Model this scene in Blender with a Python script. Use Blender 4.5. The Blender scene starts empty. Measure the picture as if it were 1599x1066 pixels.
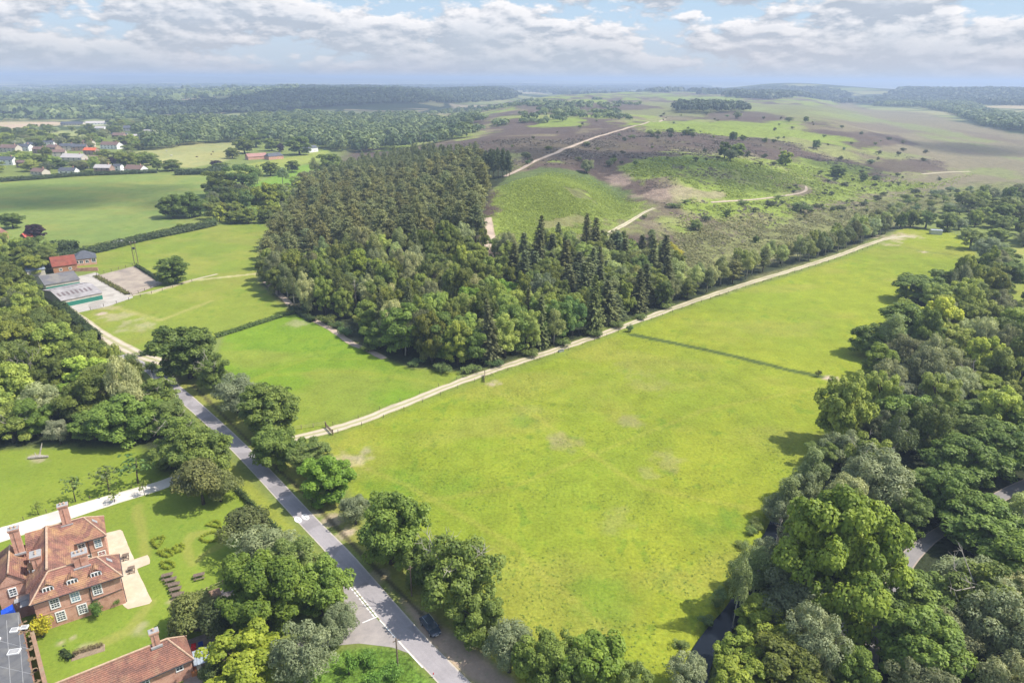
import bpy, math, random
import numpy as np
from math import radians, sin, cos, pi, hypot, atan2

# ------------------------------------------------------------------ camera model
CAMH = 80.0; F = 1066.0; CX = 799.5; CY = 533.0
ROLL = .0060; PITCH = math.atan((533 - 123.5) / F); pc, ps = cos(PITCH), sin(PITCH)
scene = bpy.context.scene
COL = scene.collection
R = random.Random(7)
NR = np.random.default_rng(11)

def gp(px, py, z=0.0):
    """point of the photograph -> place on the plane at height z"""
    px, py = px + ROLL * (py - CY), py - ROLL * (px - CX)
    u = (px - CX) / F; v = (CY - py) / F
    dy = pc + v * ps; dz = -ps + v * pc
    t = (z - CAMH) / dz
    return (u * t, dy * t)

def pj(X, Y, z=0.0):
    f = pc * Y - ps * (z - CAMH); up = ps * Y + pc * (z - CAMH)
    px, py = CX + F * X / f, CY - F * up / f
    return (px - ROLL * (py - CY), py + ROLL * (px - CX), f)

# ------------------------------------------------------------------ noise + polygons (numpy)
def vnoise(x, y, seed=0):
    xi = np.floor(x).astype(np.int64); yi = np.floor(y).astype(np.int64)
    fx = x - xi; fy = y - yi
    fx = fx * fx * (3 - 2 * fx); fy = fy * fy * (3 - 2 * fy)
    def hsh(a, b):
        h = (a * 374761393 + b * 668265263 + seed * 974634777) & 0xFFFFFFFF
        h = ((h ^ (h >> 13)) * 1274126177) & 0xFFFFFFFF
        h = h ^ (h >> 16)
        return (h & 0xFFFF) / 65535.0
    a = hsh(xi, yi); b = hsh(xi + 1, yi); c = hsh(xi, yi + 1); d = hsh(xi + 1, yi + 1)
    return (a + (b - a) * fx) * (1 - fy) + (c + (d - c) * fx) * fy

def fbm(x, y, seed=0, o=4):
    s = 0; a = 0.5; t = 0
    for i in range(o):
        s = s + a * vnoise(x, y, seed + i * 17); t += a
        x = x * 2.03 + 13.7; y = y * 2.03 + 7.1; a *= 0.5
    return s / t

def sst(a, b, x):
    t = np.clip((x - a) / (b - a), 0, 1)
    return t * t * (3 - 2 * t)

def sdpoly(poly, X, Y):
    """signed distance, positive inside"""
    d = np.full(X.shape, 1e18); ins = np.zeros(X.shape, bool)
    n = len(poly)
    for i in range(n):
        x0, y0 = poly[i]; x1, y1 = poly[(i + 1) % n]
        ex, ey = x1 - x0, y1 - y0
        wx, wy = X - x0, Y - y0
        t = np.clip((wx * ex + wy * ey) / (ex * ex + ey * ey + 1e-9), 0, 1)
        d = np.minimum(d, (wx - ex * t) ** 2 + (wy - ey * t) ** 2)
        if y1 != y0:
            c = ((y0 > Y) != (y1 > Y)) & (X < ex * (Y - y0) / (y1 - y0) + x0)
            ins ^= c
    d = np.sqrt(d)
    return np.where(ins, d, -d)

def dline(pts, X, Y):
    d = np.full(X.shape, 1e18)
    for (x0, y0), (x1, y1) in zip(pts[:-1], pts[1:]):
        ex, ey = x1 - x0, y1 - y0
        wx, wy = X - x0, Y - y0
        t = np.clip((wx * ex + wy * ey) / (ex * ex + ey * ey + 1e-9), 0, 1)
        d = np.minimum(d, (wx - ex * t) ** 2 + (wy - ey * t) ** 2)
    return np.sqrt(d)

def inpoly(poly, x, y):
    r = False; n = len(poly)
    for i in range(n):
        x0, y0 = poly[i]; x1, y1 = poly[(i + 1) % n]
        if (y0 > y) != (y1 > y) and x < (x1 - x0) * (y - y0) / (y1 - y0) + x0: r = not r
    return r

# ------------------------------------------------------------------ terrain height
FOOT = [gp(*p) for p in [(398, 430), (440, 474), (560, 520), (640, 548), (760, 548), (900, 517), (1000, 488), (1100, 452), (1250, 397),
        (1340, 352), (1450, 300), (1560, 272), (1500, 235), (1420, 200), (1350, 170), (1300, 158), (1000, 150), (800, 158),
        (700, 180), (640, 205), (560, 235), (500, 270), (450, 325), (398, 385)]]
STREAM = [gp(*p) for p in [(1082, 1090), (1090, 1030), (1118, 985), (1150, 950), (1172, 905), (1192, 860), (1206, 830), (1213, 812)]]
MOUNDS = [(24., 400., 6.5, 38., 34.), (62., 455., -8., 26., 60.), (118., 470., 5., 45., 40.), (170., 560., 4., 60., 40.), (-10., 330., 3, 40., 30.),
          (60., 395., -4, 18, 24)]

def hgt(X, Y):
    X = np.asarray(X, float); Y = np.asarray(Y, float)
    d = sdpoly(FOOT, X, Y)
    S = sst(0, 200, d)
    S2 = sst(10, 120, d)
    h = 24 * S
    h = h + S2 * (5.0 * (fbm(X / 120, Y / 120, 5, 3) - .5) * 2)
    for mx, my, a, sx, sy in MOUNDS:
        h = h + S2 * a * np.exp(-((X - mx) / sx) ** 2 - ((Y - my) / sy) ** 2)
    # far hills
    far = sst(1800, 4000, Y)
    h = h + 46 * (.30 + .9 * fbm(X / 420, Y / 500, 63, 3)) * np.exp(-((Y - 3500) / 650) ** 2) * sst(-2300, -1000, X) * (1 - sst(-150, 120, X))
    h = h + 30 * np.exp(-((Y - 2500) / 420) ** 2) * sst(-1300, -700, X) * (1 - sst(-420, -150, X))
    h = h + 62 * np.exp(-((Y - 4300) / 700) ** 2 - ((X - 1640) / 420) ** 2)
    h = h + 42 * np.exp(-((Y - 3300) / 800) ** 2) * sst(1500, 2300, X)
    h = h + 20 * np.exp(-((Y - 2000) / 420) ** 2) * sst(1250, 1700, X)
    h = h + 88 * np.exp(-((Y - 14000) / 3000) ** 2) * (1 - sst(-8500, -1500, X + 1500 * (fbm(X / 2500, Y / 9000, 3, 3) - .5) * 2)) * (.8 + .4 * fbm(X / 2200, Y / 6000, 9, 3))
    h = h + 62 * np.exp(-((Y - 15000) / 3000) ** 2) * (.35 + .9 * fbm(X / 2600, Y / 7000, 21, 4))
    h = h + far * 26 * (fbm(X / 900, Y / 700, 31, 3) - .45)
    h = np.minimum(h, 98.)
    # stream bed
    ds = dline(STREAM, X, Y)
    h = h - 1.1 * (1 - sst(1.3, 3.0, ds))
    return h

def hz(x, y):
    return float(hgt(np.array([x]), np.array([y]))[0])

_gc = {}
def gph(px, py):
    """photograph point -> (X, Y, Z) on the terrain (first hit of the sight line)"""
    k = (px, py)
    if k in _gc: return _gc[k]
    px, py = px + ROLL * (py - CY), py - ROLL * (px - CX)
    u = (px - CX) / F; v = (CY - py) / F
    dy = pc + v * ps; dz = -ps + v * pc
    t = np.geomspace(70, 40000, 900)
    g = (CAMH + dz * t) - hgt(u * t, dy * t)
    idx = np.where(g < 0)[0]
    i = idx[0] if len(idx) else 899
    a, b = t[max(i - 1, 0)], t[i]
    tt = np.linspace(a, b, 60)
    g = (CAMH + dz * tt) - hgt(u * tt, dy * tt)
    idx = np.where(g < 0)[0]
    j = idx[0] if len(idx) else 59
    T = tt[j]
    x, y = u * T, dy * T
    r = (x, y, hz(x, y))
    _gc[k] = r
    return r

def g2(px, py):
    return gph(px, py)[:2]

# ------------------------------------------------------------------ materials
def nt(name):
    m = bpy.data.materials.new(name); m.use_nodes = True
    n = m.node_tree.nodes; n.clear()
    return m, n, m.node_tree.links

def add(n, t, **kw):
    x = n.new(t)
    for k, v in kw.items(): setattr(x, k, v)
    return x

def mix(n, l, a, b, fac, mode='MIX'):
    x = n.new('ShaderNodeMix'); x.data_type = 'RGBA'; x.blend_type = mode
    for s, v in ((0, fac), (6, a), (7, b)):
        if isinstance(v, (int, float)): x.inputs[s].default_value = v
        elif isinstance(v, tuple): x.inputs[s].default_value = (*v[:3], 1)
        else: l.new(v, x.inputs[s])
    return x.outputs[2]

def math_(n, l, op, a, b=None):
    x = n.new('ShaderNodeMath'); x.operation = op
    for i, v in enumerate((a, b)):
        if v is None: continue
        if isinstance(v, (int, float)): x.inputs[i].default_value = v
        else: l.new(v, x.inputs[i])
    return x.outputs[0]

def rng_(n, l, v, a, b, c, d):
    x = n.new('ShaderNodeMapRange')
    for i, q in enumerate((a, b, c, d)): x.inputs[1 + i].default_value = q
    l.new(v, x.inputs[0])
    return x.outputs[0]

def noise(n, l, co, sc, det=4, rough=.55, dist=0.):
    x = n.new('ShaderNodeTexNoise'); x.inputs['Scale'].default_value = sc
    x.inputs['Detail'].default_value = det; x.inputs['Roughness'].default_value = rough
    x.inputs['Distortion'].default_value = dist
    if co is not None: l.new(co, x.inputs['Vector'])
    return x.outputs[0]

MATS = {}
def mat(name, c1, c2=None, sc=1.5, rough=.85, bump=.0, spec=.3, metal=0., c3=None, sc3=.2, usecol=False):
    """mottled surface: two colours through noise, an optional third in larger blotches"""
    if name in MATS: return MATS[name]
    m, n, l = nt(name)
    out = add(n, 'ShaderNodeOutputMaterial'); b = add(n, 'ShaderNodeBsdfPrincipled')
    tc = add(n, 'ShaderNodeTexCoord').outputs['Object']
    c2 = c2 or tuple(x * .75 for x in c1)
    f = noise(n, l, tc, sc, 5, .65)
    col = mix(n, l, c1, c2, rng_(n, l, f, .35, .65, 0, 1))
    if c3:
        f3 = noise(n, l, tc, sc3, 4, .6, .4)
        col = mix(n, l, col, c3, rng_(n, l, f3, .5, .68, 0, .85))
    if usecol:
        oi = add(n, 'ShaderNodeObjectInfo')
        col = mix(n, l, col, oi.outputs['Color'], 1.0, 'MULTIPLY')
    l.new(col, b.inputs['Base Color'])
    b.inputs['Roughness'].default_value = rough; b.inputs['Metallic'].default_value = metal
    b.inputs['Specular IOR Level'].default_value = spec
    if bump:
        bp = add(n, 'ShaderNodeBump'); bp.inputs['Strength'].default_value = bump; bp.inputs['Distance'].default_value = .1
        l.new(noise(n, l, tc, sc * 3, 4), bp.inputs['Height']); l.new(bp.outputs[0], b.inputs['Normal'])
    l.new(b.outputs[0], out.inputs[0])
    MATS[name] = m
    return m

def leafmat(name, dark, light, trans=.25):
    if name in MATS: return MATS[name]
    m, n, l = nt(name)
    out = add(n, 'ShaderNodeOutputMaterial')
    at = add(n, 'ShaderNodeAttribute', attribute_name='tint')
    oi = add(n, 'ShaderNodeObjectInfo')
    col = mix(n, l, dark, light, at.outputs['Fac'])
    col = mix(n, l, col, oi.outputs['Color'], 1.0, 'MULTIPLY')
    b = add(n, 'ShaderNodeBsdfPrincipled'); b.inputs['Roughness'].default_value = .55
    b.inputs['Specular IOR Level'].default_value = .25
    l.new(col, b.inputs['Base Color'])
    t = add(n, 'ShaderNodeBsdfTranslucent')
    l.new(mix(n, l, col, (1.25, 1.2, .6), 1.0, 'MULTIPLY'), t.inputs[0])
    ms = add(n, 'ShaderNodeMixShader'); ms.inputs[0].default_value = trans
    l.new(b.outputs[0], ms.inputs[1]); l.new(t.outputs[0], ms.inputs[2])
    l.new(ms.outputs[0], out.inputs[0])
    MATS[name] = m
    return m

def tilemat(name, base, dark, lichen, amt=.6):
    m, n, l = nt(name)
    out = add(n, 'ShaderNodeOutputMaterial'); b = add(n, 'ShaderNodeBsdfPrincipled')
    tc = add(n, 'ShaderNodeTexCoord').outputs['Object']
    sp = add(n, 'ShaderNodeSeparateXYZ'); l.new(tc, sp.inputs[0])
    f = noise(n, l, tc, .55, 5, .7)
    col = mix(n, l, base, dark, rng_(n, l, f, .38, .62, 0, 1))
    f2 = noise(n, l, tc, 5., 3, .7)
    col = mix(n, l, col, tuple(x * 1.5 for x in base), rng_(n, l, f2, .5, .75, 0, .7))
    f3 = noise(n, l, tc, .35, 6, .7, .6)
    col = mix(n, l, col, lichen, rng_(n, l, f3, .47, .66, 0, amt))
    # courses of tiles
    w = math_(n, l, 'SINE', math_(n, l, 'MULTIPLY', sp.outputs[2], 2 * pi / .2))
    col = mix(n, l, col, tuple(x * .6 for x in dark), rng_(n, l, w, .6, 1., 0, .35))
    l.new(col, b.inputs['Base Color']); b.inputs['Roughness'].default_value = .9
    b.inputs['Specular IOR Level'].default_value = .2
    bp = add(n, 'ShaderNodeBump'); bp.inputs['Strength'].default_value = .6; bp.inputs['Distance'].default_value = .06
    l.new(math_(n, l, 'ADD', w, math_(n, l, 'MULTIPLY', f2, 3.)), bp.inputs['Height']); l.new(bp.outputs[0], b.inputs['Normal'])
    l.new(b.outputs[0], out.inputs[0])
    MATS[name] = m
    return m

def brickmat(name, c1, c2, mortar):
    m, n, l = nt(name)
    out = add(n, 'ShaderNodeOutputMaterial'); b = add(n, 'ShaderNodeBsdfPrincipled')
    tc = add(n, 'ShaderNodeTexCoord').outputs['Object']
    sp = add(n, 'ShaderNodeSeparateXYZ'); l.new(tc, sp.inputs[0])
    cb = add(n, 'ShaderNodeCombineXYZ')
    l.new(math_(n, l, 'ADD', sp.outputs[0], sp.outputs[1]), cb.inputs[0]); l.new(sp.outputs[2], cb.inputs[1])
    br = add(n, 'ShaderNodeTexBrick'); l.new(cb.outputs[0], br.inputs['Vector'])
    br.inputs['Color1'].default_value = (*c1, 1); br.inputs['Color2'].default_value = (*c2, 1); br.inputs['Mortar'].default_value = (*mortar, 1)
    br.inputs['Scale'].default_value = 1.; br.inputs['Brick Width'].default_value = .24; br.inputs['Row Height'].default_value = .085
    br.inputs['Mortar Size'].default_value = .012
    f = noise(n, l, tc, .8, 5, .65)
    col = mix(n, l, br.outputs[0], tuple(x * .6 for x in c2), rng_(n, l, f, .45, .7, 0, .7))
    l.new(col, b.inputs['Base Color']); b.inputs['Roughness'].default_value = .9
    b.inputs['Specular IOR Level'].default_value = .2
    l.new(b.outputs[0], out.inputs[0])
    MATS[name] = m
    return m

BRICK = brickmat('brick', (.56, .265, .18), (.45, .195, .13), (.58, .46, .37))
TILE = tilemat('clay_tile', (.285, .135, .10), (.15, .082, .068), (.47, .29, .14), .75)
TILE2 = tilemat('clay_tile_plain', (.29, .135, .095), (.155, .085, .07), (.36, .24, .15), .5)
REDTILE = tilemat('red_tile', (.26, .075, .05), (.16, .05, .04), (.25, .13, .08), .3)
SLATE = mat('slate', (.10, .105, .12), (.06, .065, .08), 1.2, .7)
WHITE = mat('white_paint', (.8, .79, .77), (.7, .69, .67), 2., .6)
GLASS = mat('window_glass', (.03, .04, .05), (.06, .08, .10), .7, .08, spec=.6)
LEAD = mat('lead_flashing', (.34, .33, .32), (.25, .25, .26), 2., .6)
FELT = mat('roof_felt', (.12, .12, .125), (.08, .08, .085), .5, .95, c3=(.17, .165, .155), sc3=.25)
CEMENTROOF = mat('cement_sheet', (.34, .315, .31), (.24, .22, .22), .6, .9, c3=(.20, .185, .18), sc3=.18)
GREENWALL = mat('green_boarding', (.03, .20, .14), (.02, .14, .10), 2., .7)
CREAM = mat('cream_render', (.55, .5, .42), (.45, .41, .34), 1., .9)
WOOD = mat('weathered_wood', (.20, .15, .11), (.11, .08, .06), 3., .9)
POSTW = mat('post_wood', (.16, .12, .09), (.09, .07, .055), 3., .9)
PALEWOOD = mat('pale_timber', (.42, .34, .22), (.3, .24, .15), 3., .9)
BARK = mat('bark', (.10, .08, .062), (.05, .042, .034), 3., .95)
PINEBARK = mat('pine_bark', (.21, .12, .08), (.10, .07, .055), 2., .95)
BIRCHBARK = mat('birch_bark', (.55, .52, .48), (.25, .23, .21), 3., .85)
DEADWOOD = mat('dead_wood', (.40, .36, .30), (.25, .22, .18), 3., .9)
STEEL = mat('galvanised', (.5, .52, .54), (.38, .4, .42), 1.5, .45, metal=.6)
BLACK = mat('black_rubber', (.02, .02, .02), (.03, .03, .03), 5, .8)
DARKM = mat('dark_metal', (.06, .06, .065), (.04, .04, .045), 4, .6)

# ------------------------------------------------------------------ mesh helpers
def mesh_np(name, V, faces4=None, faces3=None, tint=None, mat_=None, smooth=False):
    """fast mesh from numpy arrays"""
    V = np.asarray(V, np.float32)
    me = bpy.data.meshes.new(name)
    me.vertices.add(len(V)); me.vertices.foreach_set('co', V.ravel())
    loops = []; starts = []; n0 = 0
    if faces4 is not None and len(faces4):
        f = np.asarray(faces4, np.int32); loops.append(f.ravel()); starts.append(np.arange(len(f)) * 4); n0 = f.size
    if faces3 is not None and len(faces3):
        f = np.asarray(faces3, np.int32); loops.append(f.ravel()); starts.append(n0 + np.arange(len(f)) * 3)
    L = np.concatenate(loops); S = np.concatenate(starts)
    me.loops.add(len(L)); me.loops.foreach_set('vertex_index', L)
    me.polygons.add(len(S)); me.polygons.foreach_set('loop_start', S.astype(np.int32))
    if smooth: me.polygons.foreach_set('use_smooth', np.ones(len(S), bool))
    if tint is not None:
        a = me.attributes.new('tint', 'FLOAT', 'POINT'); a.data.foreach_set('value', np.asarray(tint, np.float32))
    me.update(calc_edges=True); me.validate()
    if mat_: me.materials.append(mat_)
    return me

class MB:
    """collects boxes, prisms and tubes in world coordinates, built as ONE mesh"""
    def __init__(s): s.v = []; s.f = []
    def face(s, pts):
        i = len(s.v); s.v += [tuple(p) for p in pts]; s.f.append(tuple(range(i, i + len(pts))))
    def hexa(s, p):  # 8 points: bottom 4 ccw, top 4 ccw
        i = len(s.v); s.v += [tuple(q) for q in p]
        for f in ((3, 2, 1, 0), (4, 5, 6, 7), (0, 1, 5, 4), (1, 2, 6, 5), (2, 3, 7, 6), (3, 0, 4, 7)):
            s.f.append(tuple(i + k for k in f))
    def box(s, fr, a0, a1, b0, b1, z0, z1):
        s.hexa([fr(a0, b0, z0), fr(a1, b0, z0), fr(a1, b1, z0), fr(a0, b1, z0), fr(a0, b0, z1), fr(a1, b0, z1), fr(a1, b1, z1), fr(a0, b1, z1)])
    def tube(s, pts, rad, n=6, cap=True):
        rings = []
        for k, p in enumerate(pts):
            p = np.array(p, float)
            q0 = np.array(pts[max(k - 1, 0)], float); q1 = np.array(pts[min(k + 1, len(pts) - 1)], float)
            d = q1 - q0; d /= (np.linalg.norm(d) + 1e-9)
            up = np.array((0, 0, 1.)) if abs(d[2]) < .9 else np.array((1., 0, 0))
            e = np.cross(d, up); e /= np.linalg.norm(e); g = np.cross(e, d)
            r = rad[k] if hasattr(rad, '__len__') else rad
            i = len(s.v)
            for j in range(n):
                t = 2 * pi * j / n
                s.v.append(tuple(p + r * (cos(t) * e + sin(t) * g)))
            rings.append(i)
        for a, b in zip(rings[:-1], rings[1:]):
            for j in range(n):
                s.f.append((a + j, a + (j + 1) % n, b + (j + 1) % n, b + j))
        if cap:
            s.f.append(tuple(rings[0] + j for j in reversed(range(n)))); s.f.append(tuple(rings[-1] + j for j in range(n)))
    def bar(s, p, q, w, h=None):
        s.tube([p, q], w / 2, 4)
    def mesh(s, name, m, off=(0, 0, 0)):
        me = bpy.data.meshes.new(name)
        me.from_pydata([(x - off[0], y - off[1], z - off[2]) for x, y, z in s.v], [], s.f)
        me.update()
        if m: me.materials.append(m)
        return me
    def build(s, name, m, parent=None, smooth=False):
        off = world_loc(parent) if parent else (0, 0, 0)
        me = s.mesh(name, m, off)
        if smooth:
            me.polygons.foreach_set('use_smooth', [True] * len(me.polygons))
        return link(name, me, parent)
    def build_split(s, name, m, parent=None):
        """every loose piece becomes a mesh of its own"""
        par = list(range(len(s.v)))
        def fd(i):
            while par[i] != i: par[i] = par[par[i]]; i = par[i]
            return i
        for f in s.f:
            for k in f[1:]: par[fd(k)] = fd(f[0])
        gr = {}
        for f in s.f: gr.setdefault(fd(f[0]), []).append(f)
        for fs in gr.values():
            b = MB(); mp = {}
            for f in fs:
                for k in f:
                    if k not in mp: mp[k] = len(b.v); b.v.append(s.v[k])
                b.f.append(tuple(mp[k] for k in f))
            b.build(name, m, parent)
    def build_at(s, name, m, loc):
        o = link(name, s.mesh(name, m, loc)); o.location = loc
        return o

def world_loc(o):
    x = np.zeros(3)
    while o is not None:
        x += np.array(o.location); o = o.parent
    return tuple(x)

def link(name, me, parent=None):
    o = bpy.data.objects.new(name, me); COL.objects.link(o)
    if parent: o.parent = parent
    return o

def tag(o, label, cat, group=None, kind=None):
    o['label'] = label
    if cat: o['category'] = cat
    if group: o['group'] = group
    if kind: o['kind'] = kind
    return o

def empty(name, loc, label, cat, group=None):
    o = bpy.data.objects.new(name, None); COL.objects.link(o); o.location = loc; o.empty_display_size = .5
    return tag(o, label, cat, group)

def frame(o, ang=None, e1=None):
    """local frame: a along e1, b to its left, z up"""
    if e1 is None: e1 = (cos(ang), sin(ang))
    e2 = (-e1[1], e1[0])
    z0 = o[2] if len(o) > 2 else 0
    return lambda a, b, z: (o[0] + a * e1[0] + b * e2[0], o[1] + a * e1[1] + b * e2[1], z0 + z)
# ------------------------------------------------------------------ the ground: one gridded sheet, split by land cover
MEADOW = (.190, .224, .021); FIELD = (.135, .210, .018); PADD = (.168, .208, .030); LAWN = (.170, .220, .028); VERGE = (.20, .205, .045)
FARF = (.160, .205, .050); BRACK = (.172, .215, .036); BRACKD = (.085, .125, .03); HEATHER = (.088, .063, .050); HEATHD = (.058, .048, .040)
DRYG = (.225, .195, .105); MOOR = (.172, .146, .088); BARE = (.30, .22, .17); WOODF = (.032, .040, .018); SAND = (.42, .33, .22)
GROUNDC = (.15, .18, .045)

ys = np.concatenate([np.linspace(-120, 50, 12)[:-1], 50 * np.power(30000 / 50, np.linspace(0, 1, 1130))])
ss = np.linspace(-1, 1, 600)
ss = ss * (0.55 + .45 * ss * ss) * 1.12
half = np.where(ys < 55, 95., 1.05 * (ys + 35))
GX = ss[None, :] * half[:, None]; GY = np.repeat(ys[:, None], len(ss), 1)
GZ = hgt(GX, GY)
X, Y = GX.ravel(), GY.ravel()
cov = np.empty((len(X), 3)); cov[:] = GROUNDC
cls = np.zeros(len(X), np.int8); tuft = np.full(len(X), .5)

def lerp(m, c):
    cov[:] = cov * (1 - m[:, None]) + np.array(c)[None, :] * m[:, None]

def paint(poly, c, soft=1.5, k=None, tf=None, wob=0., wsc=12., dens=1., world=False):
    P = poly if world else [g2(*p) for p in poly]
    a = np.array(P); pad = soft + wob + 1
    w = np.where((X > a[:, 0].min() - pad) & (X < a[:, 0].max() + pad) & (Y > a[:, 1].min() - pad) & (Y < a[:, 1].max() + pad))[0]
    if not len(w): return
    d = sdpoly(P, X[w], Y[w])
    if wob: d = d + wob * ((fbm(X[w] / wsc, Y[w] / wsc, len(P) * 7 + int(abs(a[0, 0])) % 97, 4) - .5) * 2 + (.9 * (fbm(X[w] / 4.5, Y[w] / 4.5, 15, 3) - .5) * 2 if wsc > 8 else 0))
    m = sst(-soft, soft, d) * dens
    cov[w] = cov[w] * (1 - m[:, None]) + np.array(c)[None, :] * m[:, None]
    if k is not None: cls[w[d > 0]] = k
    if tf is not None: tuft[w[d > 0]] = tf

def paintline(pts, w0, c, soft=1., dens=1., wob=0.):
    P = [g2(*p) for p in pts]
    a = np.array(P); pad = w0 + soft + wob
    w = np.where((X > a[:, 0].min() - pad) & (X < a[:, 0].max() + pad) & (Y > a[:, 1].min() - pad) & (Y < a[:, 1].max() + pad))[0]
    d = dline(P, X[w], Y[w])
    if wob: d = d + wob * (fbm(X[w] / 4, Y[w] / 4, 3, 3) - .5) * 2
    m = (1 - sst(w0, w0 + soft, d)) * dens
    cov[w] = cov[w] * (1 - m[:, None]) + np.array(c)[None, :] * m[:, None]

# distant countryside: patchwork of woods, pasture and stubble
def farland():
    wx = X + 120 * (fbm(X / 400, Y / 400, 51, 3) - .5) * 2; wy = Y + 120 * (fbm(X / 400, Y / 400, 61, 3) - .5) * 2
    cx = np.floor(wx / 210); cy = np.floor(wy / 260)
    r = vnoise(cx * 7.3 + .5, cy * 5.1 + .5, 77); r2 = vnoise(cx * 3.7 + .2, cy * 9.1 + .3, 87)
    base = np.array([.16, .19, .06]) * (1 - r[:, None]) + np.array([.26, .235, .11]) * r[:, None]
    base = np.where((r2 > .8)[:, None], np.array([.36, .29, .17])[None], base)
    wood = sst(.47, .55, fbm(X / 520, Y / 420, 91, 4))
    hedge = np.minimum(np.abs(wx / 210 - np.round(wx / 210)) * 210, np.abs(wy / 260 - np.round(wy / 260)) * 260)
    wood = np.maximum(wood, 1 - sst(6, 16, hedge))
    c = base * (1 - wood[:, None]) + np.array([.03, .045, .018])[None] * wood[:, None]
    m = sst(900, 1300, Y)
    pale = sst(.56, .64, fbm(X / 1500, Y / 900, 191, 4)) * sst(4000, 6500, Y)
    c = c * (1 - pale[:, None]) + np.array([.36, .33, .2])[None] * pale[:, None]
    cov[:] = cov * (1 - m[:, None]) + c * m[:, None]
farland()

# the heath on the hill
dfoot = sdpoly(FOOT, X, Y)
nA = fbm(X / 70, Y / 110, 101, 4); nB = fbm(X / 28, Y / 34, 111, 4); nC = fbm(X / 9, Y / 9, 121, 3)
hm = sst(-25, 10, dfoot + 16 * (nB - .5))
pat = sst(.46, .56, nA + .35 * (nB - .5))
hc = np.array(HEATHER)[None] * (1 - pat[:, None]) + np.array(BRACK)[None] * pat[:, None]
dry = sst(.52, .64, fbm(X / 50, Y / 70, 131, 4)) * .5
hc = hc * (1 - dry[:, None]) + np.array(DRYG)[None] * dry[:, None]
cov[:] = cov * (1 - hm[:, None]) + hc * hm[:, None]
cls[dfoot > 0] = 4; tuft[dfoot > -20] = 1.3
# beyond and to the right: flat brown moor
paint([(1060, 470), (1240, 405), (1390, 355), (1440, 300), (1599, 290), (1700, 300), (1700, 225), (1560, 205), (1440, 176), (1340, 170), (1330, 158), (1250, 170), (1330, 215), (1420, 262), (1340, 300), (1200, 360), (1050, 410)], MOOR, 14, 5, 1.2, 22, 40)
paint([(1050, 470), (1240, 405), (1390, 355), (1480, 330), (1620, 330), (1620, 280), (1430, 300), (1340, 320), (1200, 345), (1080, 360), (1000, 400)], (.150, .152, .056), 14, 4, 2.2, 25, 26)
paint([(820, 164), (1050, 160), (1250, 164), (1330, 172), (1380, 190), (1250, 190), (1050, 182), (850, 178)], (.155, .158, .062), 30, 4, 1.2, 40, 90)
# heather and bracken blocks
for P in [[(700, 222), (850, 214), (985, 196), (1010, 205), (1100, 215), (1060, 232), (1000, 246), (860, 250), (830, 262), (800, 268), (810, 240), (700, 236)],
          [(1030, 205), (1180, 215), (1260, 232), (1265, 246), (1170, 236), (1080, 232)],
          [(1100, 178), (1180, 174), (1240, 184), (1190, 192), (1110, 190)], [(1180, 200), (1300, 204), (1320, 212), (1230, 214)],
          [(1290, 212), (1400, 210), (1440, 228), (1340, 232)], [(1290, 262), (1390, 248), (1475, 252), (1470, 268), (1330, 268)],
          [(1220, 248), (1330, 252), (1360, 268), (1290, 270)], [(560, 238), (700, 226), (790, 232), (640, 246)],
          [(620, 184), (760, 186), (780, 196), (650, 194)], [(790, 168), (1000, 162), (1040, 170), (830, 176)]]:
    paint(P, HEATHER, 5, 4, 1.2, 12, 24, .92)
for P in [[(760, 300), (860, 272), (930, 285), (1000, 318), (1020, 330), (960, 352), (880, 385), (800, 400), (765, 380), (775, 330)],
          [(960, 262), (1010, 246), (1180, 252), (1230, 268), (1160, 280), (1000, 284)],
          [(1060, 305), (1190, 310), (1330, 300), (1330, 312), (1200, 330), (1080, 335)],
          [(1240, 244), (1370, 262), (1330, 280), (1240, 262)], [(1300, 272), (1440, 290), (1545, 262), (1470, 282), (1400, 300), (1290, 306)],
          [(1000, 194), (1180, 196), (1330, 216), (1340, 222), (1150, 214), (1010, 204)]]:
    paint(P, BRACK, 4, 4, 1.6, 9, 14, .9)
for P in [[(760, 280), (850, 262), (930, 275), (1000, 310), (980, 316), (880, 284), (790, 296)], [(1010, 246), (1120, 246), (1140, 262), (1020, 262)]]:
    paint(P, BRACKD, 4, 4, 1.5, 6, 10, .8)
for P, c in [([(880, 292), (915, 298), (925, 312), (895, 310)], HEATHER), ([(840, 345), (900, 335), (925, 345), (880, 356), (845, 358)], (.16, .12, .075)),
          ([(985, 308), (1050, 292), (1130, 300), (1135, 314), (1030, 314)], BARE), ([(1120, 345), (1180, 330), (1230, 345), (1150, 356)], (.2, .15, .1)),
          ([(945, 272), (985, 272), (985, 292), (950, 290)], BARE), ([(1110, 262), (1200, 270), (1190, 290), (1110, 285)], (.15, .145, .06))]:
    paint(P, c, 3, 4, 1.3, 7, 9, .55)

for P in [[(1420, 205), (1500, 218), (1599, 246), (1599, 252), (1480, 228)], [(1350, 182), (1440, 196), (1560, 222), (1540, 224), (1420, 202)], [(1250, 176), (1340, 178), (1390, 190), (1330, 190)], [(1480, 262), (1560, 262), (1600, 272), (1600, 280), (1520, 272)], [(1100, 164), (1200, 168), (1240, 174), (1150, 172)], [(1330, 235), (1420, 240), (1450, 246), (1380, 247)]]:
    paint(P, (.17, .19, .065), 6, None, None, 14, 26, .75)
for P in [[(1440, 215), (1520, 226), (1599, 240), (1599, 246), (1500, 240)], [(1290, 186), (1380, 194), (1440, 206), (1360, 204)], [(1480, 200), (1560, 212), (1600, 222), (1600, 228), (1530, 216)]]:
    paint(P, (.135, .105, .075), 6, None, None, 16, 26, .7)
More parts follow.
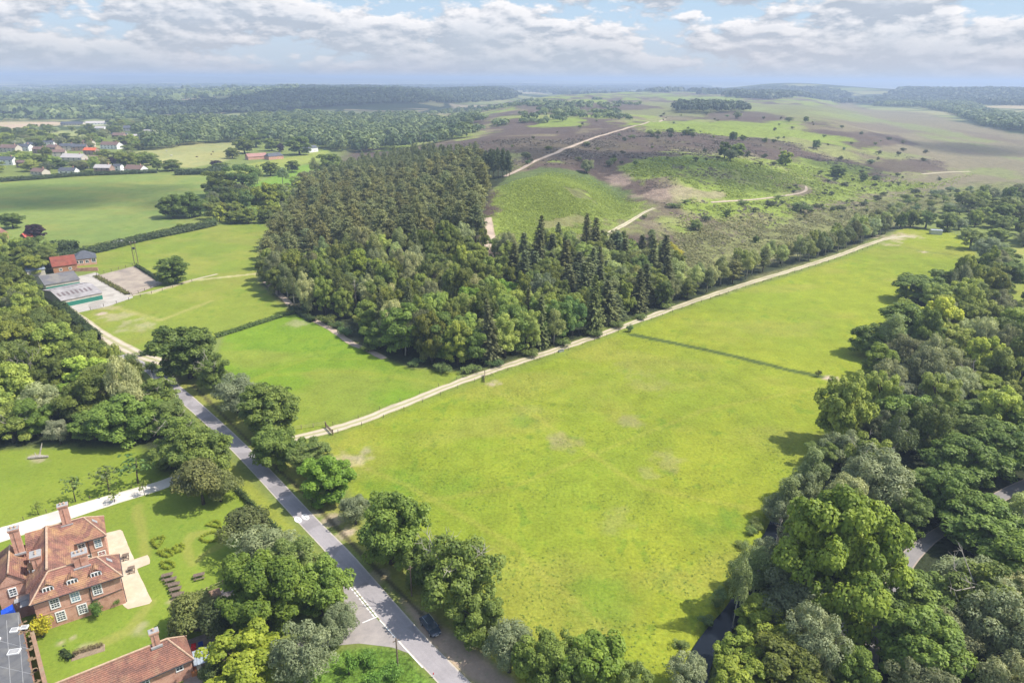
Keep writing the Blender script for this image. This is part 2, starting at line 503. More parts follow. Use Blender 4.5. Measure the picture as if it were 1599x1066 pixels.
# fields of the vale (left)
paint([(-250, 300), (0, 285), (60, 281), (150, 274), (240, 270), (330, 276), (350, 262), (400, 262), (420, 290), (330, 352), (250, 366), (100, 384), (-250, 380)], FARF, 4, 2, .5)
paint([(60, 404), (110, 388), (250, 366), (330, 352), (430, 350), (500, 330), (470, 330), (405, 400), (402, 440), (458, 490), (340, 527), (252, 555), (205, 548), (150, 524), (118, 490), (200, 462), (150, 428), (95, 415)], PADD, 2.5, 2, .5)
paint([(150, 245), (210, 238), (290, 222), (375, 222), (395, 232), (350, 252), (300, 262), (235, 260), (215, 246)], (.27, .265, .10), 5, 2, .4)
paint([(350, 262), (440, 248), (520, 232), (500, 250), (420, 270), (360, 276)], (.21, .25, .05), 4, 2, .4)
paint([(390, 290), (470, 258), (530, 255), (500, 280), (440, 300)], (.15, .24, .03), 4, 2, .4)
paint([(0, 196), (85, 190), (95, 194), (0, 202)], (.40, .30, .21), 5, 0)
paint([(60, 206), (140, 202), (130, 228), (60, 226)], (.26, .27, .10), 5, 2); paint([(100, 193), (175, 188), (178, 196), (100, 198)], (.27, .28, .13), 4, 2)
paint([(0, 225), (120, 229), (200, 226), (130, 235), (0, 236)], (.26, .26, .11), 5, 2)
# near fields
paint([(330, 575), (352, 522), (460, 488), (520, 515), (570, 545), (640, 575), (722, 580), (690, 608), (620, 636), (470, 684), (420, 690), (380, 640)], FIELD, 1.2, 2, .6)
paint([(490, 690), (620, 640), (720, 604), (840, 562), (985, 511), (1100, 470), (1240, 428), (1330, 398), (1390, 374), (1400, 360), (1420, 356), (1480, 362), (1512, 372), (1530, 410), (1500, 440), (1430, 470), (1400, 500), (1380, 540), (1345, 590), (1310, 650), (1262, 715), (1225, 785), (1208, 825), (1190, 862), (1170, 908), (1145, 955), (1112, 990), (1085, 1030), (1075, 1110),
       (810, 1110), (780, 1040), (700, 950), (640, 880), (570, 800), (520, 730)], MEADOW, 1.5, 1, .7)
paint([(1545, 470), (1570, 440), (1640, 425), (1640, 475)], (.2, .24, .04), 2, 2, .5); paint([(1565, 385), (1640, 375), (1640, 410), (1580, 400)], (.22, .24, .06), 2, 2, .5)
# lawns round the manor
paint([(-60, 712), (0, 702), (100, 700), (215, 700), (270, 720), (300, 760), (330, 770), (372, 760), (400, 790), (430, 830), (420, 880), (396, 902), (300, 945), (270, 975), (330, 990), (300, 1030), (100, 1100), (60, 1100), (-60, 900)], LAWN, 1., 3, .35)
paint([(205, 690), (240, 735), (275, 758), (300, 720), (260, 690)], LAWN, 1, 3, .3)
# wood floors
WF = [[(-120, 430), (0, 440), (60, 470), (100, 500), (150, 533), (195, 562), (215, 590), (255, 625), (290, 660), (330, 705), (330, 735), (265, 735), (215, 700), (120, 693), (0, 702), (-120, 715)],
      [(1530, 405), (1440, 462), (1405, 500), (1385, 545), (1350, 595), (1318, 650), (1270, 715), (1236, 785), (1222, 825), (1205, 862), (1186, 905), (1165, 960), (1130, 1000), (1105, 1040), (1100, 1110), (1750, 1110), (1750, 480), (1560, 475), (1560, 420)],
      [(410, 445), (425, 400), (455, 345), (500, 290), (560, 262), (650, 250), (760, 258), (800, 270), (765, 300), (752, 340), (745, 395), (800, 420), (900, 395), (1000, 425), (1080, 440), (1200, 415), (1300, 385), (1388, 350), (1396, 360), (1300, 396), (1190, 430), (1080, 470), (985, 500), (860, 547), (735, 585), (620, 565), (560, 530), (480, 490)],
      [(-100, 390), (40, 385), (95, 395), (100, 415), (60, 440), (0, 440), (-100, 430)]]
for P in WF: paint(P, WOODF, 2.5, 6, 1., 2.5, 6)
# the bright worn verge beside the road and the layby
paint([(235, 575), (262, 590), (345, 655), (430, 738), (520, 820), (600, 905), (660, 960), (700, 990), (720, 985), (640, 905), (550, 800), (470, 715), (380, 650), (300, 590)], VERGE, 1., 0, .6, .8, 5)
paint([(250, 620), (290, 655), (350, 712), (430, 790), (500, 870), (530, 905), (520, 905), (470, 860), (400, 790), (370, 760), (320, 705)], (.205, .225, .035), 1., 0, .5)
paint([(625, 935), (665, 955), (700, 985), (760, 1035), (800, 1062), (790, 1110), (750, 1080), (700, 1035), (655, 1000)], (.36, .27, .20), 1.2, 0, .3, 1.2, 4)
paint([(545, 1012), (600, 1008), (640, 1022), (680, 1066), (700, 1110), (450, 1110), (470, 1030)], (.10, .17, .025), 1., 0, 1.6, .5)
# wear and colour drift inside the grass
n1 = fbm(X / 46, Y / 60, 201, 4); n2 = fbm(X / 9, Y / 13, 211, 4); n3 = fbm(X / 2.2, Y / 3.0, 221, 3)
gm = np.isin(cls, (1, 2, 3)).astype(float)
f = gm[:, None]
k1 = sst(.36, .66, n1)[:, None]; k2 = sst(.3, .7, n2)[:, None]
cov[:] = cov * (1 + f * (.09 * (k1 - .5) * np.array([1.2, .5, .4]) + .11 * (k2 - .5) * np.array([1.2, .7, .7])))
tfm = gm * sst(.60, .74, n3) * sst(.45, .6, n2) * np.where(cls == 3, .15, .45)
cov[:] = cov * (1 - tfm[:, None]) + np.array([.075, .155, .015])[None] * tfm[:, None]
mm = (cls == 1) | (cls == 2)
dull = mm * sst(.50, .70, fbm(X / 24, Y / 16, 231, 4)) * .30
cov[:] = cov * (1 - dull[:, None]) + np.array([.26, .225, .055])[None] * dull[:, None]
MILD = [(978, 658), (885, 693), (1035, 719), (1010, 735), (960, 812), (870, 685), (1010, 600), (980, 575), (825, 640)]
for (px, py, r, d) in [(978, 658, 3.4, .75), (885, 693, 4.2, .75), (1035, 719, 4.2, .6), (1010, 735, 2.5, .5), (960, 812, 4.0, .35), (870, 685, 2.5, .5), (1010, 600, 6, .3), (980, 575, 5, .3), (825, 640, 4, .2),
                       (540, 720, 5, .55), (505, 725, 3, .6), (770, 600, 2.2, .7), (1300, 592, 1.8, 1.), (1287, 590, 1.2, .9), (158, 489, 2.0, 1.), (180, 495, 5, .4), (215, 508, 7, .35), (170, 480, 4, .4), (1395, 372, 9, .8), (1420, 368, 6, .7), (1441, 393, 2, .8), (1380, 380, 5, .6),
                       (470, 505, 5, .35), (60, 716, 2.5, .6), (140, 1014, 1.5, .5), (95, 1003, .9, .6), (113, 995, .7, .6), (215, 985, 1.4, .4), (275, 935, 1.2, .5), (520, 815, 2.0, .7), (545, 832, 2.2, .8), (490, 800, 1.3, .6), (420, 700, 2., .6), (590, 905, 2.5, .5), (610, 915, 2.2, .5)]:
    x0, y0, _ = gph(px, py)
    d_ = np.hypot((X - x0), (Y - y0) * .9) + 2 * r * (fbm(X / 2.4, Y / 2.4, 41, 3) - .5)
    m = (1 - sst(r * .3, r * 1.15, d_)) * d
    c = (.40, .31, .235) if (px, py) not in MILD else (.235, .205, .095)
    lerp(m * (.72 if (px, py) in MILD else 1.), c)
for px, py, r in [(820, 660, 4), (400, 540, 4), (430, 545, 3), (700, 760, 6), (640, 750, 5), (1130, 820, 7), (940, 930, 8), (590, 760, 6)]:   # darker rank grass
    x0, y0, _ = gph(px, py)
    m = (1 - sst(r * .2, r * 1.3, np.hypot(X - x0, Y - y0) + 1.5 * r * (fbm(X / 3, Y / 3, 43, 3) - .5))) * .5
    lerp(m, (.095, .17, .016))
# mowing and vehicle lines across the grass
for P, w, c, d in [([(470, 690), (640, 760), (800, 850), (960, 1000)], .35, (.28, .26, .05), .3), ([(760, 600), (1000, 760), (1200, 800)], .4, (.28, .26, .05), .3), ([(620, 790), (800, 760), (1100, 640), (1300, 600)], .35, (.28, .26, .05), .25),
                   ([(330, 470), (250, 500), (180, 480)], .8, (.33, .29, .10), .45), ([(420, 425), (300, 438), (235, 458)], .8, (.42, .36, .2), .7), ([(340, 620), (420, 585), (560, 580), (690, 600)], .7, (.22, .24, .03), .35), ([(370, 600), (480, 560), (560, 560)], .5, (.22, .24, .03), .3),
                   ([(216, 790), (214, 800), (222, 830), (228, 870)], .6, (.27, .25, .06), .5), ([(330, 830), (300, 835), (290, 850), (300, 880), (320, 865), (345, 850), (360, 825), (372, 815)], .5, (.27, .25, .06), .5), ([(120, 1020), (200, 985), (236, 940)], .5, (.28, .25, .07), .45)]:
    paintline(P, w, c, .8, d, .4)
# worn ditch line along the road and darker grass at field margins
paintline([(300, 600), (400, 700), (480, 775), (560, 860), (620, 920), (660, 960)], .25, (.06, .05, .03), .35, .8, .25)
paintline([(985, 522), (1060, 537), (1150, 557), (1230, 577), (1282, 588)], .9, (.06, .085, .022), .7, .95, .5)
paintline([(1400, 384), (1440, 392), (1500, 400)], .5, (.1, .13, .03), .6, .6, .4)
paintline([(480, 685), (620, 638), (740, 596), (900, 540), (985, 508), (1130, 457), (1300, 405), (1380, 378)], 2.6, (.15, .19, .03), 1.2, .55, .6)

# shared ground material
def ground_mat():
    m, n, l = nt('ground_cover')
    out = add(n, 'ShaderNodeOutputMaterial'); b = add(n, 'ShaderNodeBsdfPrincipled')
    tc = add(n, 'ShaderNodeTexCoord').outputs['Object']
    at = add(n, 'ShaderNodeAttribute', attribute_name='cover'); tf = add(n, 'ShaderNodeAttribute', attribute_name='tuft')
    f1 = noise(n, l, tc, 1.6, 5, .7); f2 = noise(n, l, tc, .16, 6, .65, .3); f3 = noise(n, l, tc, .012, 6, .6)
    k = math_(n, l, 'MULTIPLY', rng_(n, l, f1, .28, .72, -.5, .5), math_(n, l, 'MULTIPLY', tf.outputs['Fac'], .85))
    k2 = math_(n, l, 'MULTIPLY', rng_(n, l, f2, .28, .72, -.5, .5), math_(n, l, 'MULTIPLY', tf.outputs['Fac'], .5))
    k3 = rng_(n, l, f3, .3, .7, -.10, .10)
    sc = math_(n, l, 'ADD', 1., math_(n, l, 'ADD', k, math_(n, l, 'ADD', k2, k3)))
    cb = add(n, 'ShaderNodeCombineXYZ')
    for i in range(3): l.new(sc, cb.inputs[i])
    col = mix(n, l, at.outputs['Color'], cb.outputs[0], 1., 'MULTIPLY')
    # tussocks: small ranker tufts, thicker in some places than others
    sp = math_(n, l, 'MULTIPLY', rng_(n, l, noise(n, l, tc, .85, 3, .6), .56, .66, 0, 1), rng_(n, l, f2, .42, .62, .15, 1))
    col = mix(n, l, col, mix(n, l, col, (.55, .78, .6), 1., 'MULTIPLY'), math_(n, l, 'MULTIPLY', sp, .62))
    col = mix(n, l, col, mix(n, l, col, (1.35, 1.22, 1.1), 1., 'MULTIPLY'), rng_(n, l, noise(n, l, tc, 1.3, 3, .6), .58, .70, 0, .5))
    l.new(col, b.inputs['Base Color']); b.inputs['Roughness'].default_value = .95; b.inputs['Specular IOR Level'].default_value = .1
    bp = add(n, 'ShaderNodeBump'); bp.inputs['Distance'].default_value = .55
    l.new(math_(n, l, 'MULTIPLY', tf.outputs['Fac'], .55), bp.inputs['Strength'])
    l.new(math_(n, l, 'ADD', math_(n, l, 'MULTIPLY', noise(n, l, tc, .9, 4, .65), 1.), math_(n, l, 'MULTIPLY', noise(n, l, tc, .22, 3, .6), 2.2)), bp.inputs['Height'])
    l.new(bp.outputs[0], b.inputs['Normal'])
    l.new(b.outputs[0], out.inputs[0])
    return m
GM = ground_mat()
cov = np.clip(cov, .004, .6)
ny, nx = GX.shape
ii = np.arange((ny - 1) * nx).reshape(ny - 1, nx)[:, :-1].ravel()
quads = np.stack([ii, ii + 1, ii + nx + 1, ii + nx], 1)
fc = cls[quads[:, 0]]
V = np.stack([X, Y, GZ.ravel()], 1)
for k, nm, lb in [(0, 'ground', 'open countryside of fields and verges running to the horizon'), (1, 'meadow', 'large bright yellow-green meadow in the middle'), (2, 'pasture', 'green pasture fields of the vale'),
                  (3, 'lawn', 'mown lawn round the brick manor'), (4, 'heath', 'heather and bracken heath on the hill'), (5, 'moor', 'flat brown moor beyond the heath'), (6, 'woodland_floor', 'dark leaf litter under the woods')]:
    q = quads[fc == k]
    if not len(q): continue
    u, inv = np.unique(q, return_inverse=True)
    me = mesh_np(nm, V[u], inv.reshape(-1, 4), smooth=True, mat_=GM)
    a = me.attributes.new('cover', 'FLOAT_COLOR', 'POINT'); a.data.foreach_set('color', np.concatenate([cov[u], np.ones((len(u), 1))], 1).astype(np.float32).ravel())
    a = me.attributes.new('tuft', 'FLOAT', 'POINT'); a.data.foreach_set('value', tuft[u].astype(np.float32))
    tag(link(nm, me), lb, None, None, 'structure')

# ------------------------------------------------------------------ roads and tracks: draped strips
def resample(P, n):
    P = np.array(P, float); d = np.r_[0, np.cumsum(np.hypot(*(P[1:] - P[:-1]).T))]
    t = np.linspace(0, d[-1], n)
    return np.stack([np.interp(t, d, P[:, 0]), np.interp(t, d, P[:, 1])], 1)

def smooth(P, it=2):
    P = np.array(P, float)
    for _ in range(it):
        Q = [P[0]]
        for a, b in zip(P[:-1], P[1:]): Q += [a * .75 + b * .25, a * .25 + b * .75]
        Q.append(P[-1]); P = np.array(Q)
    return P

def strip(name, L, Rr, m, lift, label, step=1.5, cols=6, jit=0.):
    """surface between two edges; attribute 'across' runs 0..1"""
    ln = np.hypot(*(np.diff(L, axis=0)).T).sum(); n = max(8, int(ln / step))
    L = resample(L, n); Rr = resample(Rr, n)
    if np.cross(L[1] - L[0], Rr[0] - L[0]) > 0: L, Rr = Rr, L
    if jit:
        j = (fbm(np.arange(n) * .45, np.zeros(n), 5, 3) - .5) * jit * 2; k = (fbm(np.arange(n) * .45, np.ones(n) * 9, 8, 3) - .5) * jit * 2
        d = (Rr - L) / np.hypot(*(Rr - L).T)[:, None]
        L = L + d * j[:, None]; Rr = Rr + d * k[:, None]
    t = np.linspace(0, 1, cols + 1)
    P = L[:, None, :] * (1 - t)[None, :, None] + Rr[:, None, :] * t[None, :, None]
    x, y = P[..., 0].ravel(), P[..., 1].ravel()
    z = hgt(x, y) + lift
    i0 = (np.arange(n - 1)[:, None] * (cols + 1) + np.arange(cols)[None]).ravel()
    q = np.stack([i0, i0 + 1, i0 + cols + 2, i0 + cols + 1], 1)
    me = mesh_np(name, np.stack([x, y, z], 1), q, smooth=True, mat_=m)
    a = me.attributes.new('across', 'FLOAT', 'POINT'); a.data.foreach_set('value', np.tile(t, n).astype(np.float32))
    return tag(link(name, me), label, None, None, 'structure')

HTRACKS = []
def stripc(name, C, w, m, lift, label, **k):
    HTRACKS.append([g2(*p) for p in C])
    C = smooth([g2(*p) for p in C], 2); C = resample(C, max(8, int(np.hypot(*(np.diff(C, axis=0)).T).sum() / 2)))
    d = np.gradient(C, axis=0); d /= np.hypot(*d.T)[:, None]; nrm = np.stack([-d[:, 1], d[:, 0]], 1)
    return strip(name, C + nrm * w / 2, C - nrm * w / 2, m, lift, label, **k)

def roadmat(name, c1, c2, edge, edgew=.06, mid=None, midw=.1, dens=.8):
    m, n, l = nt(name)
    out = add(n, 'ShaderNodeOutputMaterial'); b = add(n, 'ShaderNodeBsdfPrincipled')
    tc = add(n, 'ShaderNodeTexCoord').outputs['Object']
    ac = add(n, 'ShaderNodeAttribute', attribute_name='across').outputs['Fac']
    f = noise(n, l, tc, .35, 6, .65); g = noise(n, l, tc, 3.5, 4, .7)
    col = mix(n, l, c1, c2, rng_(n, l, math_(n, l, 'ADD', math_(n, l, 'MULTIPLY', f, .6), math_(n, l, 'MULTIPLY', g, .4)), .38, .62, 0, 1))
    dc = math_(n, l, 'ABSOLUTE', math_(n, l, 'SUBTRACT', ac, .5))
    dcn = math_(n, l, 'ADD', dc, math_(n, l, 'MULTIPLY', math_(n, l, 'SUBTRACT', noise(n, l, tc, 1.2, 4, .7), .5), .12))
    # tyre-worn lanes read a little paler
    wv = math_(n, l, 'SINE', math_(n, l, 'MULTIPLY', ac, 4 * pi * 2))
    col = mix(n, l, col, tuple(x * 1.25 for x in c1), rng_(n, l, wv, .2, 1, 0, .10))
    col = mix(n, l, col, tuple(x * .72 for x in c2), rng_(n, l, noise(n, l, tc, .11, 3, .4, .8), .56, .60, 0, .55))
    col = mix(n, l, col, edge, rng_(n, l, dcn, .5 - edgew * 1.6, .5 - edgew * .4, 0, dens))
    if mid: col = mix(n, l, col, mid, rng_(n, l, dcn, midw * .5, midw * 1.4, .75, 0))
    l.new(col, b.inputs['Base Color']); b.inputs['Roughness'].default_value = .9; b.inputs['Specular IOR Level'].default_value = .25
    bp = add(n, 'ShaderNodeBump'); bp.inputs['Strength'].default_value = .4; bp.inputs['Distance'].default_value = .04
    l.new(g, bp.inputs['Height']); l.new(bp.outputs[0], b.inputs['Normal'])
    l.new(b.outputs[0], out.inputs[0])
    return m
ASPH = roadmat('asphalt', (.31, .285, .29), (.25, .23, .235), (.50, .44, .36), .05)
ASPH2 = roadmat('lane_asphalt', (.235, .215, .205), (.18, .168, .165), (.36, .28, .22), .07)
TRACKM = roadmat('track_gravel', (.50, .425, .325), (.40, .335, .25), (.30, .28, .12), .10, (.25, .25, .09), .13)
DRIVEM = roadmat('drive_gravel', (.60, .56, .51), (.52, .475, .42), (.42, .40, .26), .05)
HILLM = roadmat('hill_track', (.44, .35, .27), (.35, .27, .21), (.27, .22, .12), .10)
CONC = roadmat('yard_concrete', (.42, .385, .34), (.33, .30, .26), (.36, .31, .25), .03)

RL = smooth([g2(*p) for p in [(185, 556), (214, 570), (241, 592), (275, 622), (310, 652), (352, 693), (395, 738), (440, 788), (475, 826), (510, 863), (540, 903), (588, 962), (632, 1012), (684, 1066), (740, 1130)]], 1)
RR = smooth([g2(*p) for p in [(200, 552), (228, 566), (262, 588), (297, 615), (332, 646), (376, 686), (420, 730), (465, 778), (503, 818), (546, 860), (584, 903), (628, 953), (670, 1000), (716, 1046), (790, 1120)]], 1)
strip('road', RL, RR, ASPH, .03, 'grey main road crossing the left foreground', 1.5, 10)

def flat(name, poly, m, lift, label, world=False, wob=0., step=1.0):
    """level surface from an outline, with a softened edge line"""
    P = np.array(poly if world else [g2(*p) for p in poly])
    n = int(np.hypot(*(np.roll(P, -1, 0) - P).T).sum() / step)
    P = resample(np.vstack([P, P[:1]]), n)[:-1]
    if wob:
        P = P + (np.stack([fbm(P[:, 0] * .9, P[:, 1] * .9, 3, 3), fbm(P[:, 0] * .9, P[:, 1] * .9, 13, 3)], 1) - .5) * 2 * wob
    if (P[:, 0] * np.roll(P[:, 1], -1) - np.roll(P[:, 0], -1) * P[:, 1]).sum() < 0: P = P[::-1]
    me = bpy.data.meshes.new(name)
    me.from_pydata([(x, y, hz(x, y) + lift) for x, y in P], [], [tuple(range(len(P)))])
    me.update(); me.materials.append(m)
    a = me.attributes.new('across', 'FLOAT', 'POINT'); a.data.foreach_set('value', np.full(len(P), .5, np.float32))
    return tag(link(name, me), label, None, None, 'structure')
JUNC = mat('junction_asphalt', (.31, .275, .255), (.25, .225, .215), .8, .9, c3=(.35, .31, .28), sc3=.2)
flat('side_road', [(535, 898), (588, 965), (640, 1020), (612, 1010), (560, 1004), (500, 1010), (452, 1024), (415, 1042), (370, 1075), (350, 1075), (398, 1035), (440, 1004), (500, 985), (532, 962), (537, 930)], JUNC, .022, 'pale side road joining the main road at the junction', step=.6)
stripc('track', [(440, 690), (476, 680), (512, 673), (562, 658), (622, 634), (692, 606), (760, 581), (830, 559), (900, 536), (980, 507), (1060, 478), (1140, 451), (1230, 424), (1310, 399), (1362, 379), (1395, 370), (1418, 369)], 3.3, TRACKM, .04, 'pale gravel track along the far edge of the meadow', cols=8, jit=.5)
stripc('farm_lane', [(262, 568), (222, 556), (205, 548), (160, 524), (128, 500), (108, 487), (96, 478)], 4.2, TRACKM, .05, 'gravel lane from the road up to the farm yard', cols=8, jit=.3)
stripc('wood_path', [(415, 440), (435, 458), (458, 480), (482, 496), (522, 516), (548, 537), (575, 546), (600, 560)], 2.4, HILLM, .06, 'narrow path round the foot of the wood', jit=.3)
stripc('paddock_path', [(340, 428), (300, 437), (240, 455), (200, 463)], 1.6, TRACKM, .05, 'worn footpath across the paddock', jit=.3)
strip('drive', smooth([g2(*p) for p in [(-80, 840), (0, 824), (60, 806), (150, 778), (230, 757), (268, 744), (300, 728)]], 1), smooth([g2(*p) for p in [(-80, 872), (0, 847), (70, 824), (160, 793), (240, 769), (275, 756), (310, 740)]], 1), DRIVEM, .04, 'white gravel drive behind the manor', jit=.12)
stripc('hill_track', [(762, 340), (764, 356), (768, 372), (760, 385), (752, 396)], 4., HILLM, .1, 'pinkish track climbing beside the pine wood', jit=.3)
stripc('heath_path', [(930, 374), (955, 362), (980, 349), (1002, 333), (1022, 325)], 2.6, TRACKM, .1, 'pale path rising across the bracken slope', jit=.3)
stripc('ridge_track', [(788, 276), (805, 268), (832, 254), (870, 239), (920, 217), (960, 206), (988, 198), (1012, 191), (1040, 186)], 4.2, HILLM, .15, 'pale track running away over the heather plateau', step=3)
stripc('gully_path', [(1110, 316), (1180, 312), (1225, 306), (1250, 302), (1260, 297), (1258, 291)], 2.0, HILLM, .12, 'sandy path in the gully of the heath', jit=.3)
stripc('moor_path', [(1440, 272), (1480, 269), (1515, 268)], 3., TRACKM, .12, 'faint path on the edge of the moor')
strip('lane', smooth([g2(*p) for p in [(1330, 1110), (1346, 1030), (1354, 985), (1376, 930), (1388, 888), (1404, 866), (1440, 836), (1500, 800), (1556, 766), (1620, 738), (1680, 715)]], 1),
      smooth([g2(*p) for p in [(1365, 1110), (1372, 1040), (1374, 990), (1396, 945), (1424, 890), (1440, 868), (1468, 840), (1522, 808), (1580, 776), (1640, 752), (1700, 728)]], 1), ASPH2, .03, 'grey lane winding through the wood on the right')
flat('farm_yard', [(88, 468), (104, 492), (166, 479), (208, 465), (205, 458), (150, 425), (112, 434)], CONC, .03, 'pale concrete farm yard', wob=.25)
flat('arena_surface', [(153, 430), (207, 461), (254, 443), (212, 415)], mat('arena_sand', (.36, .30, .23), (.26, .21, .17), .25, .95, c3=(.20, .165, .14), sc3=.08), .04, 'sandy riding arena')
flat('terrace', [(158, 834), (190, 826), (203, 858), (210, 873), (231, 866), (236, 879), (213, 888), (239, 941), (198, 951), (180, 930), (176, 880)], mat('terrace_paving', (.53, .42, .30), (.46, .36, .26), .8, .95, c3=(.57, .48, .38), sc3=.3), .04, 'sandy terrace beside the manor', wob=.06)
flat('play_yard', [(276, 952), (300, 945), (340, 925), (398, 893), (398, 945), (330, 985), (290, 985), (268, 968)], mat('play_tarmac', (.10, .085, .085), (.16, .14, .13), .6, .95, c3=(.22, .19, .17), sc3=.25), .03, 'dark tarmac play yard under the trees', wob=.1)
flat('back_yard', [(290, 1000), (330, 985), (372, 1005), (350, 1090), (250, 1110), (290, 1060)], mat('back_yard_gravel', (.32, .27, .23), (.22, .18, .155), 1., .95), .025, 'gravel yard behind the cottage', wob=.1)

# road paint
PAINT = mat('road_paint', (.78, .77, .74), (.6, .585, .56), 3., .7)
def line_marks(P, w, dash=None, gap=0., lift=.045):
    b = MB(); P = resample(P, max(2, int(np.hypot(*(np.diff(P, axis=0)).T).sum() / .25)))
    s = 0.
    for a, c in zip(P[:-1], P[1:]):
        L = hypot(*(c - a))
        if dash is None or (s % (dash + gap)) < dash:
            d = (c - a) / L; nn = np.array((-d[1], d[0])) * w / 2
            b.face([(*(a - nn), lift), (*(c - nn), lift), (*(c + nn), lift), (*(a + nn), lift)])
        s += L
    return b
b = MB()
for off in (0, .42):
    a0 = np.array(g2(541, 903)) ; a1 = np.array(g2(588, 961))
    d = (a1 - a0) / hypot(*(a1 - a0)); nn = np.array((-d[1], d[0]))
    q = line_marks(np.array([a0 - nn * off, a1 - nn * off]), .22, .62, .3)
    for f_ in q.f: b.face([q.v[i] for i in f_])
q = line_marks(np.array([g2(590, 962), g2(566, 972)]), .2)
for f_ in q.f: b.face([q.v[i] for i in f_])
tag(b.build('giveway_marking', PAINT), 'white double dashed give-way lines at the junction mouth', None, None, 'structure')
q = line_marks(np.array([g2(593, 968), g2(636, 1016), g2(660, 1042)]), .16)
tag(q.build('edge_marking', PAINT), 'white edge line along the junction mouth', None, None, 'structure')
for (px, py) in [(465.5, 811.5), (477, 807)]:
    x, y = g2(px, py)
    dd = np.array(g2(503, 862)) - np.array(g2(440, 788)); dd /= hypot(*dd)
    e2 = (-dd[1], dd[0]); b = MB(); n = 28
    for r0, r1 in ((.66, 1.), (.0, .0)):
        if r1 == 0: continue
        for i in range(n):
            t0, t1 = 2 * pi * i / n, 2 * pi * (i + 1) / n
            P = [(r, t) for r, t in ((r0, t0), (r1, t0), (r1, t1), (r0, t1))]
            b.face([(x + dd[0] * r * cos(t) * 1.15 + e2[0] * r * sin(t) * .62, y + dd[1] * r * cos(t) * 1.15 + e2[1] * r * sin(t) * .62, .048) for r, t in P])
    for o in (-.2, .2):   # worn figures inside the ring, too small to read
        P = [(-.55, o - .13), (.55, o - .13), (.55, o + .13), (-.55, o + .13)]
        b.face([(x + dd[0] * p + e2[0] * k, y + dd[1] * p + e2[1] * k, .048) for p, k in P])
    tag(b.build('road_roundel', PAINT), 'white oval roundel painted on the main road', None, 'road roundels', 'structure')

# stream
wm, n, l = nt('stream_water')
o_ = add(n, 'ShaderNodeOutputMaterial'); bs = add(n, 'ShaderNodeBsdfPrincipled'); bs.inputs['Base Color'].default_value = (.010, .013, .018, 1)
bs.inputs['Roughness'].default_value = .06; bs.inputs['Specular IOR Level'].default_value = .32; bs.inputs['IOR'].default_value = 1.33
bp = add(n, 'ShaderNodeBump'); bp.inputs['Strength'].default_value = .25; bp.inputs['Distance'].default_value = .05
l.new(noise(n, l, add(n, 'ShaderNodeTexCoord').outputs['Object'], 2.2, 3), bp.inputs['Height']); l.new(bp.outputs[0], bs.inputs['Normal']); l.new(bs.outputs[0], o_.inputs[0])
C = smooth(STREAM, 2); d = np.gradient(C, axis=0); d /= np.hypot(*d.T)[:, None]; nr = np.stack([-d[:, 1], d[:, 0]], 1)
def _water():
    n = len(C); k = np.linspace(1.8, 1.1, n)[:, None]; Vv = np.vstack([np.c_[C + nr * k, np.full(n, -.42)], np.c_[C - nr * k, np.full(n, -.42)]])
    q = [(n + i, n + i + 1, i + 1, i) for i in range(n - 1)]
    tag(link('stream', mesh_np('stream', Vv, np.array(q), mat_=wm)), 'dark blue stream along the meadow edge', None, None, 'structure')
_water()
# ------------------------------------------------------------------ plants: trunks with limbs and crowns of leaf sprays
def unit(v): return v / (np.linalg.norm(v, axis=-1, keepdims=True) + 1e-9)

def rdir(n, rg): return unit(rg.normal(size=(n, 3)))

def sprays(P, N, S, rg, aspect=1.0, roll=None):
    """diamond leaf sprays at P facing N with half sizes S -> verts, quads"""
    n = len(P)
    t = unit(np.cross(N, rdir(n, rg))) if roll is None else unit(roll)
    bt = unit(np.cross(N, t))
    S = np.asarray(S)[:, None]
    k = N * S * .22
    V = np.stack([P - t * S, P - bt * S * aspect + k, P + t * S, P + bt * S * aspect + k], 1).reshape(-1, 3)
    return V, np.arange(4 * n).reshape(n, 4)

class Foliage:
    def __init__(s): s.V = []; s.T = []
    def put(s, V, t):
        s.V.append(V); s.T.append(np.repeat(t, 4))
    def mesh(s, name, m):
        V = np.concatenate(s.V); T = np.concatenate(s.T)
        return mesh_np(name, V, np.arange(len(V)).reshape(-1, 4), tint=np.clip(T, 0, 1), mat_=m)
    def raw(s): return np.concatenate(s.V), np.concatenate(s.T)

def lobes(rg, n, R_, zc, hz_, u0=.5, rl=(.24, .40), zlow=-.45):
    d = rdir(n * 3, rg); d = d[d[:, 2] > zlow][:n]
    u = rg.uniform(u0, 1., len(d))[:, None]
    wob = 1 + .18 * np.sin(np.arctan2(d[:, 1], d[:, 0]) * 2 + rg.uniform(0, 6))[:, None]
    k_ = 1 - .38 * np.maximum(0, -d[:, 2:3]) + .10 * np.sin(d[:, 2:3] * 5 + rg.uniform(0, 6))
    c = d * u * np.array([R_ * .78, R_ * .78, hz_ * .80]) * np.concatenate([wob * k_, wob * k_, 1 + rg.normal(size=wob.shape) * .07], 1)
    c[:, 2] += zc
    return c, rg.uniform(rl[0], rl[1], len(d)) * R_

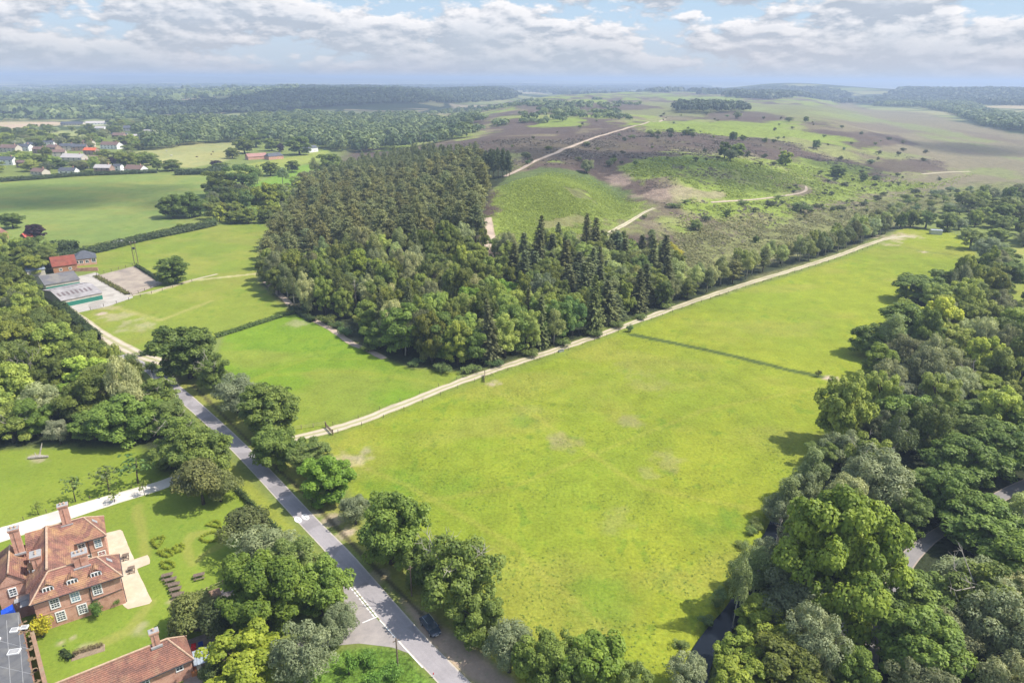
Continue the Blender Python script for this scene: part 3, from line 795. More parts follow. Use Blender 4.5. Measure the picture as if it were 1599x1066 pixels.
def boughs(rg, nb, sub, R_, zc, hz_, br=(.28, .42), zlow=-.75):
    """crown built as separate leafy boughs, with gaps of shade between them"""
    D = []
    while len(D) < nb:
        c = rdir(24, rg); c = c[c[:, 2] > zlow]
        if not len(D): D.append(c[0]); continue
        m = np.array([min(np.linalg.norm(q - d) for d in D) for q in c]); D.append(c[m.argmax()] if rg.random() < .8 else c[0])
    C_, r = [], []
    for d in D:
        b_ = rg.uniform(*br) * R_; k = 1 - .34 * max(0, -d[2])
        u = rg.uniform(.56, .84)
        c = np.array([d[0] * R_ * u * k, d[1] * R_ * u * k, zc + d[2] * hz_ * u])
        q = rdir(sub, rg)
        C_.append(c + q * b_ * rg.uniform(.45, .95, (sub, 1)) * np.array([1, 1, .72])); r.append(rg.uniform(.34, .62, sub) * b_)
    return np.concatenate(C_), np.concatenate(r)

def leafy(rg, f, c, r, dens, size, up=.35, jit=.55, flat=.85, droop=0., low=-.35, asp=.75):
    """sprays over the upper and outer skin of each clump"""
    for k in range(len(c)):
        n = max(8, int(dens * r[k] ** 2))
        d = rdir(int(n * 1.7), rg); d = d[d[:, 2] > low + .25 * rg.random(len(d))][:n]
        rr = r[k] * (rg.uniform(.72, 1.06, len(d)) + .10 * np.sin(d[:, 0] * 7 + k) * np.sin(d[:, 1] * 7 + k))[:, None]
        p = d * rr * np.array([1, 1, flat]) + c[k]
        if droop: p[:, 2] -= droop * rg.random(len(d)) * (np.hypot(d[:, 0], d[:, 1]) ** 2) * r[k]
        out = np.linalg.norm(p - c, axis=0) if False else None
        N = unit(d + rdir(len(d), rg) * jit + np.array([0, 0, up]))
        V, q = sprays(p, N, size * rg.uniform(.6, 1.35, len(d)), rg, asp)
        f.put(V, rg.uniform(.0, .9) * .66 + rg.random(len(d)) * .42)

def limbs(b, h0, r0, tips, rg, trunk_top=.55, n=6, seg=3, wig=.12, taper=.22):
    top = np.array([0, 0, h0 * trunk_top]); lean = rg.normal(size=2) * .03 * h0
    pts = [(0, 0, -.3), (lean[0] * .2, lean[1] * .2, h0 * trunk_top * .35), (lean[0] * .6, lean[1] * .6, h0 * trunk_top * .7), (lean[0], lean[1], h0 * trunk_top)]
    b.tube(pts, [r0 * 1.35, r0 * .95, r0 * .8, r0 * .6], 7)
    for t in tips:
        s = rg.uniform(.45, 1.)
        st = np.array([lean[0] * s, lean[1] * s, h0 * trunk_top * s])
        P = [st]
        for i in range(1, seg + 1):
            k = i / seg
            p = st + (np.array(t) - st) * k + rg.normal(size=3) * wig * np.linalg.norm(np.array(t) - st) * (1 - k) * .6
            p[2] += .10 * np.linalg.norm(np.array(t) - st) * sin(pi * k)
            P.append(p)
        rr = r0 * rg.uniform(.28, .45)
        b.tube(P, [rr * (1 - (1 - taper) * i / seg) for i in range(seg + 1)], 5, cap=False)

LIB = {}
def plant_proto(kind, v):
    """-> dict(h, w, crown mesh, trunk mesh, extra)"""
    k = (kind, v)
    if k in LIB: return LIB[k]
    rg = np.random.default_rng(abs(hash_(kind)) % 9999 + v * 131)
    f = Foliage(); b = MB(); ex = None
    if kind in ('oak', 'roundoak', 'stag', 'maple', 'sallow', 'ash', 'purple', 'bigmaple'):
        H_, R_ = dict(roundoak=(13., 6.), oak=(13., 6.), stag=(13., 6.), maple=(13.5, 5.6), sallow=(9., 4.6), ash=(15., 5.6), purple=(11., 5.2), bigmaple=(19., 10.))[kind]
        zb = dict(roundoak=.05, oak=.08, stag=.10, maple=.05, sallow=.02, ash=.10, purple=.08, bigmaple=.03)[kind] * H_
        zc = (H_ + zb) / 2; hz_ = (H_ - zb) / 2
        nl = dict(roundoak=66, oak=66, stag=64, maple=84, sallow=70, ash=76, purple=60, bigmaple=190)[kind]
        rl = dict(roundoak=(.13, .29), oak=(.13, .29), stag=(.13, .26), maple=(.12, .24), sallow=(.13, .28), ash=(.11, .26), purple=(.15, .28), bigmaple=(.09, .18))[kind]
        c, r = lobes(rg, nl, R_, zc, hz_ * 1.02, .62 if kind != 'stag' else .45, rl, -.92)
        if kind in ('oak', 'roundoak', 'stag', 'ash', 'maple', 'bigmaple'):
            c, r = boughs(rg, dict(roundoak=24, oak=14, stag=11, ash=15, maple=15, bigmaple=26)[kind], dict(roundoak=9, oak=8, stag=7, ash=8, maple=9, bigmaple=10)[kind], R_, zc, hz_, dict(roundoak=(.24, .38), oak=(.30, .46), stag=(.28, .42), ash=(.24, .42), maple=(.26, .40), bigmaple=(.18, .32))[kind])
        if kind in ('oak', 'roundoak', 'stag', 'ash', 'maple', 'purple', 'bigmaple'):   # low skirts hanging round the stem
            na = 11; th = np.arange(na) * 2 * pi / na + rg.normal(size=na) * .25; rr = R_ * rg.uniform(.42, .74, na)
            c = np.concatenate([c, np.stack([np.cos(th) * rr, np.sin(th) * rr, zb + H_ * rg.uniform(.07, .24, na)], 1)]); r = np.concatenate([r, R_ * rg.uniform(.16, .25, na)])
        ci, ri = lobes(rg, 10, R_ * .55, zc - .08 * hz_, hz_ * .55, .1, (.34, .5), -.8); c = np.concatenate([c, ci]); r = np.concatenate([r, ri])
        dens, size, asp, dr = dict(roundoak=(125, .225, .75, 0.), oak=(135, .225, .75, 0.), stag=(115, .22, .75, 0.), maple=(150, .23, .8, .25), sallow=(210, .17, .4, .2), ash=(150, .205, .5, .2), purple=(130, .24, .8, 0.), bigmaple=(110, .27, .8, .3))[kind]
        leafy(rg, f, c, r, dens, size, droop=dr, asp=asp, up=.5, jit=.6, low=-.55)
        mt = dict(roundoak=OAKL, oak=OAKL, stag=OAKL, maple=MAPLEL, sallow=SALLOWL, ash=ASHL, purple=PURPLEL, bigmaple=MAPLEL)[kind]
        limbs(b, H_, .032 * H_, c[:14], rg, .5 if kind != 'sallow' else .3)
        bk = BARK
        if kind == 'stag':   # bare antlers standing out of the living crown
            e = MB()
            for i in range(9):
                a = rg.uniform(0, 2 * pi); s = np.array([cos(a) * R_ * .25, sin(a) * R_ * .25, H_ * rg.uniform(.55, .75)])
                t = np.array([cos(a) * R_ * rg.uniform(.7, 1.05), sin(a) * R_ * rg.uniform(.7, 1.05), H_ * rg.uniform(.66, .98)])
                m1 = s + (t - s) * .5 + rg.normal(size=3) * .8
                e.tube([s, m1, t], [.10, .065, .02], 5)
                for j in range(4):
                    q = m1 + (t - m1) * rg.uniform(0, .9); tt = q + unit(rg.normal(size=3) + unit(t - s) * .8 + np.array([0, 0, .4])) * rg.uniform(.8, 2.0)
                    e.tube([q, (q + tt) / 2 + rg.normal(size=3) * .15, tt], [.045, .03, .012], 4, cap=False)
            ex = ('dead_branches', e.mesh('dead_branches', DEADWOOD))
    elif kind == 'birch':
        H_, R_ = 14., 3.3; zc, hz_ = 8.6, 5.6
        c, r = lobes(rg, 34, R_, zc, hz_, .45, (.26, .44), -.8)
        c[:, :2] *= (1.15 - .6 * np.clip((c[:, 2] - zc) / hz_, -1, 1))[:, None] * .9
        leafy(rg, f, c, r, 150, .19, droop=.9, asp=.5, jit=.8, up=.45, low=-.7)
        limbs(b, H_, .16, c[:16], rg, .85, seg=2); mt, bk = BIRCHL, BIRCHBARK
    elif kind == 'pine':
        H_, R_ = 19., 3.6; bk, mt = PINEBARK, PINEL
        b.tube([(0, 0, -.3), (.1, 0, H_ * .5), (0, .1, H_ * .97)], [.28, .2, .04], 6)
        z = H_ * .24
        while z < H_ * .99:
            q = (z / H_ - .24) / .76
            L = R_ * (1 - q ** 2.3) ** .62 * rg.uniform(.75, 1.1) * min(1., .62 + q * 2.2)
            nb = 5 if q < .85 else 4
            a0 = rg.uniform(0, 6.3)
            for j in range(nb):
                if rg.random() < .12: continue
                a = a0 + 2 * pi * j / nb + rg.normal() * .25; l_ = L * rg.uniform(.5, 1.22)
                rise = l_ * (.10 + .45 * q)
                tip = np.array([cos(a) * l_, sin(a) * l_, z + rise])
                if l_ > 1.2 and rg.random() < .5: b.tube([(0, 0, z), tuple(tip)], [.06, .02], 4, cap=False)
                nt_ = int(12 + l_ * 22)
                s = rg.uniform(.3, 1.05, nt_)[:, None]
                p = np.array([0, 0, z]) + (tip - np.array([0, 0, z])) * s + rg.normal(size=(nt_, 3)) * np.array([.44, .44, .26])
                N = unit(rdir(nt_, rg) + np.array([cos(a) * .5, sin(a) * .5, .9]))
                V, qd = sprays(p, N, rg.uniform(.2, .4, nt_), rg, .5)
                f.put(V, .22 + .26 * s[:, 0] * rg.uniform(.5, 1.3) + .34 * rg.random(nt_))
            z += .62 * rg.uniform(.8, 1.25)
    elif kind == 'spruce':
        H_, R_ = 19., 3.1; bk, mt = BARK, SPRUCEL
        b.tube([(0, 0, -.3), (0, 0, H_ * .5), (0, 0, H_ * .99)], [.26, .17, .02], 6)
        z = H_ * .05
        while z < H_ * 1.0:
            q = z / H_
            L = R_ * (1 - q) ** .66 * rg.uniform(.78, 1.15) + .12
            nb = max(4, int(9 * (1 - q) + 3)); a0 = rg.uniform(0, 6.3)
            for j in range(nb):
                a = a0 + 2 * pi * j / nb + rg.normal() * .18; l_ = L * rg.uniform(.65, 1.15)
                dr = -l_ * (.42 - .5 * q) + rg.normal() * .08
                nt_ = int(5 + l_ * 8)
                s = rg.uniform(.25, 1.05, nt_)[:, None]
                dirv = np.array([cos(a) * l_, sin(a) * l_, dr])
                p = np.array([0, 0, z]) + dirv * s + rg.normal(size=(nt_, 3)) * np.array([.16, .16, .10])
                N = unit(rdir(nt_, rg) * .6 + np.array([cos(a) * .5, sin(a) * .5, 1.0]))
                roll = unit(dirv + rdir(nt_, rg) * .5 * l_)
                V, qd = sprays(p, N, rg.uniform(.26, .48, nt_), rg, .45, roll)
                f.put(V, .1 + .5 * s[:, 0] * rg.uniform(.5, 1.2) + .25 * rg.random(nt_))
            z += .46 * rg.uniform(.85, 1.2)
    elif kind in ('bush', 'gorse', 'yew'):
        H_, R_ = dict(bush=(2.6, 1.9), gorse=(1.8, 1.6), yew=(8.5, 3.8))[kind]
        nl = 26 if kind == 'yew' else 14
        c, r = lobes(rg, nl, R_, H_ * .48, H_ * .52, .35, (.26, .46), -.7)
        leafy(rg, f, c, r, {'bush': 210, 'gorse': 200, 'yew': 210}[kind], {'bush': .13, 'gorse': .12, 'yew': .19}[kind], asp=.55, low=-.6, jit=.7)
        mt = dict(bush=BUSHL, gorse=GORSEL, yew=YEWL)[kind]; bk = BARK
        limbs(b, H_, .05 * R_ + .03, c[:7], rg, .35, seg=2)
    elif kind == 'sapling':
        H_, R_ = 5.2, 1.5
        c, r = lobes(rg, 16, R_, 3.1, 2.0, .4, (.25, .45), -.8)
        leafy(rg, f, c, r, 34, .2, asp=.6, low=-.8, jit=.9); mt, bk = BUSHL, BARK
        limbs(b, H_, .06, c[:9], rg, .75, seg=2)
    elif kind == 'dead':
        H_, R_ = 12., 4.; bk, mt = DEADWOOD, None
        b.tube([(0, 0, -.3), (.2, 0, 4), (.0, .3, 8), (.3, .2, 11.5)], [.38, .28, .18, .05], 7)
        for i in range(16):
            z = rg.uniform(3.5, 11); a = rg.uniform(0, 6.3); L = rg.uniform(1.4, 3.8) * (1.1 - z / 16)
            t = np.array([cos(a) * L, sin(a) * L, z + L * rg.uniform(.1, .8)]); s = np.array([0.1, .1, z])
            m1 = (s + t) / 2 + rg.normal(size=3) * .35
            b.tube([s, m1, t], [.12, .08, .02], 5, cap=False)
            for j in range(4):
                q = m1 + (t - m1) * rg.random(); tt = q + unit(rg.normal(size=3) + np.array([cos(a), sin(a), .5])) * rg.uniform(.5, 1.4)
                b.tube([q, tt], [.05, .015], 4, cap=False)
    tm = b.mesh('trunk', bk)
    tm.polygons.foreach_set('use_smooth', [True] * len(tm.polygons))
    cm = f.mesh('crown', mt) if f.V else None
    if cm is not None:
        A = np.empty(len(cm.vertices) * 3, np.float32); cm.vertices.foreach_get('co', A); A = A.reshape(-1, 3)
        W = (np.percentile(A[:, 0], 99.5) - np.percentile(A[:, 0], .5) + np.percentile(A[:, 1], 99.5) - np.percentile(A[:, 1], .5)) / 2
        Ht = float(np.percentile(A[:, 2], 99.5))
    else: W, Ht = R_ * 1.6, 12.
    LIB[k] = dict(h=Ht, w=float(W), crown=cm, trunk=tm, extra=ex)
    return LIB[k]

def hash_(s):
    h = 7
    for ch in s: h = (h * 31 + ord(ch)) & 0xFFFFFF
    return h

OAKL = leafmat('oak_leaves', (0.0756, 0.1196, 0.0244), (0.266, 0.3294, 0.0634), 0.3)
MAPLEL = leafmat('maple_leaves', (0.119, 0.1776, 0.0285), (0.3806, 0.4361, 0.0666), 0.36)
SALLOWL = leafmat('sallow_leaves', (0.1348, 0.1713, 0.0793), (0.341, 0.3775, 0.1983), 0.28)
ASHL = leafmat('ash_leaves', (0.1037, 0.1586, 0.039), (0.2989, 0.3599, 0.0976), 0.33)
PURPLEL = leafmat('copper_beech_leaves', (.020, .010, .012), (.055, .022, .028), .15)
BIRCHL = leafmat('birch_leaves', (0.119, 0.1665, 0.0571), (0.3172, 0.3727, 0.1507), 0.33)
PINEL = leafmat('pine_needles', (.095, .118, .048), (.255, .282, .108), 0.18)
SPRUCEL = leafmat('spruce_needles', (.062, .084, .038), (.185, .220, .088), 0.16)
BUSHL = leafmat('bush_leaves', (0.078, 0.1235, 0.0325), (0.2275, 0.2795, 0.078), 0.28)
GORSEL = leafmat('gorse_shoots', (0.036, 0.052, 0.02), (0.11, 0.13, 0.045), .1)
YEWL = leafmat('yew_leaves', (0.0546, 0.0728, 0.0234), (0.2015, 0.208, 0.0676), 0.18)
KINDNAME = dict(roundoak='oak_tree', oak='oak_tree', stag='stag_headed_oak', maple='maple_tree', bigmaple='maple_tree', sallow='sallow_tree', ash='ash_tree', purple='copper_beech', birch='birch_tree',
                pine='pine_tree', spruce='spruce_tree', bush='bush', gorse='gorse_bush', yew='yew_tree', sapling='sapling', dead='dead_tree')
NVAR = dict(roundoak=4, oak=7, stag=3, maple=4, bigmaple=2, sallow=5, ash=5, purple=1, birch=4, pine=6, spruce=5, bush=3, gorse=3, yew=2, sapling=3, dead=2)
ALLT = []
def plant(kind, x, y, h, w, label, group=None, col=(1, 1, 1), v=None, rz=None, lean=0.03):
    """one tree: empty at its foot, trunk and crown under it"""
    v = R.randrange(NVAR[kind]) if v is None else v % NVAR[kind]
    P = plant_proto(kind, v)
    cat = 'tree' if kind not in ('bush', 'gorse') else 'bush'
    e = empty(KINDNAME[kind], (x, y, hz(x, y)), label, cat, group)
    e.rotation_euler = (R.gauss(0, lean), R.gauss(0, lean), R.uniform(0, 6.28) if rz is None else rz)
    e.scale = (w / P['w'], w / P['w'], h / P['h'])
    for nm in ('trunk', 'crown'):
        if P[nm] is None: continue
        o = link(nm, P[nm], e)
        if nm == 'crown': o.color = (*col, 1)
    if P['extra']: link(P['extra'][0], P['extra'][1], e)
    ALLT.append((x, y, kind, h, w))
    return e

def T(kind, xb, yb, ytop, wpx, label, col=(1, 1, 1), group=None, v=None, wood=False):
    """a tree standing at photograph point (xb, yb), crown top at ytop, crown width in photograph pixels"""
    if kind not in ('pine', 'spruce', 'birch', 'dead', 'sapling', 'bush', 'gorse'): yb = yb - .17 * (yb - ytop)
    x, y, z = gph(xb, yb)
    lo, hi = .5, 60.
    for _ in range(40):
        m = (lo + hi) / 2
        if pj(x, y, z + m)[1] > ytop: lo = m
        else: hi = m
    h = lo
    d = pj(x, y, z + h * .6)[2]
    if xb < 1000 and yb > 560: wpx *= .94
    return plant(kind, x, y, h, wpx * d / F, label, group, col, v)
# ------------------------------------------------------------------ buildings and small things
def slab(b, pts, th):
    """thick sheet through 3 or 4 points, thickness downward"""
    n = len(pts); i = len(b.v)
    b.v += [tuple(p) for p in pts] + [(p[0], p[1], p[2] - th) for p in pts]
    b.f.append(tuple(range(i, i + n))); b.f.append(tuple(reversed(range(i + n, i + 2 * n))))
    for k in range(n):
        j = (k + 1) % n; b.f.append((i + k, i + n + k, i + n + j, i + j))

def hip_roof(b, fr, a0, a1, b0, b1, ze, zr, axis='a', hip0=0., hip1=0., ov=.35, th=.14):
    """roof over a rectangle; hip0/hip1 = run of the hip at the two ends (0 = gable)"""
    a0 -= ov; a1 += ov; b0 -= ov; b1 += ov
    if axis == 'a':
        m = (b0 + b1) / 2; r0 = (a0 + hip0, m); r1 = (a1 - hip1, m)
        A, B, C_, D = (a0, b0), (a1, b0), (a1, b1), (a0, b1)
    else:
        m = (a0 + a1) / 2; r0 = (m, b0 + hip0); r1 = (m, b1 - hip1)
        A, B, C_, D = (a1, b0), (a1, b1), (a0, b1), (a0, b0)
    e = lambda p, z: fr(p[0], p[1], z)
    slab(b, [e(A, ze), e(B, ze), e(r1, zr), e(r0, zr)], th); slab(b, [e(C_, ze), e(D, ze), e(r0, zr), e(r1, zr)], th)
    if hip1: slab(b, [e(B, ze), e(C_, ze), e(r1, zr)], th)
    if hip0: slab(b, [e(D, ze), e(A, ze), e(r0, zr)], th)
    return r0, r1

def gable_wall(b, fr, axis, at, lo, hi, z0, ze, zr, th=.3):
    m = (lo + hi) / 2
    for s in (0,):
        q = [(lo, z0), (hi, z0), (hi, ze), (m, zr), (lo, ze)]
        P0 = [fr(at, p, z) if axis == 'a' else fr(p, at, z) for p, z in q]; P1 = [fr(at + th, p, z) if axis == 'a' else fr(p, at + th, z) for p, z in q]
        i = len(b.v); n = 5; b.v += P0 + P1
        b.f.append(tuple(range(i, i + n))); b.f.append(tuple(reversed(range(i + n, i + 2 * n))))
        for k in range(n):
            j = (k + 1) % n; b.f.append((i + k, i + n + k, i + n + j, i + j))

def window(root, fr, side, u, z, w, h, off, glass=GLASS, bars=(3, 4), fm=WHITE, depth=.1):
    """framed window on wall line; side 'b-' faces smaller b, 'a+' faces larger a, etc. u is the position along the wall"""
    def P(p, d, zz):
        s = {'b-': fr(p, off - d, zz), 'b+': fr(p, off + d, zz), 'a+': fr(off + d, p, zz), 'a-': fr(off - d, p, zz)}[side]
        return s
    def bx(b, p0, p1, z0, z1, d0, d1):
        b.hexa([P(p0, d0, z0), P(p1, d0, z0), P(p1, d1, z0), P(p0, d1, z0), P(p0, d0, z1), P(p1, d0, z1), P(p1, d1, z1), P(p0, d1, z1)])
    b = MB(); f = min(.16, w * .13)
    bx(b, u - w / 2, u - w / 2 + f, z, z + h, -.05, depth); bx(b, u + w / 2 - f, u + w / 2, z, z + h, -.05, depth)
    bx(b, u - w / 2 + f, u + w / 2 - f, z, z + f, -.05, depth); bx(b, u - w / 2 + f, u + w / 2 - f, z + h - f, z + h, -.05, depth)
    iw, ih = w - 2 * f, h - 2 * f
    for i in range(1, bars[0]):
        p = u - w / 2 + f + iw * i / bars[0]; bx(b, p - .03, p + .03, z + f, z + h - f, .0, depth * .75)
    for j in range(1, bars[1]):
        q = z + f + ih * j / bars[1]; t = .06 if bars[1] > 2 and j == bars[1] // 2 else .03
        bx(b, u - w / 2 + f, u + w / 2 - f, q - t, q + t, .0, depth * .7)
    wo = b.build('window', fm, root)
    g = MB(); bx(g, u - w / 2 + f * .9, u + w / 2 - f * .9, z + f * .9, z + h - f * .9, -.06, .035)
    g.build('pane', glass, wo)
    return wo

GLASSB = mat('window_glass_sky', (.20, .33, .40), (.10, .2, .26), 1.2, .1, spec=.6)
GLASSR = mat('window_red_blind', (.30, .05, .05), (.2, .03, .03), 1.5, .3)
# ---- the brick manor
A_, B_ = gp(70, 984), gp(197, 941)
L_ = hypot(B_[0] - A_[0], B_[1] - A_[1]); E1 = ((B_[0] - A_[0]) / L_, (B_[1] - A_[1]) / L_)
MF = frame((*B_, 0), e1=E1)
man = empty('manor_house', (*MF(-6, 8, 0)[:2], 0), 'large red brick manor with lichened tiled hip roofs and tall chimneys', 'house')
ZE, ZR = 5.5, 8.35
b = MB()
b.box(MF, -11.6, 0, 0, 5.6, -.2, ZE); b.box(MF, -12.2, -6.2, 5.6, 13.2, -.2, ZE); b.box(MF, -12.2, -1.4, 13.2, 19, -.2, ZE + .002); b.box(MF, -16.6, -12.2, 7, 17, -.2, ZE - .3)
W_ = b.build('wall', BRICK, man)
b = MB(); b.box(MF, -11.64, .04, -.05, 0, 2.72, 2.92); b.box(MF, 0, .05, -.05, 5.6, 2.72, 2.92); b.box(MF, -1.4, -1.35, 13.15, 19, 2.72, 2.92); b.box(MF, -6.2, -1.4, 13.14, 13.2, 2.72, 2.92)
b.build_split('band_course', mat('band_brick', (.50, .30, .22), (.40, .23, .17), 2.), W_)
b = MB(); hip_roof(b, MF, -11.6, 0, 0, 5.6, ZE + .05, ZR, 'a', 2.9, 2.9, .42)
hip_roof(b, MF, -12.2, -6.2, 3.4, 18.6, ZE + .1, ZR + .25, 'b', .2, 2.6, .35); hip_roof(b, MF, -12.2, -1.4, 13.2, 19, ZE + .05, ZR, 'a', .3, 2.8, .42)
hip_roof(b, MF, -16.6, -12.4, 7, 17, ZE - .35, ZR - .75, 'b', 0., 2.2, .3)
ROOF = b.build('roof', TILE, man)
b = MB(); gable_wall(b, MF, 'b', 6.9, -16.6, -12.4, ZE - .3, ZE - .25, ZR - 1.1, .3); b.build('gable', BRICK, man)
b = MB()   # pale ridge and hip tiles
def ridge(p, q, r=.13): b.tube([MF(*p), MF(*q)], r, 6)
ym = 2.8
ridge((-9.1, ym, ZR + .02), (-2.5, ym, ZR + .02)); ridge((-2.5, ym, ZR), (.4, -.4, ZE + .08)); ridge((-2.5, ym, ZR), (.4, 6, ZE + .08)); ridge((-9.1, ym, ZR), (-12, -.4, ZE + .08))
ridge((-9.2, 3.2, ZR + .27), (-9.2, 16, ZR + .27), .2); ridge((-9, 16.1, ZR + .02), (-3.8, 16.1, ZR + .02)); ridge((-3.8, 16.1, ZR), (-1.0, 12.8, ZE + .08)); ridge((-3.8, 16.1, ZR), (-1.0, 19.4, ZE + .08)); ridge((-14.5, 6.8, ZR - .73), (-14.5, 15, ZR - .73))
b.build('ridge_tiles', mat('ridge_tile', (.50, .36, .25), (.36, .24, .17), 2.), ROOF)
b = MB(); b.box(MF, -12.0, .40, -.52, -.40, ZE - .06, ZE + .06); b.box(MF, -6.0, -1.1, 12.66, 12.78, ZE - .06, ZE + .06); b.box(MF, .42, .52, -.5, 6., ZE - .06, ZE + .06)
for a_, b_ in ((-4.3, -.12), (.12, .25), (-3.9, 13.08)): b.tube([MF(a_, b_, 0), MF(a_, b_, ZE)], .06, 6)
b.tube([MF(-4.3, -.1, 2.55), MF(0, -.1, 3.0)], .05, 6)
b.build_split('gutter', DARKM, man)
for u, z, g in ((-9.0, 3.35, GLASS), (-6.3, 3.35, GLASSB), (-3.3, 3.35, GLASS), (-8.7, .75, GLASS), (-5.8, .75, GLASS)): window(man, MF, 'b-', u, z, 1.35, 1.85, 0, g, (3, 4))
for u, z, g in ((-4.9, 3.4, GLASS), (-2.5, 3.4, GLASSB), (-4.4, .8, GLASS), (-2.3, .8, GLASSR)): window(man, MF, 'b-', u, z, 1.2, 1.75, 13.2, g, (2, 4))
for u, z in ((8.2, 3.4), (11., 3.4), (9.6, .8)): window(man, MF, 'a+', u, z, 1.2, 1.7, -6.2, GLASS, (2, 4))
for u in (1.6, 4.1): window(man, MF, 'a+', u, 3.4, 1.2, 1.7, 0, GLASS, (2, 4))
window(man, MF, 'b-', -14.6, 3.2, 1.1, 1.5, 6.9, GLASS, (2, 3))
def dormer(root, fr, u, side, off, z, w=1.5, h=.95, run=1.9, tile=TILE):
    """small tiled dormer: cheeks, little gabled roof and a white casement"""
    sg = {'b-': 1, 'a+': -1, 'a-': 1}[side]
    g = (lambda p, d, zz: fr(p, off + sg * d, zz)) if side == 'b-' else (lambda p, d, zz: fr(off + sg * d, p, zz))
    b = MB(); w2 = w / 2
    for s in (-1, 1):
        q = [g(u + s * w2, 0, z - .05), g(u + s * w2, 0, z + h), g(u + s * w2, run * .75, z + h)]
        q2 = [g(u + s * (w2 - .08), 0, z - .05), g(u + s * (w2 - .08), 0, z + h), g(u + s * (w2 - .08), run * .75, z + h)]
        i = len(b.v); b.v += q + q2; b.f += [(i, i + 1, i + 2), (i + 5, i + 4, i + 3), (i, i + 3, i + 4, i + 1), (i + 1, i + 4, i + 5, i + 2)]
    b.face([g(u - w2, .0, z + h), g(u + w2, .0, z + h), g(u, .05, z + h + .62)])
    d = b.build('dormer', tile, root)
    r = MB(); hb_ = z + h + .66
    slab(r, [g(u - w2 - .16, -.2, z + h - .06), g(u, -.1, hb_), g(u, run, hb_), g(u - w2 - .16, run * .7, z + h - .06)], .07)
    slab(r, [g(u, -.1, hb_), g(u + w2 + .16, -.2, z + h - .06), g(u + w2 + .16, run * .7, z + h - .06), g(u, run, hb_)], .07)
    r.build('dormer_roof', tile, d)
    f = MB()
    def bx(p0, p1, z0, z1, d0, d1): f.hexa([g(p0, d0, z0), g(p1, d0, z0), g(p1, d1, z0), g(p0, d1, z0), g(p0, d0, z1), g(p1, d0, z1), g(p1, d1, z1), g(p0, d1, z1)])
    for k in range(4): p = u - w2 + (w - .14) * k / 3; bx(p, p + .14, z, z + h, -.09, .03)
    for z0, z1 in ((z - .12, z + .16), (z + h - .12, z + h + .02)): bx(u - w2, u + w2, z0, z1, -.10, .03)
    f.build('casement', WHITE, d)
    f = MB(); bx(u - w2 + .08, u + w2 - .08, z + .1, z + h - .1, -.03, .02); f.build('dormer_glass', GLASS, d)
for u in (-9.4, -6.2, -3.0): dormer(man, MF, u, 'b-', .62, 6.2)
for u in (8.0, 10.9): dormer(man, MF, u, 'a-', -11.9, 6.15, 1.2, .8, 1.6)
b = MB()   # small pale rooflights on the hipped ends
for (p, q) in (((-.95, 2.6, 6.9), (-.95, 3.3, 6.9)), ((-2.35, 15.8, 6.9), (-2.35, 16.5, 6.9))):
    slab(b, [MF(p[0] + .35, p[1], p[2] - .25), MF(p[0] + .35, q[1], p[2] - .25), MF(p[0] - .35, q[1], p[2] + .48), MF(p[0] - .35, p[1], p[2] + .48)], .05)
b.build_split('rooflight', LEAD, man)
def chimney(root, fr, a, b0, w, d, z0, z1, pots=2, base=None, axis='a'):
    c = MB(); c.box(fr, a - w / 2, a + w / 2, b0 - d / 2, b0 + d / 2, z0, z1 - .5); c.box(fr, a - w / 2 - .09, a + w / 2 + .09, b0 - d / 2 - .09, b0 + d / 2 + .09, z1 - .5, z1 - .3)
    c.box(fr, a - w / 2 - .16, a + w / 2 + .16, b0 - d / 2 - .16, b0 + d / 2 + .16, z1 - .3, z1 - .08)
    c.box(fr, a - .07, a + .07, b0 - d / 2 - .1, b0 - d / 2, z0 + .8, z1 - .6)
    o = c.build('chimney', BRICK, root)
    p = MB()
    for k in range(pots):
        t = (k - (pots - 1) / 2) * .55
        x = fr(a + (t if axis == 'a' else 0), b0 + (0 if axis == 'a' else t), 0)
        p.tube([(x[0], x[1], z1 - .1), (x[0], x[1], z1 + .34)], [.19, .15], 8)
    p.build_split('chimney_pot', mat('pot_clay', (.5, .36, .26), (.4, .28, .2), 3.), o)
    q = MB(); q.box(fr, a - w / 2 - .22, a + w / 2 + .22, b0 - d / 2 - .3, b0 - d / 2 - .02, z0 + .32, z0 + .62); q.box(fr, a - w / 2 - .13, a + w / 2 + .13, b0 - d / 2 - .13, b0 + d / 2 + .13, z1 - .082, z1 - .03)
    q.build_split('flashing', LEAD, o)
chimney(man, MF, -6.3, 16.3, 1.35, .95, 7.4, 11.8); chimney(man, MF, -13.2, 13.2, 1.3, .95, 6.4, 11.6); chimney(man, MF, -10.6, 7.6, 1.3, 1.7, 6.3, 9.2, 2, axis='b'); chimney(man, MF, -4.6, 2.9, 1.9, 1.3, 7.2, 10.1, 3)
b = MB(); b.box(MF, -11.4, -9.9, 6.6, 8.6, 9.1, 9.2); b.build_split('lead_cap', LEAD, man)
b = MB(); b.box(MF, -14.6, -12.3, 5.0, 6.0, 3.0, 3.12); b.box(MF, -13.8, -12.6, 3.6, 6.4, 2.9, 3.0); b.build_split('porch_roof', LEAD, man)
b = MB(); b.box(MF, -14.4, -12.3, 5.1, 6.9, -.1, 2.98); b.build('porch', BRICK, man)
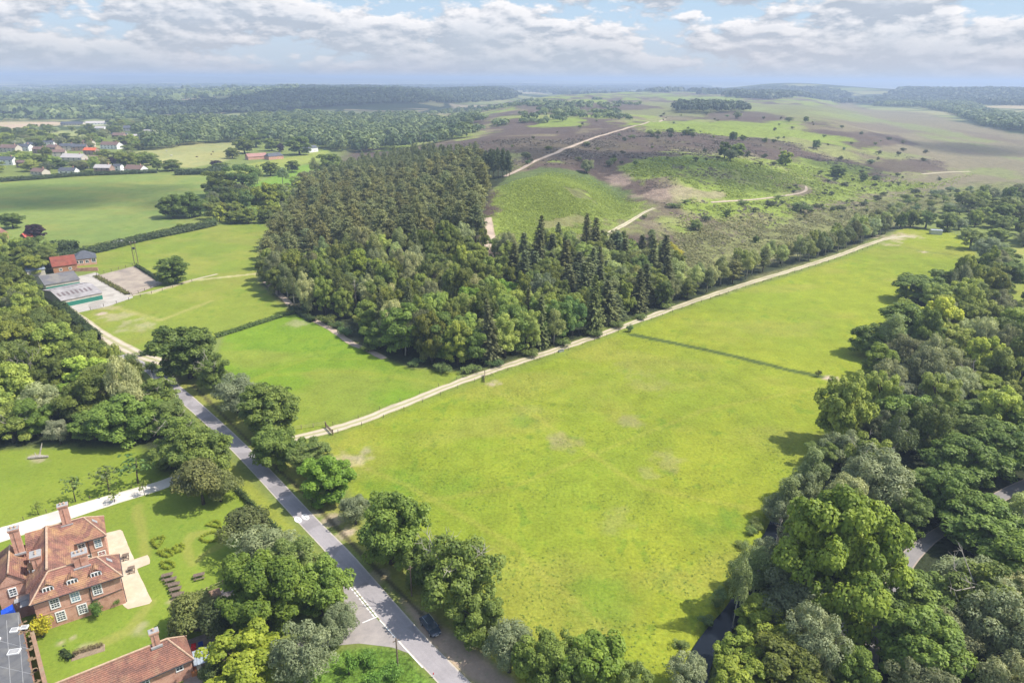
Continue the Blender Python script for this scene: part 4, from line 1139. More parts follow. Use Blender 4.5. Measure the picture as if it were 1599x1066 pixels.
# ---- flat roofed range and walls in the corner
c0, c1, c2, c3 = [gp(x, y, 3.4) for x, y in [(-40, 965), (30, 955), (54, 1075), (-60, 1100)]]
fb = empty('flat_roofed_building', (*gp(0, 1030)[:2], 0), 'flat grey felt roofed building with skylights in the bottom left corner', 'building')
b = MB(); b.hexa([(*p, -.1) for p in (c3, c2, c1, c0)] + [(*p, 3.3) for p in (c3, c2, c1, c0)]); b.build('wall', BRICK, fb)
b = MB(); b.hexa([(*p, 3.302) for p in (c3, c2, c1, c0)] + [(*p, 3.42) for p in (c3, c2, c1, c0)]); FR_ = b.build('roof', FELT, fb)
ex = np.array(c1) - np.array(c0); ex /= np.linalg.norm(ex); ey = np.array((-ex[1], ex[0]))
def FB(o): return lambda a, b_, z: (o[0] + ex[0] * a + ey[0] * b_, o[1] + ex[1] * a + ey[1] * b_, z)
for (px, py, w_, d_) in [(22, 1017, .75, .5), (22.5, 983, .5, .45), (38, 979, .5, .4), (-8, 1000, .6, .5)]:
    fq = FB(gp(px, py, 3.5)); b = MB(); b.box(fq, -w_, w_, -d_, d_, 3.42, 3.62); k = b.build('skylight', WHITE, fb)
    b = MB(); b.box(fq, -w_ + .1, w_ - .1, -d_ + .1, d_ - .1, 3.62, 3.66); b.build('skylight_glass', LEAD, k)
b = MB()
for (p, q) in [((0, 1000), (45, 1012)), ((0, 1040), (52, 1052)), ((10, 968), (16, 1066)), ((28, 960), (36, 1066))]:
    P, Q = gp(*p, 3.43), gp(*q, 3.43); b.tube([(*P, 3.42), (*Q, 3.42)], .04, 4)
b.build_split('felt_seam', LEAD, fb)
b = MB()
P0, P1, P2 = gp(48, 978, 2.2), gp(60, 1025, 2.2), gp(76, 1090, 2.2)
for p, q in ((P0, P1), (P1, P2)):
    d = np.array(q) - np.array(p); d /= np.linalg.norm(d); nn = np.array((-d[1], d[0])) * .2
    for z0, z1, k in ((-.1, 2.1, 1.), (2.1, 2.26, 1.3)):
        a, c_, e, g = np.array(p) + nn * k, np.array(p) - nn * k, np.array(q) - nn * k, np.array(q) + nn * k
        b.hexa([(*a, z0), (*c_, z0), (*e, z0), (*g, z0), (*a, z1), (*c_, z1), (*e, z1), (*g, z1)])
w_ = empty('garden_wall', (*P1, 0), 'mossy brick garden wall between lawn and flat roofed building', 'wall'); b.build('masonry', mat('mossy_brick', (.33, .20, .14), (.22, .15, .10), 1.2, .95, c3=(.26, .22, .15), sc3=.8), w_)
b = MB()
for k in range(26):
    t = R.random(); p = np.array(P0) * (1 - t) + np.array(P2) * t; s = R.uniform(.15, .5); x = p[0] - R.uniform(.4, 1.6); y = p[1] + R.uniform(-.3, .3)
    q = [(x + s * cos(a) * R.uniform(.6, 1.2), y + s * sin(a) * R.uniform(.6, 1.2), 3.445) for a in [2 * pi * i / 8 for i in range(8)]]
    b.face(q)
b.build_split('moss_patch', mat('roof_moss', (.16, .10, .06), (.22, .15, .08), 4.), fb)
b = MB(); fr = frame((*gp(-30, 945), 0), e1=(cos(.62), sin(.62))); b.box(fr, -3, 7.6, 0, .35, -.1, 2.1)
w_ = empty('courtyard_wall', (*gp(0, 935)[:2], 0), 'brick courtyard wall joining the left side of the manor', 'wall'); b.build('masonry', BRICK, w_)
b = MB(); b.box(fr, -3.1, 7.7, -.06, .41, 2.1, 2.22); b.build_split('coping', mat('coping_tile', (.38, .2, .13), (.5, .42, .32), 1.5), w_)
# blue tarpaulin heap
b = MB(); q = gp(11, 958, 2.9); fr = frame((*q, 0), .6)
pts = [(-1., -.6), (1., -.55), (1.05, .6), (-.95, .65)]
b.hexa([fr(x, y, .0) for x, y in pts] + [fr(x * .8 + .1, y * .75, 3.6 + .25 * (x + y)) for x, y in pts])
o = b.build_at('covered_stack', mat('blue_tarpaulin', (.02, .09, .55), (.015, .06, .40), 2., .5, bump=.4), (*q, 0)); tag(o, 'tall stack under a bright blue tarpaulin by the manor', 'stack')
# white car in the left court
# ---- the cottage at the bottom
q1, q2, q3 = gp(302, 1028, 3.2), gp(287, 994, 3.2), gp(103, 1059, 6.3)
qr = gp(260, 996, 6.3)
e1 = (qr[0] - q3[0], qr[1] - q3[1]); ll = hypot(*e1); e1 = (e1[0] / ll, e1[1] / ll)
CF = frame((*q1, 0), e1=e1)
dd = (q2[0] - q1[0]) * -e1[1] + (q2[1] - q1[1]) * e1[0]
dd = max(5., dd)
cot = empty('brick_cottage', (*CF(-10, dd / 2, 0)[:2], 0), 'long brick cottage with a hipped red tile roof at the bottom edge', 'house')
b = MB(); b.box(CF, -24, -.3, .3, dd - .3, -.1, 3.1); b.build('wall', BRICK, cot)
b = MB(); hip_roof(b, CF, -24, -.3, .3, dd - .3, 3.15, 6.2, 'a', 2.5, dd * .5, .35); CR = b.build('roof', TILE2, cot)
b = MB(); b.tube([CF(-.3 - dd * .5 + .35, dd / 2, 6.22), CF(-21, dd / 2, 6.22)], .13, 6); b.tube([CF(-.3 - dd * .5 + .35, dd / 2, 6.22), CF(.05, -.05, 3.2)], .13, 6); b.tube([CF(-.3 - dd * .5 + .35, dd / 2, 6.22), CF(.05, dd + .05, 3.2)], .13, 6)
b.build('ridge_tiles', mat('ridge_tile', (.5, .36, .25)), CR)
chimney(cot, CF, -3.9, dd / 2 + .1, 1.0, .75, 5.4, 8.4, 1)
for u, z, w_, h_ in ((-1.9, 1.9, 1.0, 1.2), (-6.2, 1.9, 1.0, 1.2), (-10.4, 1.9, 1., 1.2)): window(cot, CF, 'b-', u, z, w_, h_, .3, GLASS, (2, 2))
b = MB(); b.box(CF, -24.3, .05, -.16, -.05, 3.02, 3.13); b.build_split('gutter', DARKM, cot)
# grey roofed shed, bins, ride-on mower
SF = frame((*gp(322, 1046), 0), ang=.5)
sh_ = empty('garden_shed', (*gp(326, 1040)[:2], 0), 'small pale shed with a sloping grey metal roof beside the cottage', 'shed')
b = MB(); b.box(SF, -1.1, 1.4, -.2, 1.8, -.05, 1.9); b.build('wall', CREAM, sh_)
b = MB(); slab(b, [SF(-1.4, -.5, 1.95), SF(1.7, -.5, 1.95), SF(1.7, 2.1, 2.3), SF(-1.4, 2.1, 2.3)], .07)
for k in range(8): x = -1.35 + 3.0 * k / 7; b.tube([SF(x, -.5, 1.97), SF(x, 2.1, 2.32)], .035, 4)
b.build('roof', mat('shed_sheet', (.42, .47, .52), (.34, .38, .42), 1.5, .4, metal=.3), sh_)
b = MB(); b.box(SF, -.5, .3, -.26, -.2, 0, 1.7); b.build('door', WOOD, sh_)
b = MB(); b.box(SF, -1.9, -1.15, -.4, .6, 0, .95); tag(b.build_at('log_box', mat('orange_wood', (.42, .17, .06), (.3, .12, .05), 3.), SF(-1.5, 0, 0)), 'orange wooden box standing between cottage and shed', 'box')
def bin_(px, py, m, lb, an):
    x, y = gp(px, py); fr = frame((x, y, 0), ang=an); r = empty('wheelie_bin', (x, y, 0), lb, 'bin')
    b = MB(); b.hexa([fr(-.24, -.28, .06), fr(.24, -.28, .06), fr(.24, .28, .06), fr(-.24, .28, .06), fr(-.3, -.36, 1.0), fr(.3, -.36, 1.0), fr(.3, .36, 1.0), fr(-.3, .36, 1.0)]); b.build('body', m, r)
    b = MB(); slab(b, [fr(-.33, -.4, 1.06), fr(.33, -.4, 1.06), fr(.33, .42, 1.12), fr(-.33, .42, 1.12)], .055); b.build('lid', m, r)
    b = MB()
    for s in (-.22, .22): b.tube([fr(s - .04, .3, .1), fr(s + .04, .3, .1)], .1, 10)
    b.build_split('wheel', BLACK, r)
bin_(304, 1016, mat('red_plastic', (.55, .02, .03), (.42, .015, .02), 3, .4), 'red bin in the shade behind the cottage end', .4)
bin_(315, 1013, mat('blue_plastic', (.02, .06, .30), (.015, .05, .22), 3, .4), 'blue bin beside the red bin behind the cottage', .5)
x, y = gp(337, 1052); fr = frame((x, y, 0), ang=.45); mw = empty('ride_on_mower', (x, y, 0), 'bright red ride-on machine with dark wheels beside the grey shed', 'mower')
b = MB(); b.hexa([fr(-.95, -.36, .3), fr(.1, -.42, .3), fr(.1, .42, .3), fr(-.95, .36, .3), fr(-.85, -.28, .85), fr(.05, -.36, .95), fr(.05, .36, .95), fr(-.85, .28, .85)]); b.box(fr, .1, .95, -.45, .45, .3, .55); b.build('body', MATS['red_plastic'], mw)
b = MB(); b.box(fr, .3, .75, -.25, .25, .55, .7); b.box(fr, .7, .82, -.25, .25, .6, 1.05); b.build('seat', BLACK, mw)
for a_, s, r_ in ((-.7, -1, .22), (-.7, 1, .22), (.6, -1, .32), (.6, 1, .32)):
    b = MB(); b.tube([fr(a_, s * .42, r_), fr(a_, s * .62, r_)], r_, 12); b.build('wheel', BLACK, mw)
b = MB(); b.tube([fr(-.05, 0, .9), fr(.12, 0, 1.15)], .03, 6); n_ = 10; b.tube([fr(.12 + .05 * sin(t), .2 * cos(t), 1.17 + .12 * sin(t)) for t in [2 * pi * i / n_ for i in range(n_ + 1)]], .025, 5, cap=False); b.build('steering_wheel', BLACK, mw)
# ---- picnic tables
def picnic(px, py, an, label, group, first=[None]):
    x, y = gp(px, py)
    if first[0] is None:
        r = empty('picnic_table', (0, 0, 0), '', 'picnic table', group); fr = frame((0, 0, 0), ang=0)
        b = MB()
        for k in range(5): b.box(fr, -.9, .9, -.36 + k * .15, -.36 + k * .15 + .135, .70, .745)
        b.build('table_top', WOOD, r)
        for s in (-1, 1):
            b = MB()
            for k in range(2): b.box(fr, -.9, .9, s * .72 - .14 + k * .145, s * .72 - .14 + k * .145 + .135, .42, .46)
            b.build('bench', WOOD, r)
        for s in (-.62, .62):
            b = MB(); b.tube([fr(s, -.68, 0), fr(s, -.22, .72)], .05, 4); b.tube([fr(s, .68, 0), fr(s, .22, .72)], .05, 4); b.box(fr, s - .03, s + .03, -.82, .82, .36, .42); b.build('leg_frame', WOOD, r)
        first[0] = r
    else:
        r = first[0].copy(); COL.objects.link(r)
        for c_ in first[0].children:
            d = c_.copy(); COL.objects.link(d); d.parent = r
    r.location = (x, y, 0); r.rotation_euler = (0, 0, an); r['label'] = label; r['group'] = group
for (px, py, an, lb) in [(262, 902, .42, 'weathered picnic table at the hedge end of the row of five'), (267.5, 909, .42, 'second picnic table of the row, counted from the hedge rings'), (272.5, 917, .42, 'middle picnic table of the row of five'), (275, 924, .40, 'fourth picnic table of the row, counted from the hedge rings'), (279, 933, .36, 'last picnic table of the row, beside the play yard path'), (311.5, 902, .42, 'picnic table standing alone on the lawn by the fence')]:
    picnic(px, py, an, lb, 'picnic tables on the manor lawn')
for (px, py, lb) in [(197, 871, 'small brown table on the terrace near the hedge walk'), (206, 891, 'small brown table on the terrace nearer the manor front')]:
    x, y = gp(px, py); r = empty('terrace_table', (x, y, 0), lb, 'table', 'terrace tables'); fr = frame((x, y, 0), ang=.5)
    b = MB(); b.box(fr, -.55, .55, -.4, .4, .7, .75); b.build('table_top', WOOD, r)
    for a_, c_ in ((-.45, -.3), (.45, -.3), (.45, .3), (-.45, .3)): b = MB(); b.box(fr, a_ - .04, a_ + .04, c_ - .04, c_ + .04, .04, .7); b.build('leg', WOOD, r)
    for s in (-1, 1): b = MB(); b.box(fr, -.5, .5, s * .75 - .13, s * .75 + .13, .42, .46); b.box(fr, -.45, -.35, s * .75 - .1, s * .75 + .1, .04, .42); b.box(fr, .35, .45, s * .75 - .1, s * .75 + .1, .04, .42); b.build('bench', WOOD, r)
# climbing frame, bench, rail fence of the play yard
x, y = gp(338, 945); fr = frame((x, y, 0), ang=-1.0); cf = empty('climbing_frame', (x, y, 0), 'wooden climbing tower with a plank roof in the play yard', 'play tower')
for a_, c_ in ((-.7, -.7), (.7, -.7), (.7, .7), (-.7, .7)): b = MB(); b.box(fr, a_ - .07, a_ + .07, c_ - .07, c_ + .07, 0, 2.7); b.build('post', WOOD, cf)
b = MB()
for k in range(7): b.box(fr, -.75 + k * .215, -.75 + k * .215 + .2, -.75, .75, 1.25, 1.3)
b.build('platform', WOOD, cf)
b = MB(); slab(b, [fr(-.95, -.95, 2.55), fr(0, -.95, 3.1), fr(0, .95, 3.1), fr(-.95, .95, 2.55)], .06); slab(b, [fr(0, -.95, 3.1), fr(.95, -.95, 2.55), fr(.95, .95, 2.55), fr(0, .95, 3.1)], .06); b.build('roof', mat('brown_boards', (.27, .17, .11), (.19, .12, .08), 3.), cf)
b = MB(); b.bar(fr(.75, -.3, 1.3), fr(2.4, -.3, .15), .08); b.bar(fr(.75, .3, 1.3), fr(2.4, .3, .15), .08); slab(b, [fr(.75, -.28, 1.3), fr(2.4, -.28, .18), fr(2.4, .28, .18), fr(.75, .28, 1.3)], .04); b.build('slide', PALEWOOD, cf)
x, y = gp(308, 938); fr = frame((x, y, 0), ang=-1.0); bn = empty('garden_bench', (x, y, 0), 'pale grey bench at the entrance of the play yard', 'bench')
PG = mat('pale_grey_paint', (.55, .53, .52), (.42, .41, .40), 3.)
b = MB()
for k in range(3): b.box(fr, -.8, .8, -.25 + k * .17, -.25 + k * .17 + .15, .42, .46)
b.build('seat', PG, bn)
b = MB()
for k in range(3): b.box(fr, -.8, .8, .3, .34, .55 + k * .15, .66 + k * .15)
b.build('backrest', PG, bn)
for s in (-.7, .7): b = MB(); b.box(fr, s - .04, s + .04, -.25, -.18, 0, .64); b.box(fr, s - .04, s + .04, .26, .34, 0, .95); b.box(fr, s - .04, s + .04, -.25, .3, .6, .65); b.build('leg', PG, bn)

def railfence(name, pts, label, hgt_=1.1, sp=2.4, rails=(.45, .95), m=PALEWOOD, pw=.11, rw=.07, wire=False, maxposts=100, group=None):
    P = np.array([g2(*p) for p in pts]); L = np.hypot(*(np.diff(P, axis=0)).T).sum(); n = min(maxposts, max(2, int(L / sp) + 1)); C_ = resample(P, n)
    r = empty(name, (*C_[n // 2], hz(*C_[n // 2])), label, 'fence', group)
    off = world_loc(r)
    pb = MB(); pb.box(frame((0, 0, 0), ang=0), -pw / 2, pw / 2, -pw / 2, pw / 2, -.2, hgt_); pm_ = pb.mesh('post', m)
    for x, y in C_:
        o = link('post', pm_, r); o.location = (x - off[0], y - off[1], hz(x, y) - off[2])
    b = MB()
    for q0, q1 in zip(C_[:-1], C_[1:]):
        for z in rails: b.bar((*q0, hz(*q0) + z), (*q1, hz(*q1) + z), rw)
    b.build('wire' if wire else 'rails', m if not wire else DARKM, r)
railfence('rail_fence', [(272, 947), (300, 935), (330, 922), (360, 908), (396, 892)], 'pale post-and-rail fence between lawn and play yard', 1.1, 2.2)
railfence('rail_fence', [(452, 672), (470, 670), (490, 667), (508, 664)], 'short pale rail fence at the gate of the meadow track', 1.15, 2.2, m=PALEWOOD)
railfence('wire_fence', [(528, 676), (575, 661), (635, 639), (702, 611), (768, 586), (838, 564), (908, 540), (986, 511), (1066, 482), (1145, 455), (1235, 428), (1315, 402), (1370, 382)], 'low post-and-wire fence on the meadow side of the long track', 1.0, 6.2, (.5, .9), POSTW, .10, .018, True)
railfence('wire_fence', [(520, 664), (560, 653), (620, 629), (690, 602), (740, 583)], 'post-and-wire fence on the pasture side of the track', 1.0, 6.2, (.5, .9), POSTW, .10, .018, True)
railfence('arena_fence', [(151, 430), (207, 462), (256, 443), (213, 414), (151, 430)], 'dark rail fence round the riding arena', 1.3, 3.5, (.5, 1.2), DARKM if False else WOOD, .13, .07)
railfence('wire_fence', [(120, 489), (160, 479), (207, 467), (260, 452), (300, 440)], 'wire fence between the farm yard and the paddock', 1.1, 4.5, (.5, 1.0), POSTW, .13, .022, True)
railfence('wire_fence', [(106, 497), (130, 514), (158, 535), (200, 556)], 'wire fence along the paddock side of the farm lane', 1.1, 4.5, (.5, 1.0), POSTW, .13, .022, True)
railfence('wire_fence', [(0, 824), (60, 804), (150, 776), (230, 755), (266, 743)], 'low white-topped wire fence on the far side of the drive', .8, 3.5, (.6,), POSTW, .09, .02, True)
def gate(p, q, label, m=WOOD):
    a, c_ = np.array(g2(*p)), np.array(g2(*q)); d = (c_ - a); Lg = hypot(*d); d /= Lg; z0 = hz(*a); fr = frame((*a, z0), e1=tuple(d))
    r = empty('field_gate', (*a, z0), label, 'gate')
    for s in (0, Lg): b = MB(); b.box(fr, s - .1, s + .1, -.1, .1, -.1, 1.5); b.build('post', m, r)
    b = MB()
    for k in range(5): b.box(fr, .12, Lg - .12, -.03, .03, .25 + k * .22, .25 + k * .22 + .09)
    b.bar(fr(.15, .04, .28), fr(Lg - .2, .04, 1.2), .08); b.build('bars', m, r)
gate((509, 667), (520, 679), 'dark field gate standing open beside the meadow track')
gate((240, 549), (252, 553), 'wooden gate at the end of the farm lane', PALEWOOD)
gate((757, 586), (756, 597), 'narrow gate in the fence halfway along the track')
# ---- the parked car
def car():
    a, c_ = gp(662.5, 968.5), gp(682.5, 994.5)
    mx, my = (a[0] + c_[0]) / 2, (a[1] + c_[1]) / 2
    ang = atan2(c_[1] - a[1], c_[0] - a[0])
    r = empty('parked_car', (mx, my, .02), 'dark blue-grey estate car parked on the layby', 'car')
    Lc = 4.45; fr = frame((mx, my, .02), ang=ang)
    prof = [(-2.22, .32, .62, .78), (-2.18, .30, .95, .84), (-1.6, .26, 1.0, .89), (-.6, .25, 1.0, .90), (.6, .25, .98, .90), (1.25, .26, .92, .88), (1.95, .28, .80, .82), (2.18, .34, .62, .70)]
    b = MB(); ring = []
    for x, z0, z1, w in prof:
        i = len(b.v); zs = z0 + (z1 - z0) * .55
        b.v += [fr(x, -w * .92, z0), fr(x, -w, zs), fr(x, -w * .93, z1), fr(x, w * .93, z1), fr(x, w, zs), fr(x, w * .92, z0)]; ring.append(i)
    for p, q in zip(ring[:-1], ring[1:]):
        for j in range(6): b.f.append((p + j, p + (j + 1) % 6, q + (j + 1) % 6, q + j))
    b.f.append(tuple(ring[0] + j for j in range(6))); b.f.append(tuple(ring[-1] + j for j in reversed(range(6))))
    PAINTC = mat('car_paint', (.10, .125, .17), (.085, .105, .145), 1., .25, spec=.6, metal=.5)
    b.build('body', PAINTC, r, smooth=False)
    b = MB()   # glass house and roof
    lo = [(-2.0, .80), (1.15, .84)]; hi = [(-1.55, .64), (.35, .66)]
    g0 = [fr(-2.05, -.80, .98), fr(1.2, -.82, .95), fr(1.2, .82, .95), fr(-2.05, .80, .98)]; g1 = [fr(-1.7, -.62, 1.42), fr(.28, -.64, 1.44), fr(.28, .64, 1.44), fr(-1.7, .62, 1.42)]
    b.hexa(g0 + g1); b.build('window', GLASS, r)
    b = MB(); b.hexa([fr(-1.78, -.66, 1.41), fr(.34, -.67, 1.43), fr(.34, .67, 1.43), fr(-1.78, .66, 1.41), fr(-1.65, -.58, 1.47), fr(.2, -.6, 1.49), fr(.2, .6, 1.49), fr(-1.65, .58, 1.47)])
    for s in (-1, 1):
        for p, q in (((1.15, .80, .95), (.3, .645, 1.45)), ((-.55, .80, .97), (-.6, .645, 1.45)), ((-2.0, .79, .98), (-1.68, .62, 1.43))): b.bar(fr(p[0], s * p[1], p[2]), fr(q[0], s * q[1], q[2]), .09)
    b.build('roof', PAINTC, r)
    b = MB(); b.box(fr, -1.2, -.1, -.42, .42, 1.485, 1.5); b.build('sunroof', GLASS, r)
    b = MB()
    for s in (-.62, .62): b.bar(fr(-1.6, s, 1.52), fr(.2, s, 1.54), .05)
    b.build_split('roof_rail', STEEL, r)
    for x in (-1.35, 1.38):
        for s in (-1, 1):
            b = MB(); b.tube([fr(x, s * .70, .33), fr(x, s * .91, .33)], .33, 18); w_ = b.build('wheel', BLACK, r)
            b = MB(); b.tube([fr(x, s * .90, .33), fr(x, s * .925, .33)], .2, 14); b.build('rim', STEEL, w_)
    for s in (-1, 1):
        b = MB(); b.box(fr, 2.05, 2.2, s * .58 - .14, s * .58 + .14, .60, .72); b.build('headlight', LEAD, r)
        b = MB(); b.box(fr, -2.24, -2.15, s * .66 - .1, s * .66 + .1, .68, .9); b.build('tail_light', MATS['red_plastic'], r)
        b = MB(); b.box(fr, .85, 1.0, s * .98 - .1, s * .98 + .1, .93, 1.05); b.build('mirror', PAINTC, r)
    b = MB(); b.box(fr, 2.19, 2.235, -.26, .26, .42, .53); b.box(fr, -2.26, -2.215, -.26, .26, .55, .66); b.build_split('number_plate', WHITE, r)
car()
# ---- poles and posts
def pole(px, py, h, label, cross=True):
    x, y, z = gph(px, py); r = empty('telegraph_pole', (x, y, z), label, 'pole')
    b = MB(); b.tube([(x, y, z - .3), (x, y, z + h * .5), (x, y, z + h)], [.14, .12, .09], 8); b.build('shaft', WOOD, r)
    b = MB(); b.tube([(x, y, z + h), (x, y, z + h + .06)], .12, 8)
    if cross: b.box(frame((x, y, z), ang=.6), -.5, .5, -.05, .05, h - .45, h - .35)
    b.build_split('crossarm', WOOD, r)
pole(643, 930, 6.0, 'dark timber pole in the verge shade above the parked car')
pole(621.5, 1043, 5.6, 'timber pole in the brambles at the junction corner')
x, y, z = gph(677, 1057); r = empty('marker_post', (x, y, z), 'small white and red marker post at the road edge near the frame bottom', 'post')
b = MB(); b.box(frame((x, y, z), ang=.4), -.06, .06, -.05, .05, 0, .55); b.build('shaft', WHITE, r); b = MB(); b.box(frame((x, y, z), ang=.4), -.062, .062, -.052, .052, .55, .85); b.build('reflector', MATS['red_plastic'], r)
x, y, z = gph(213, 411); fr = frame((x, y, z), ang=.2); r = empty('power_pole', (x, y, z), 'double timber power pole with transformer behind the riding arena', 'pole')
for s in (-.8, .8): b = MB(); b.tube([fr(s, 0, -.3), fr(s, 0, 10.2)], [.16, .11], 8); b.build('shaft', WOOD, r)
b = MB(); b.box(fr, -1.5, 1.5, -.08, .08, 9.6, 9.78); b.box(fr, -1.0, 1.0, -.08, .08, 6.4, 6.55); b.bar(fr(-.8, .1, 3), fr(.8, .1, 6.), .1); b.build_split('crossarm', WOOD, r)
b = MB(); b.box(fr, -.45, .45, -.35, .35, 6.55, 7.5); b.build('transformer', DARKM, r)
for s in (-1.2, 0, 1.2): b = MB(); b.tube([fr(s, 0, 9.78), fr(s, 0, 10.05)], [.07, .1], 8); b.build('insulator', WHITE, r)
# dry flower bed on the lawn
fr = frame((*gp(137, 1018), 0), ang=.46); r = empty('flower_bed', (*gp(137, 1018), 0), 'dry brown flower bed with pale stalks on the manor lawn', 'flower bed')
b = MB(); b.hexa([fr(-2.1, -.9, .01), fr(2.3, -.8, .01), fr(2.2, .75, .01), fr(-2.0, .8, .01), fr(-2.0, -.8, .12), fr(2.2, -.7, .12), fr(2.1, .65, .12), fr(-1.9, .7, .12)]); b.build('soil', mat('bed_soil', (.28, .21, .14), (.2, .15, .10), 3., .95), r)
rg = np.random.default_rng(4); f = Foliage(); p = np.array([fr(a, c_, 0) for a, c_ in zip(rg.uniform(-1.9, 2.0, 900), rg.uniform(.0, .75, 900))]); p[:, 2] = rg.uniform(.1, .75, 900)
off = np.array(world_loc(r)); V, q = sprays(p - off, unit(rdir(900, rg) * np.array([1, 1, .3])), rg.uniform(.06, .14, 900), rg, .4); f.put(V, rg.random(900))
link('stalks', f.mesh('stalks', leafmat('dry_stalks', (.16, .12, .06), (.34, .28, .17), .1)), r)
# water trough in the meadow and a fallen trunk on the lawn
fr = frame((*gp(876, 549), 0), ang=.5); r = empty('water_trough', (*gp(876, 549), 0), 'grey-blue water trough standing in the meadow near the track', 'trough')
b = MB(); b.box(fr, -.9, .9, -.35, -.29, 0, .62); b.box(fr, -.9, .9, .29, .35, 0, .62); b.box(fr, -.9, -.84, -.29, .29, 0, .62); b.box(fr, .84, .9, -.29, .29, 0, .62); b.box(fr, -.84, .84, -.29, .29, 0, .05); b.build('tank', STEEL, r)
b = MB(); b.box(fr, -.838, .838, -.288, .288, .45, .52); b.build('water', wm, r)
x, y = gp(62, 715); r = empty('fallen_trunk', (x, y, 0), 'pale fallen trunk with stub boughs on the lawn edge', 'dead wood')
b = MB(); b.tube([(x - 2.2, y - .4, .25), (x, y, .4), (x + 1.8, y + .3, .3)], [.32, .42, .2], 8); b.tube([(x, y, .4), (x + .2, y + .8, 1.9), (x + .5, y + 1.2, 3.2)], [.3, .2, .06], 7); b.tube([(x - .6, y, .3), (x - 1.5, y + .9, .9)], [.15, .05], 6); b.build('trunk', DEADWOOD, r)
# ---- the farm
def barn(name, pl, pr, depth, ze, zr, label, wallm, roofm, ridge_axis='a', hip=0., gcol=None, lights=0, skirt=None, ov=.3, cat='barn', wins=(), winz=1.0):
    a, c_ = np.array(gph(*pl)[:2]), np.array(gph(*pr)[:2]); d = c_ - a; Lb = hypot(*d); d = tuple(d / Lb); z0 = hz(*a); fr = frame((*a, z0), e1=d)
    r = empty(name, (*a, z0), label, cat)
    b = MB(); b.box(fr, 0, Lb, 0, depth, -.3, ze); b.build('wall', wallm, r)
    if skirt: b = MB(); b.box(fr, .02, Lb - .02, -.06, 0, .0, ze * .6); b.build('cladding', skirt, r)
    b = MB(); hip_roof(b, fr, 0, Lb, 0, depth, ze + .02, zr, ridge_axis, hip, hip, ov); ro = b.build('roof', roofm, r)
    if not hip:
        b = MB()
        if ridge_axis == 'a': gable_wall(b, fr, 'a', .02, .0, depth, ze - .05, ze, zr - .12, .2); gable_wall(b, fr, 'a', Lb - .22, .0, depth, ze - .05, ze, zr - .12, .2)
        else: gable_wall(b, fr, 'b', .02, .0, Lb, ze - .05, ze, zr - .12, .2); gable_wall(b, fr, 'b', depth - .22, 0, Lb, ze - .05, ze, zr - .12, .2)
        b.build('gable', wallm if gcol is None else gcol, r)
    if lights and ridge_axis == 'a':
        for row, (t0, t1) in enumerate(((.18, .34), (.62, .78))):
            for k in range(lights):
                if R.random() < .15: continue
                u0 = Lb * (k + .35) / lights; b = MB()
                f0 = (lambda t: (depth / 2 * t * 2 if t < .5 else 0))
                bb = lambda t: -ov + (depth / 2 + ov) * t * 2 if t <= .5 else depth + ov - (depth / 2 + ov) * (1 - t) * 2
                zz = lambda t: ze + .02 + (zr - ze - .02) * (1 - abs(2 * t - 1)) + .03
                slab(b, [fr(u0, bb(t0), zz(t0)), fr(u0 + .7, bb(t0), zz(t0)), fr(u0 + .7, bb(t1), zz(t1)), fr(u0, bb(t1), zz(t1))], .02); b.build_split('rooflight', mat('old_rooflight', (.16, .12, .12), (.10, .08, .08), 2.), r)
    for u, w_, h_ in wins: window(r, fr, 'b-', u * Lb, winz, w_, h_, 0, GLASS, (2, 1))
    return fr, Lb
barn('stable_block', (99, 480), (161, 467), 20., 2.7, 4.5, 'long grey-roofed stable barn with green doors at the farm yard', CREAM, CEMENTROOF, 'a', lights=9, skirt=GREENWALL)
barn('stable_block', (73, 455), (126, 446), 17., 2.7, 4.7, 'dark grey-roofed stable barn behind the green-doored one', CREAM, mat('dark_sheet', (.15, .145, .15), (.11, .105, .11), .5, .9, c3=(.2, .18, .15), sc3=.2), 'a', skirt=GREENWALL)
barn('store_shed', (44, 434), (72, 430), 9., 3., 4.4, 'blue-grey roofed shed at the back of the farm', CREAM, mat('bluegrey_sheet', (.24, .28, .34), (.19, .22, .27), .6, .6), 'a')
barn('farm_cottage', (85, 428), (122, 423), 9., 3.2, 6.6, 'orange brick cottage with a steep red tile roof at the farm', brickmat('orange_brick', (.42, .17, .08), (.33, .13, .06), (.4, .3, .2)), REDTILE, 'a', cat='house', wins=((.3, 1.2, 1.2), (.7, 1.2, 1.2)))
barn('bungalow', (117, 416), (152, 412), 9., 3.0, 5.9, 'bungalow with a hipped dark slate roof and white windows at the farm', BRICK, SLATE, 'a', 4., cat='house', wins=((.12, 1.6, 1.5), (.32, 1.6, 1.5), (.58, 1.5, 1.4), (.88, 1.8, 1.8)))
b = MB(); x, y, z = gph(119, 424); fr = frame((x, y, z), ang=.15); b.box(fr, 0, 9, 0, .35, -.2, 1.6); r = empty('yard_wall', (x, y, z), 'low brick wall below the slate bungalow', 'wall'); b.build('masonry', BRICK, r)
barn('field_shelter', (180, 386), (196, 383), 4., 2.2, 2.9, 'white-roofed shelter at the hedge behind the arena', WOOD, mat('white_sheet', (.6, .6, .62), (.5, .5, .52), 1.), 'a', cat='shed')
barn('farmhouse', (-14, 376), (14, 372), 10., 3., 6.6, 'red-roofed farmhouse at the left edge below the far field', BRICK, TILE2, 'a', 3., cat='house')
barn('red_shed', (42, 378), (54, 376), 6., 2.4, 4.2, 'small shed with a bright red roof beside the copper beech', WOOD, mat('bright_red_sheet', (.50, .10, .07), (.4, .08, .06), 1.), 'a', cat='shed')
barn('silver_shed', (1453, 366), (1471, 367), 3.5, 2.4, 2.7, 'silver field shed at the top end of the meadow', STEEL, STEEL, 'a', cat='shed', ov=.1)
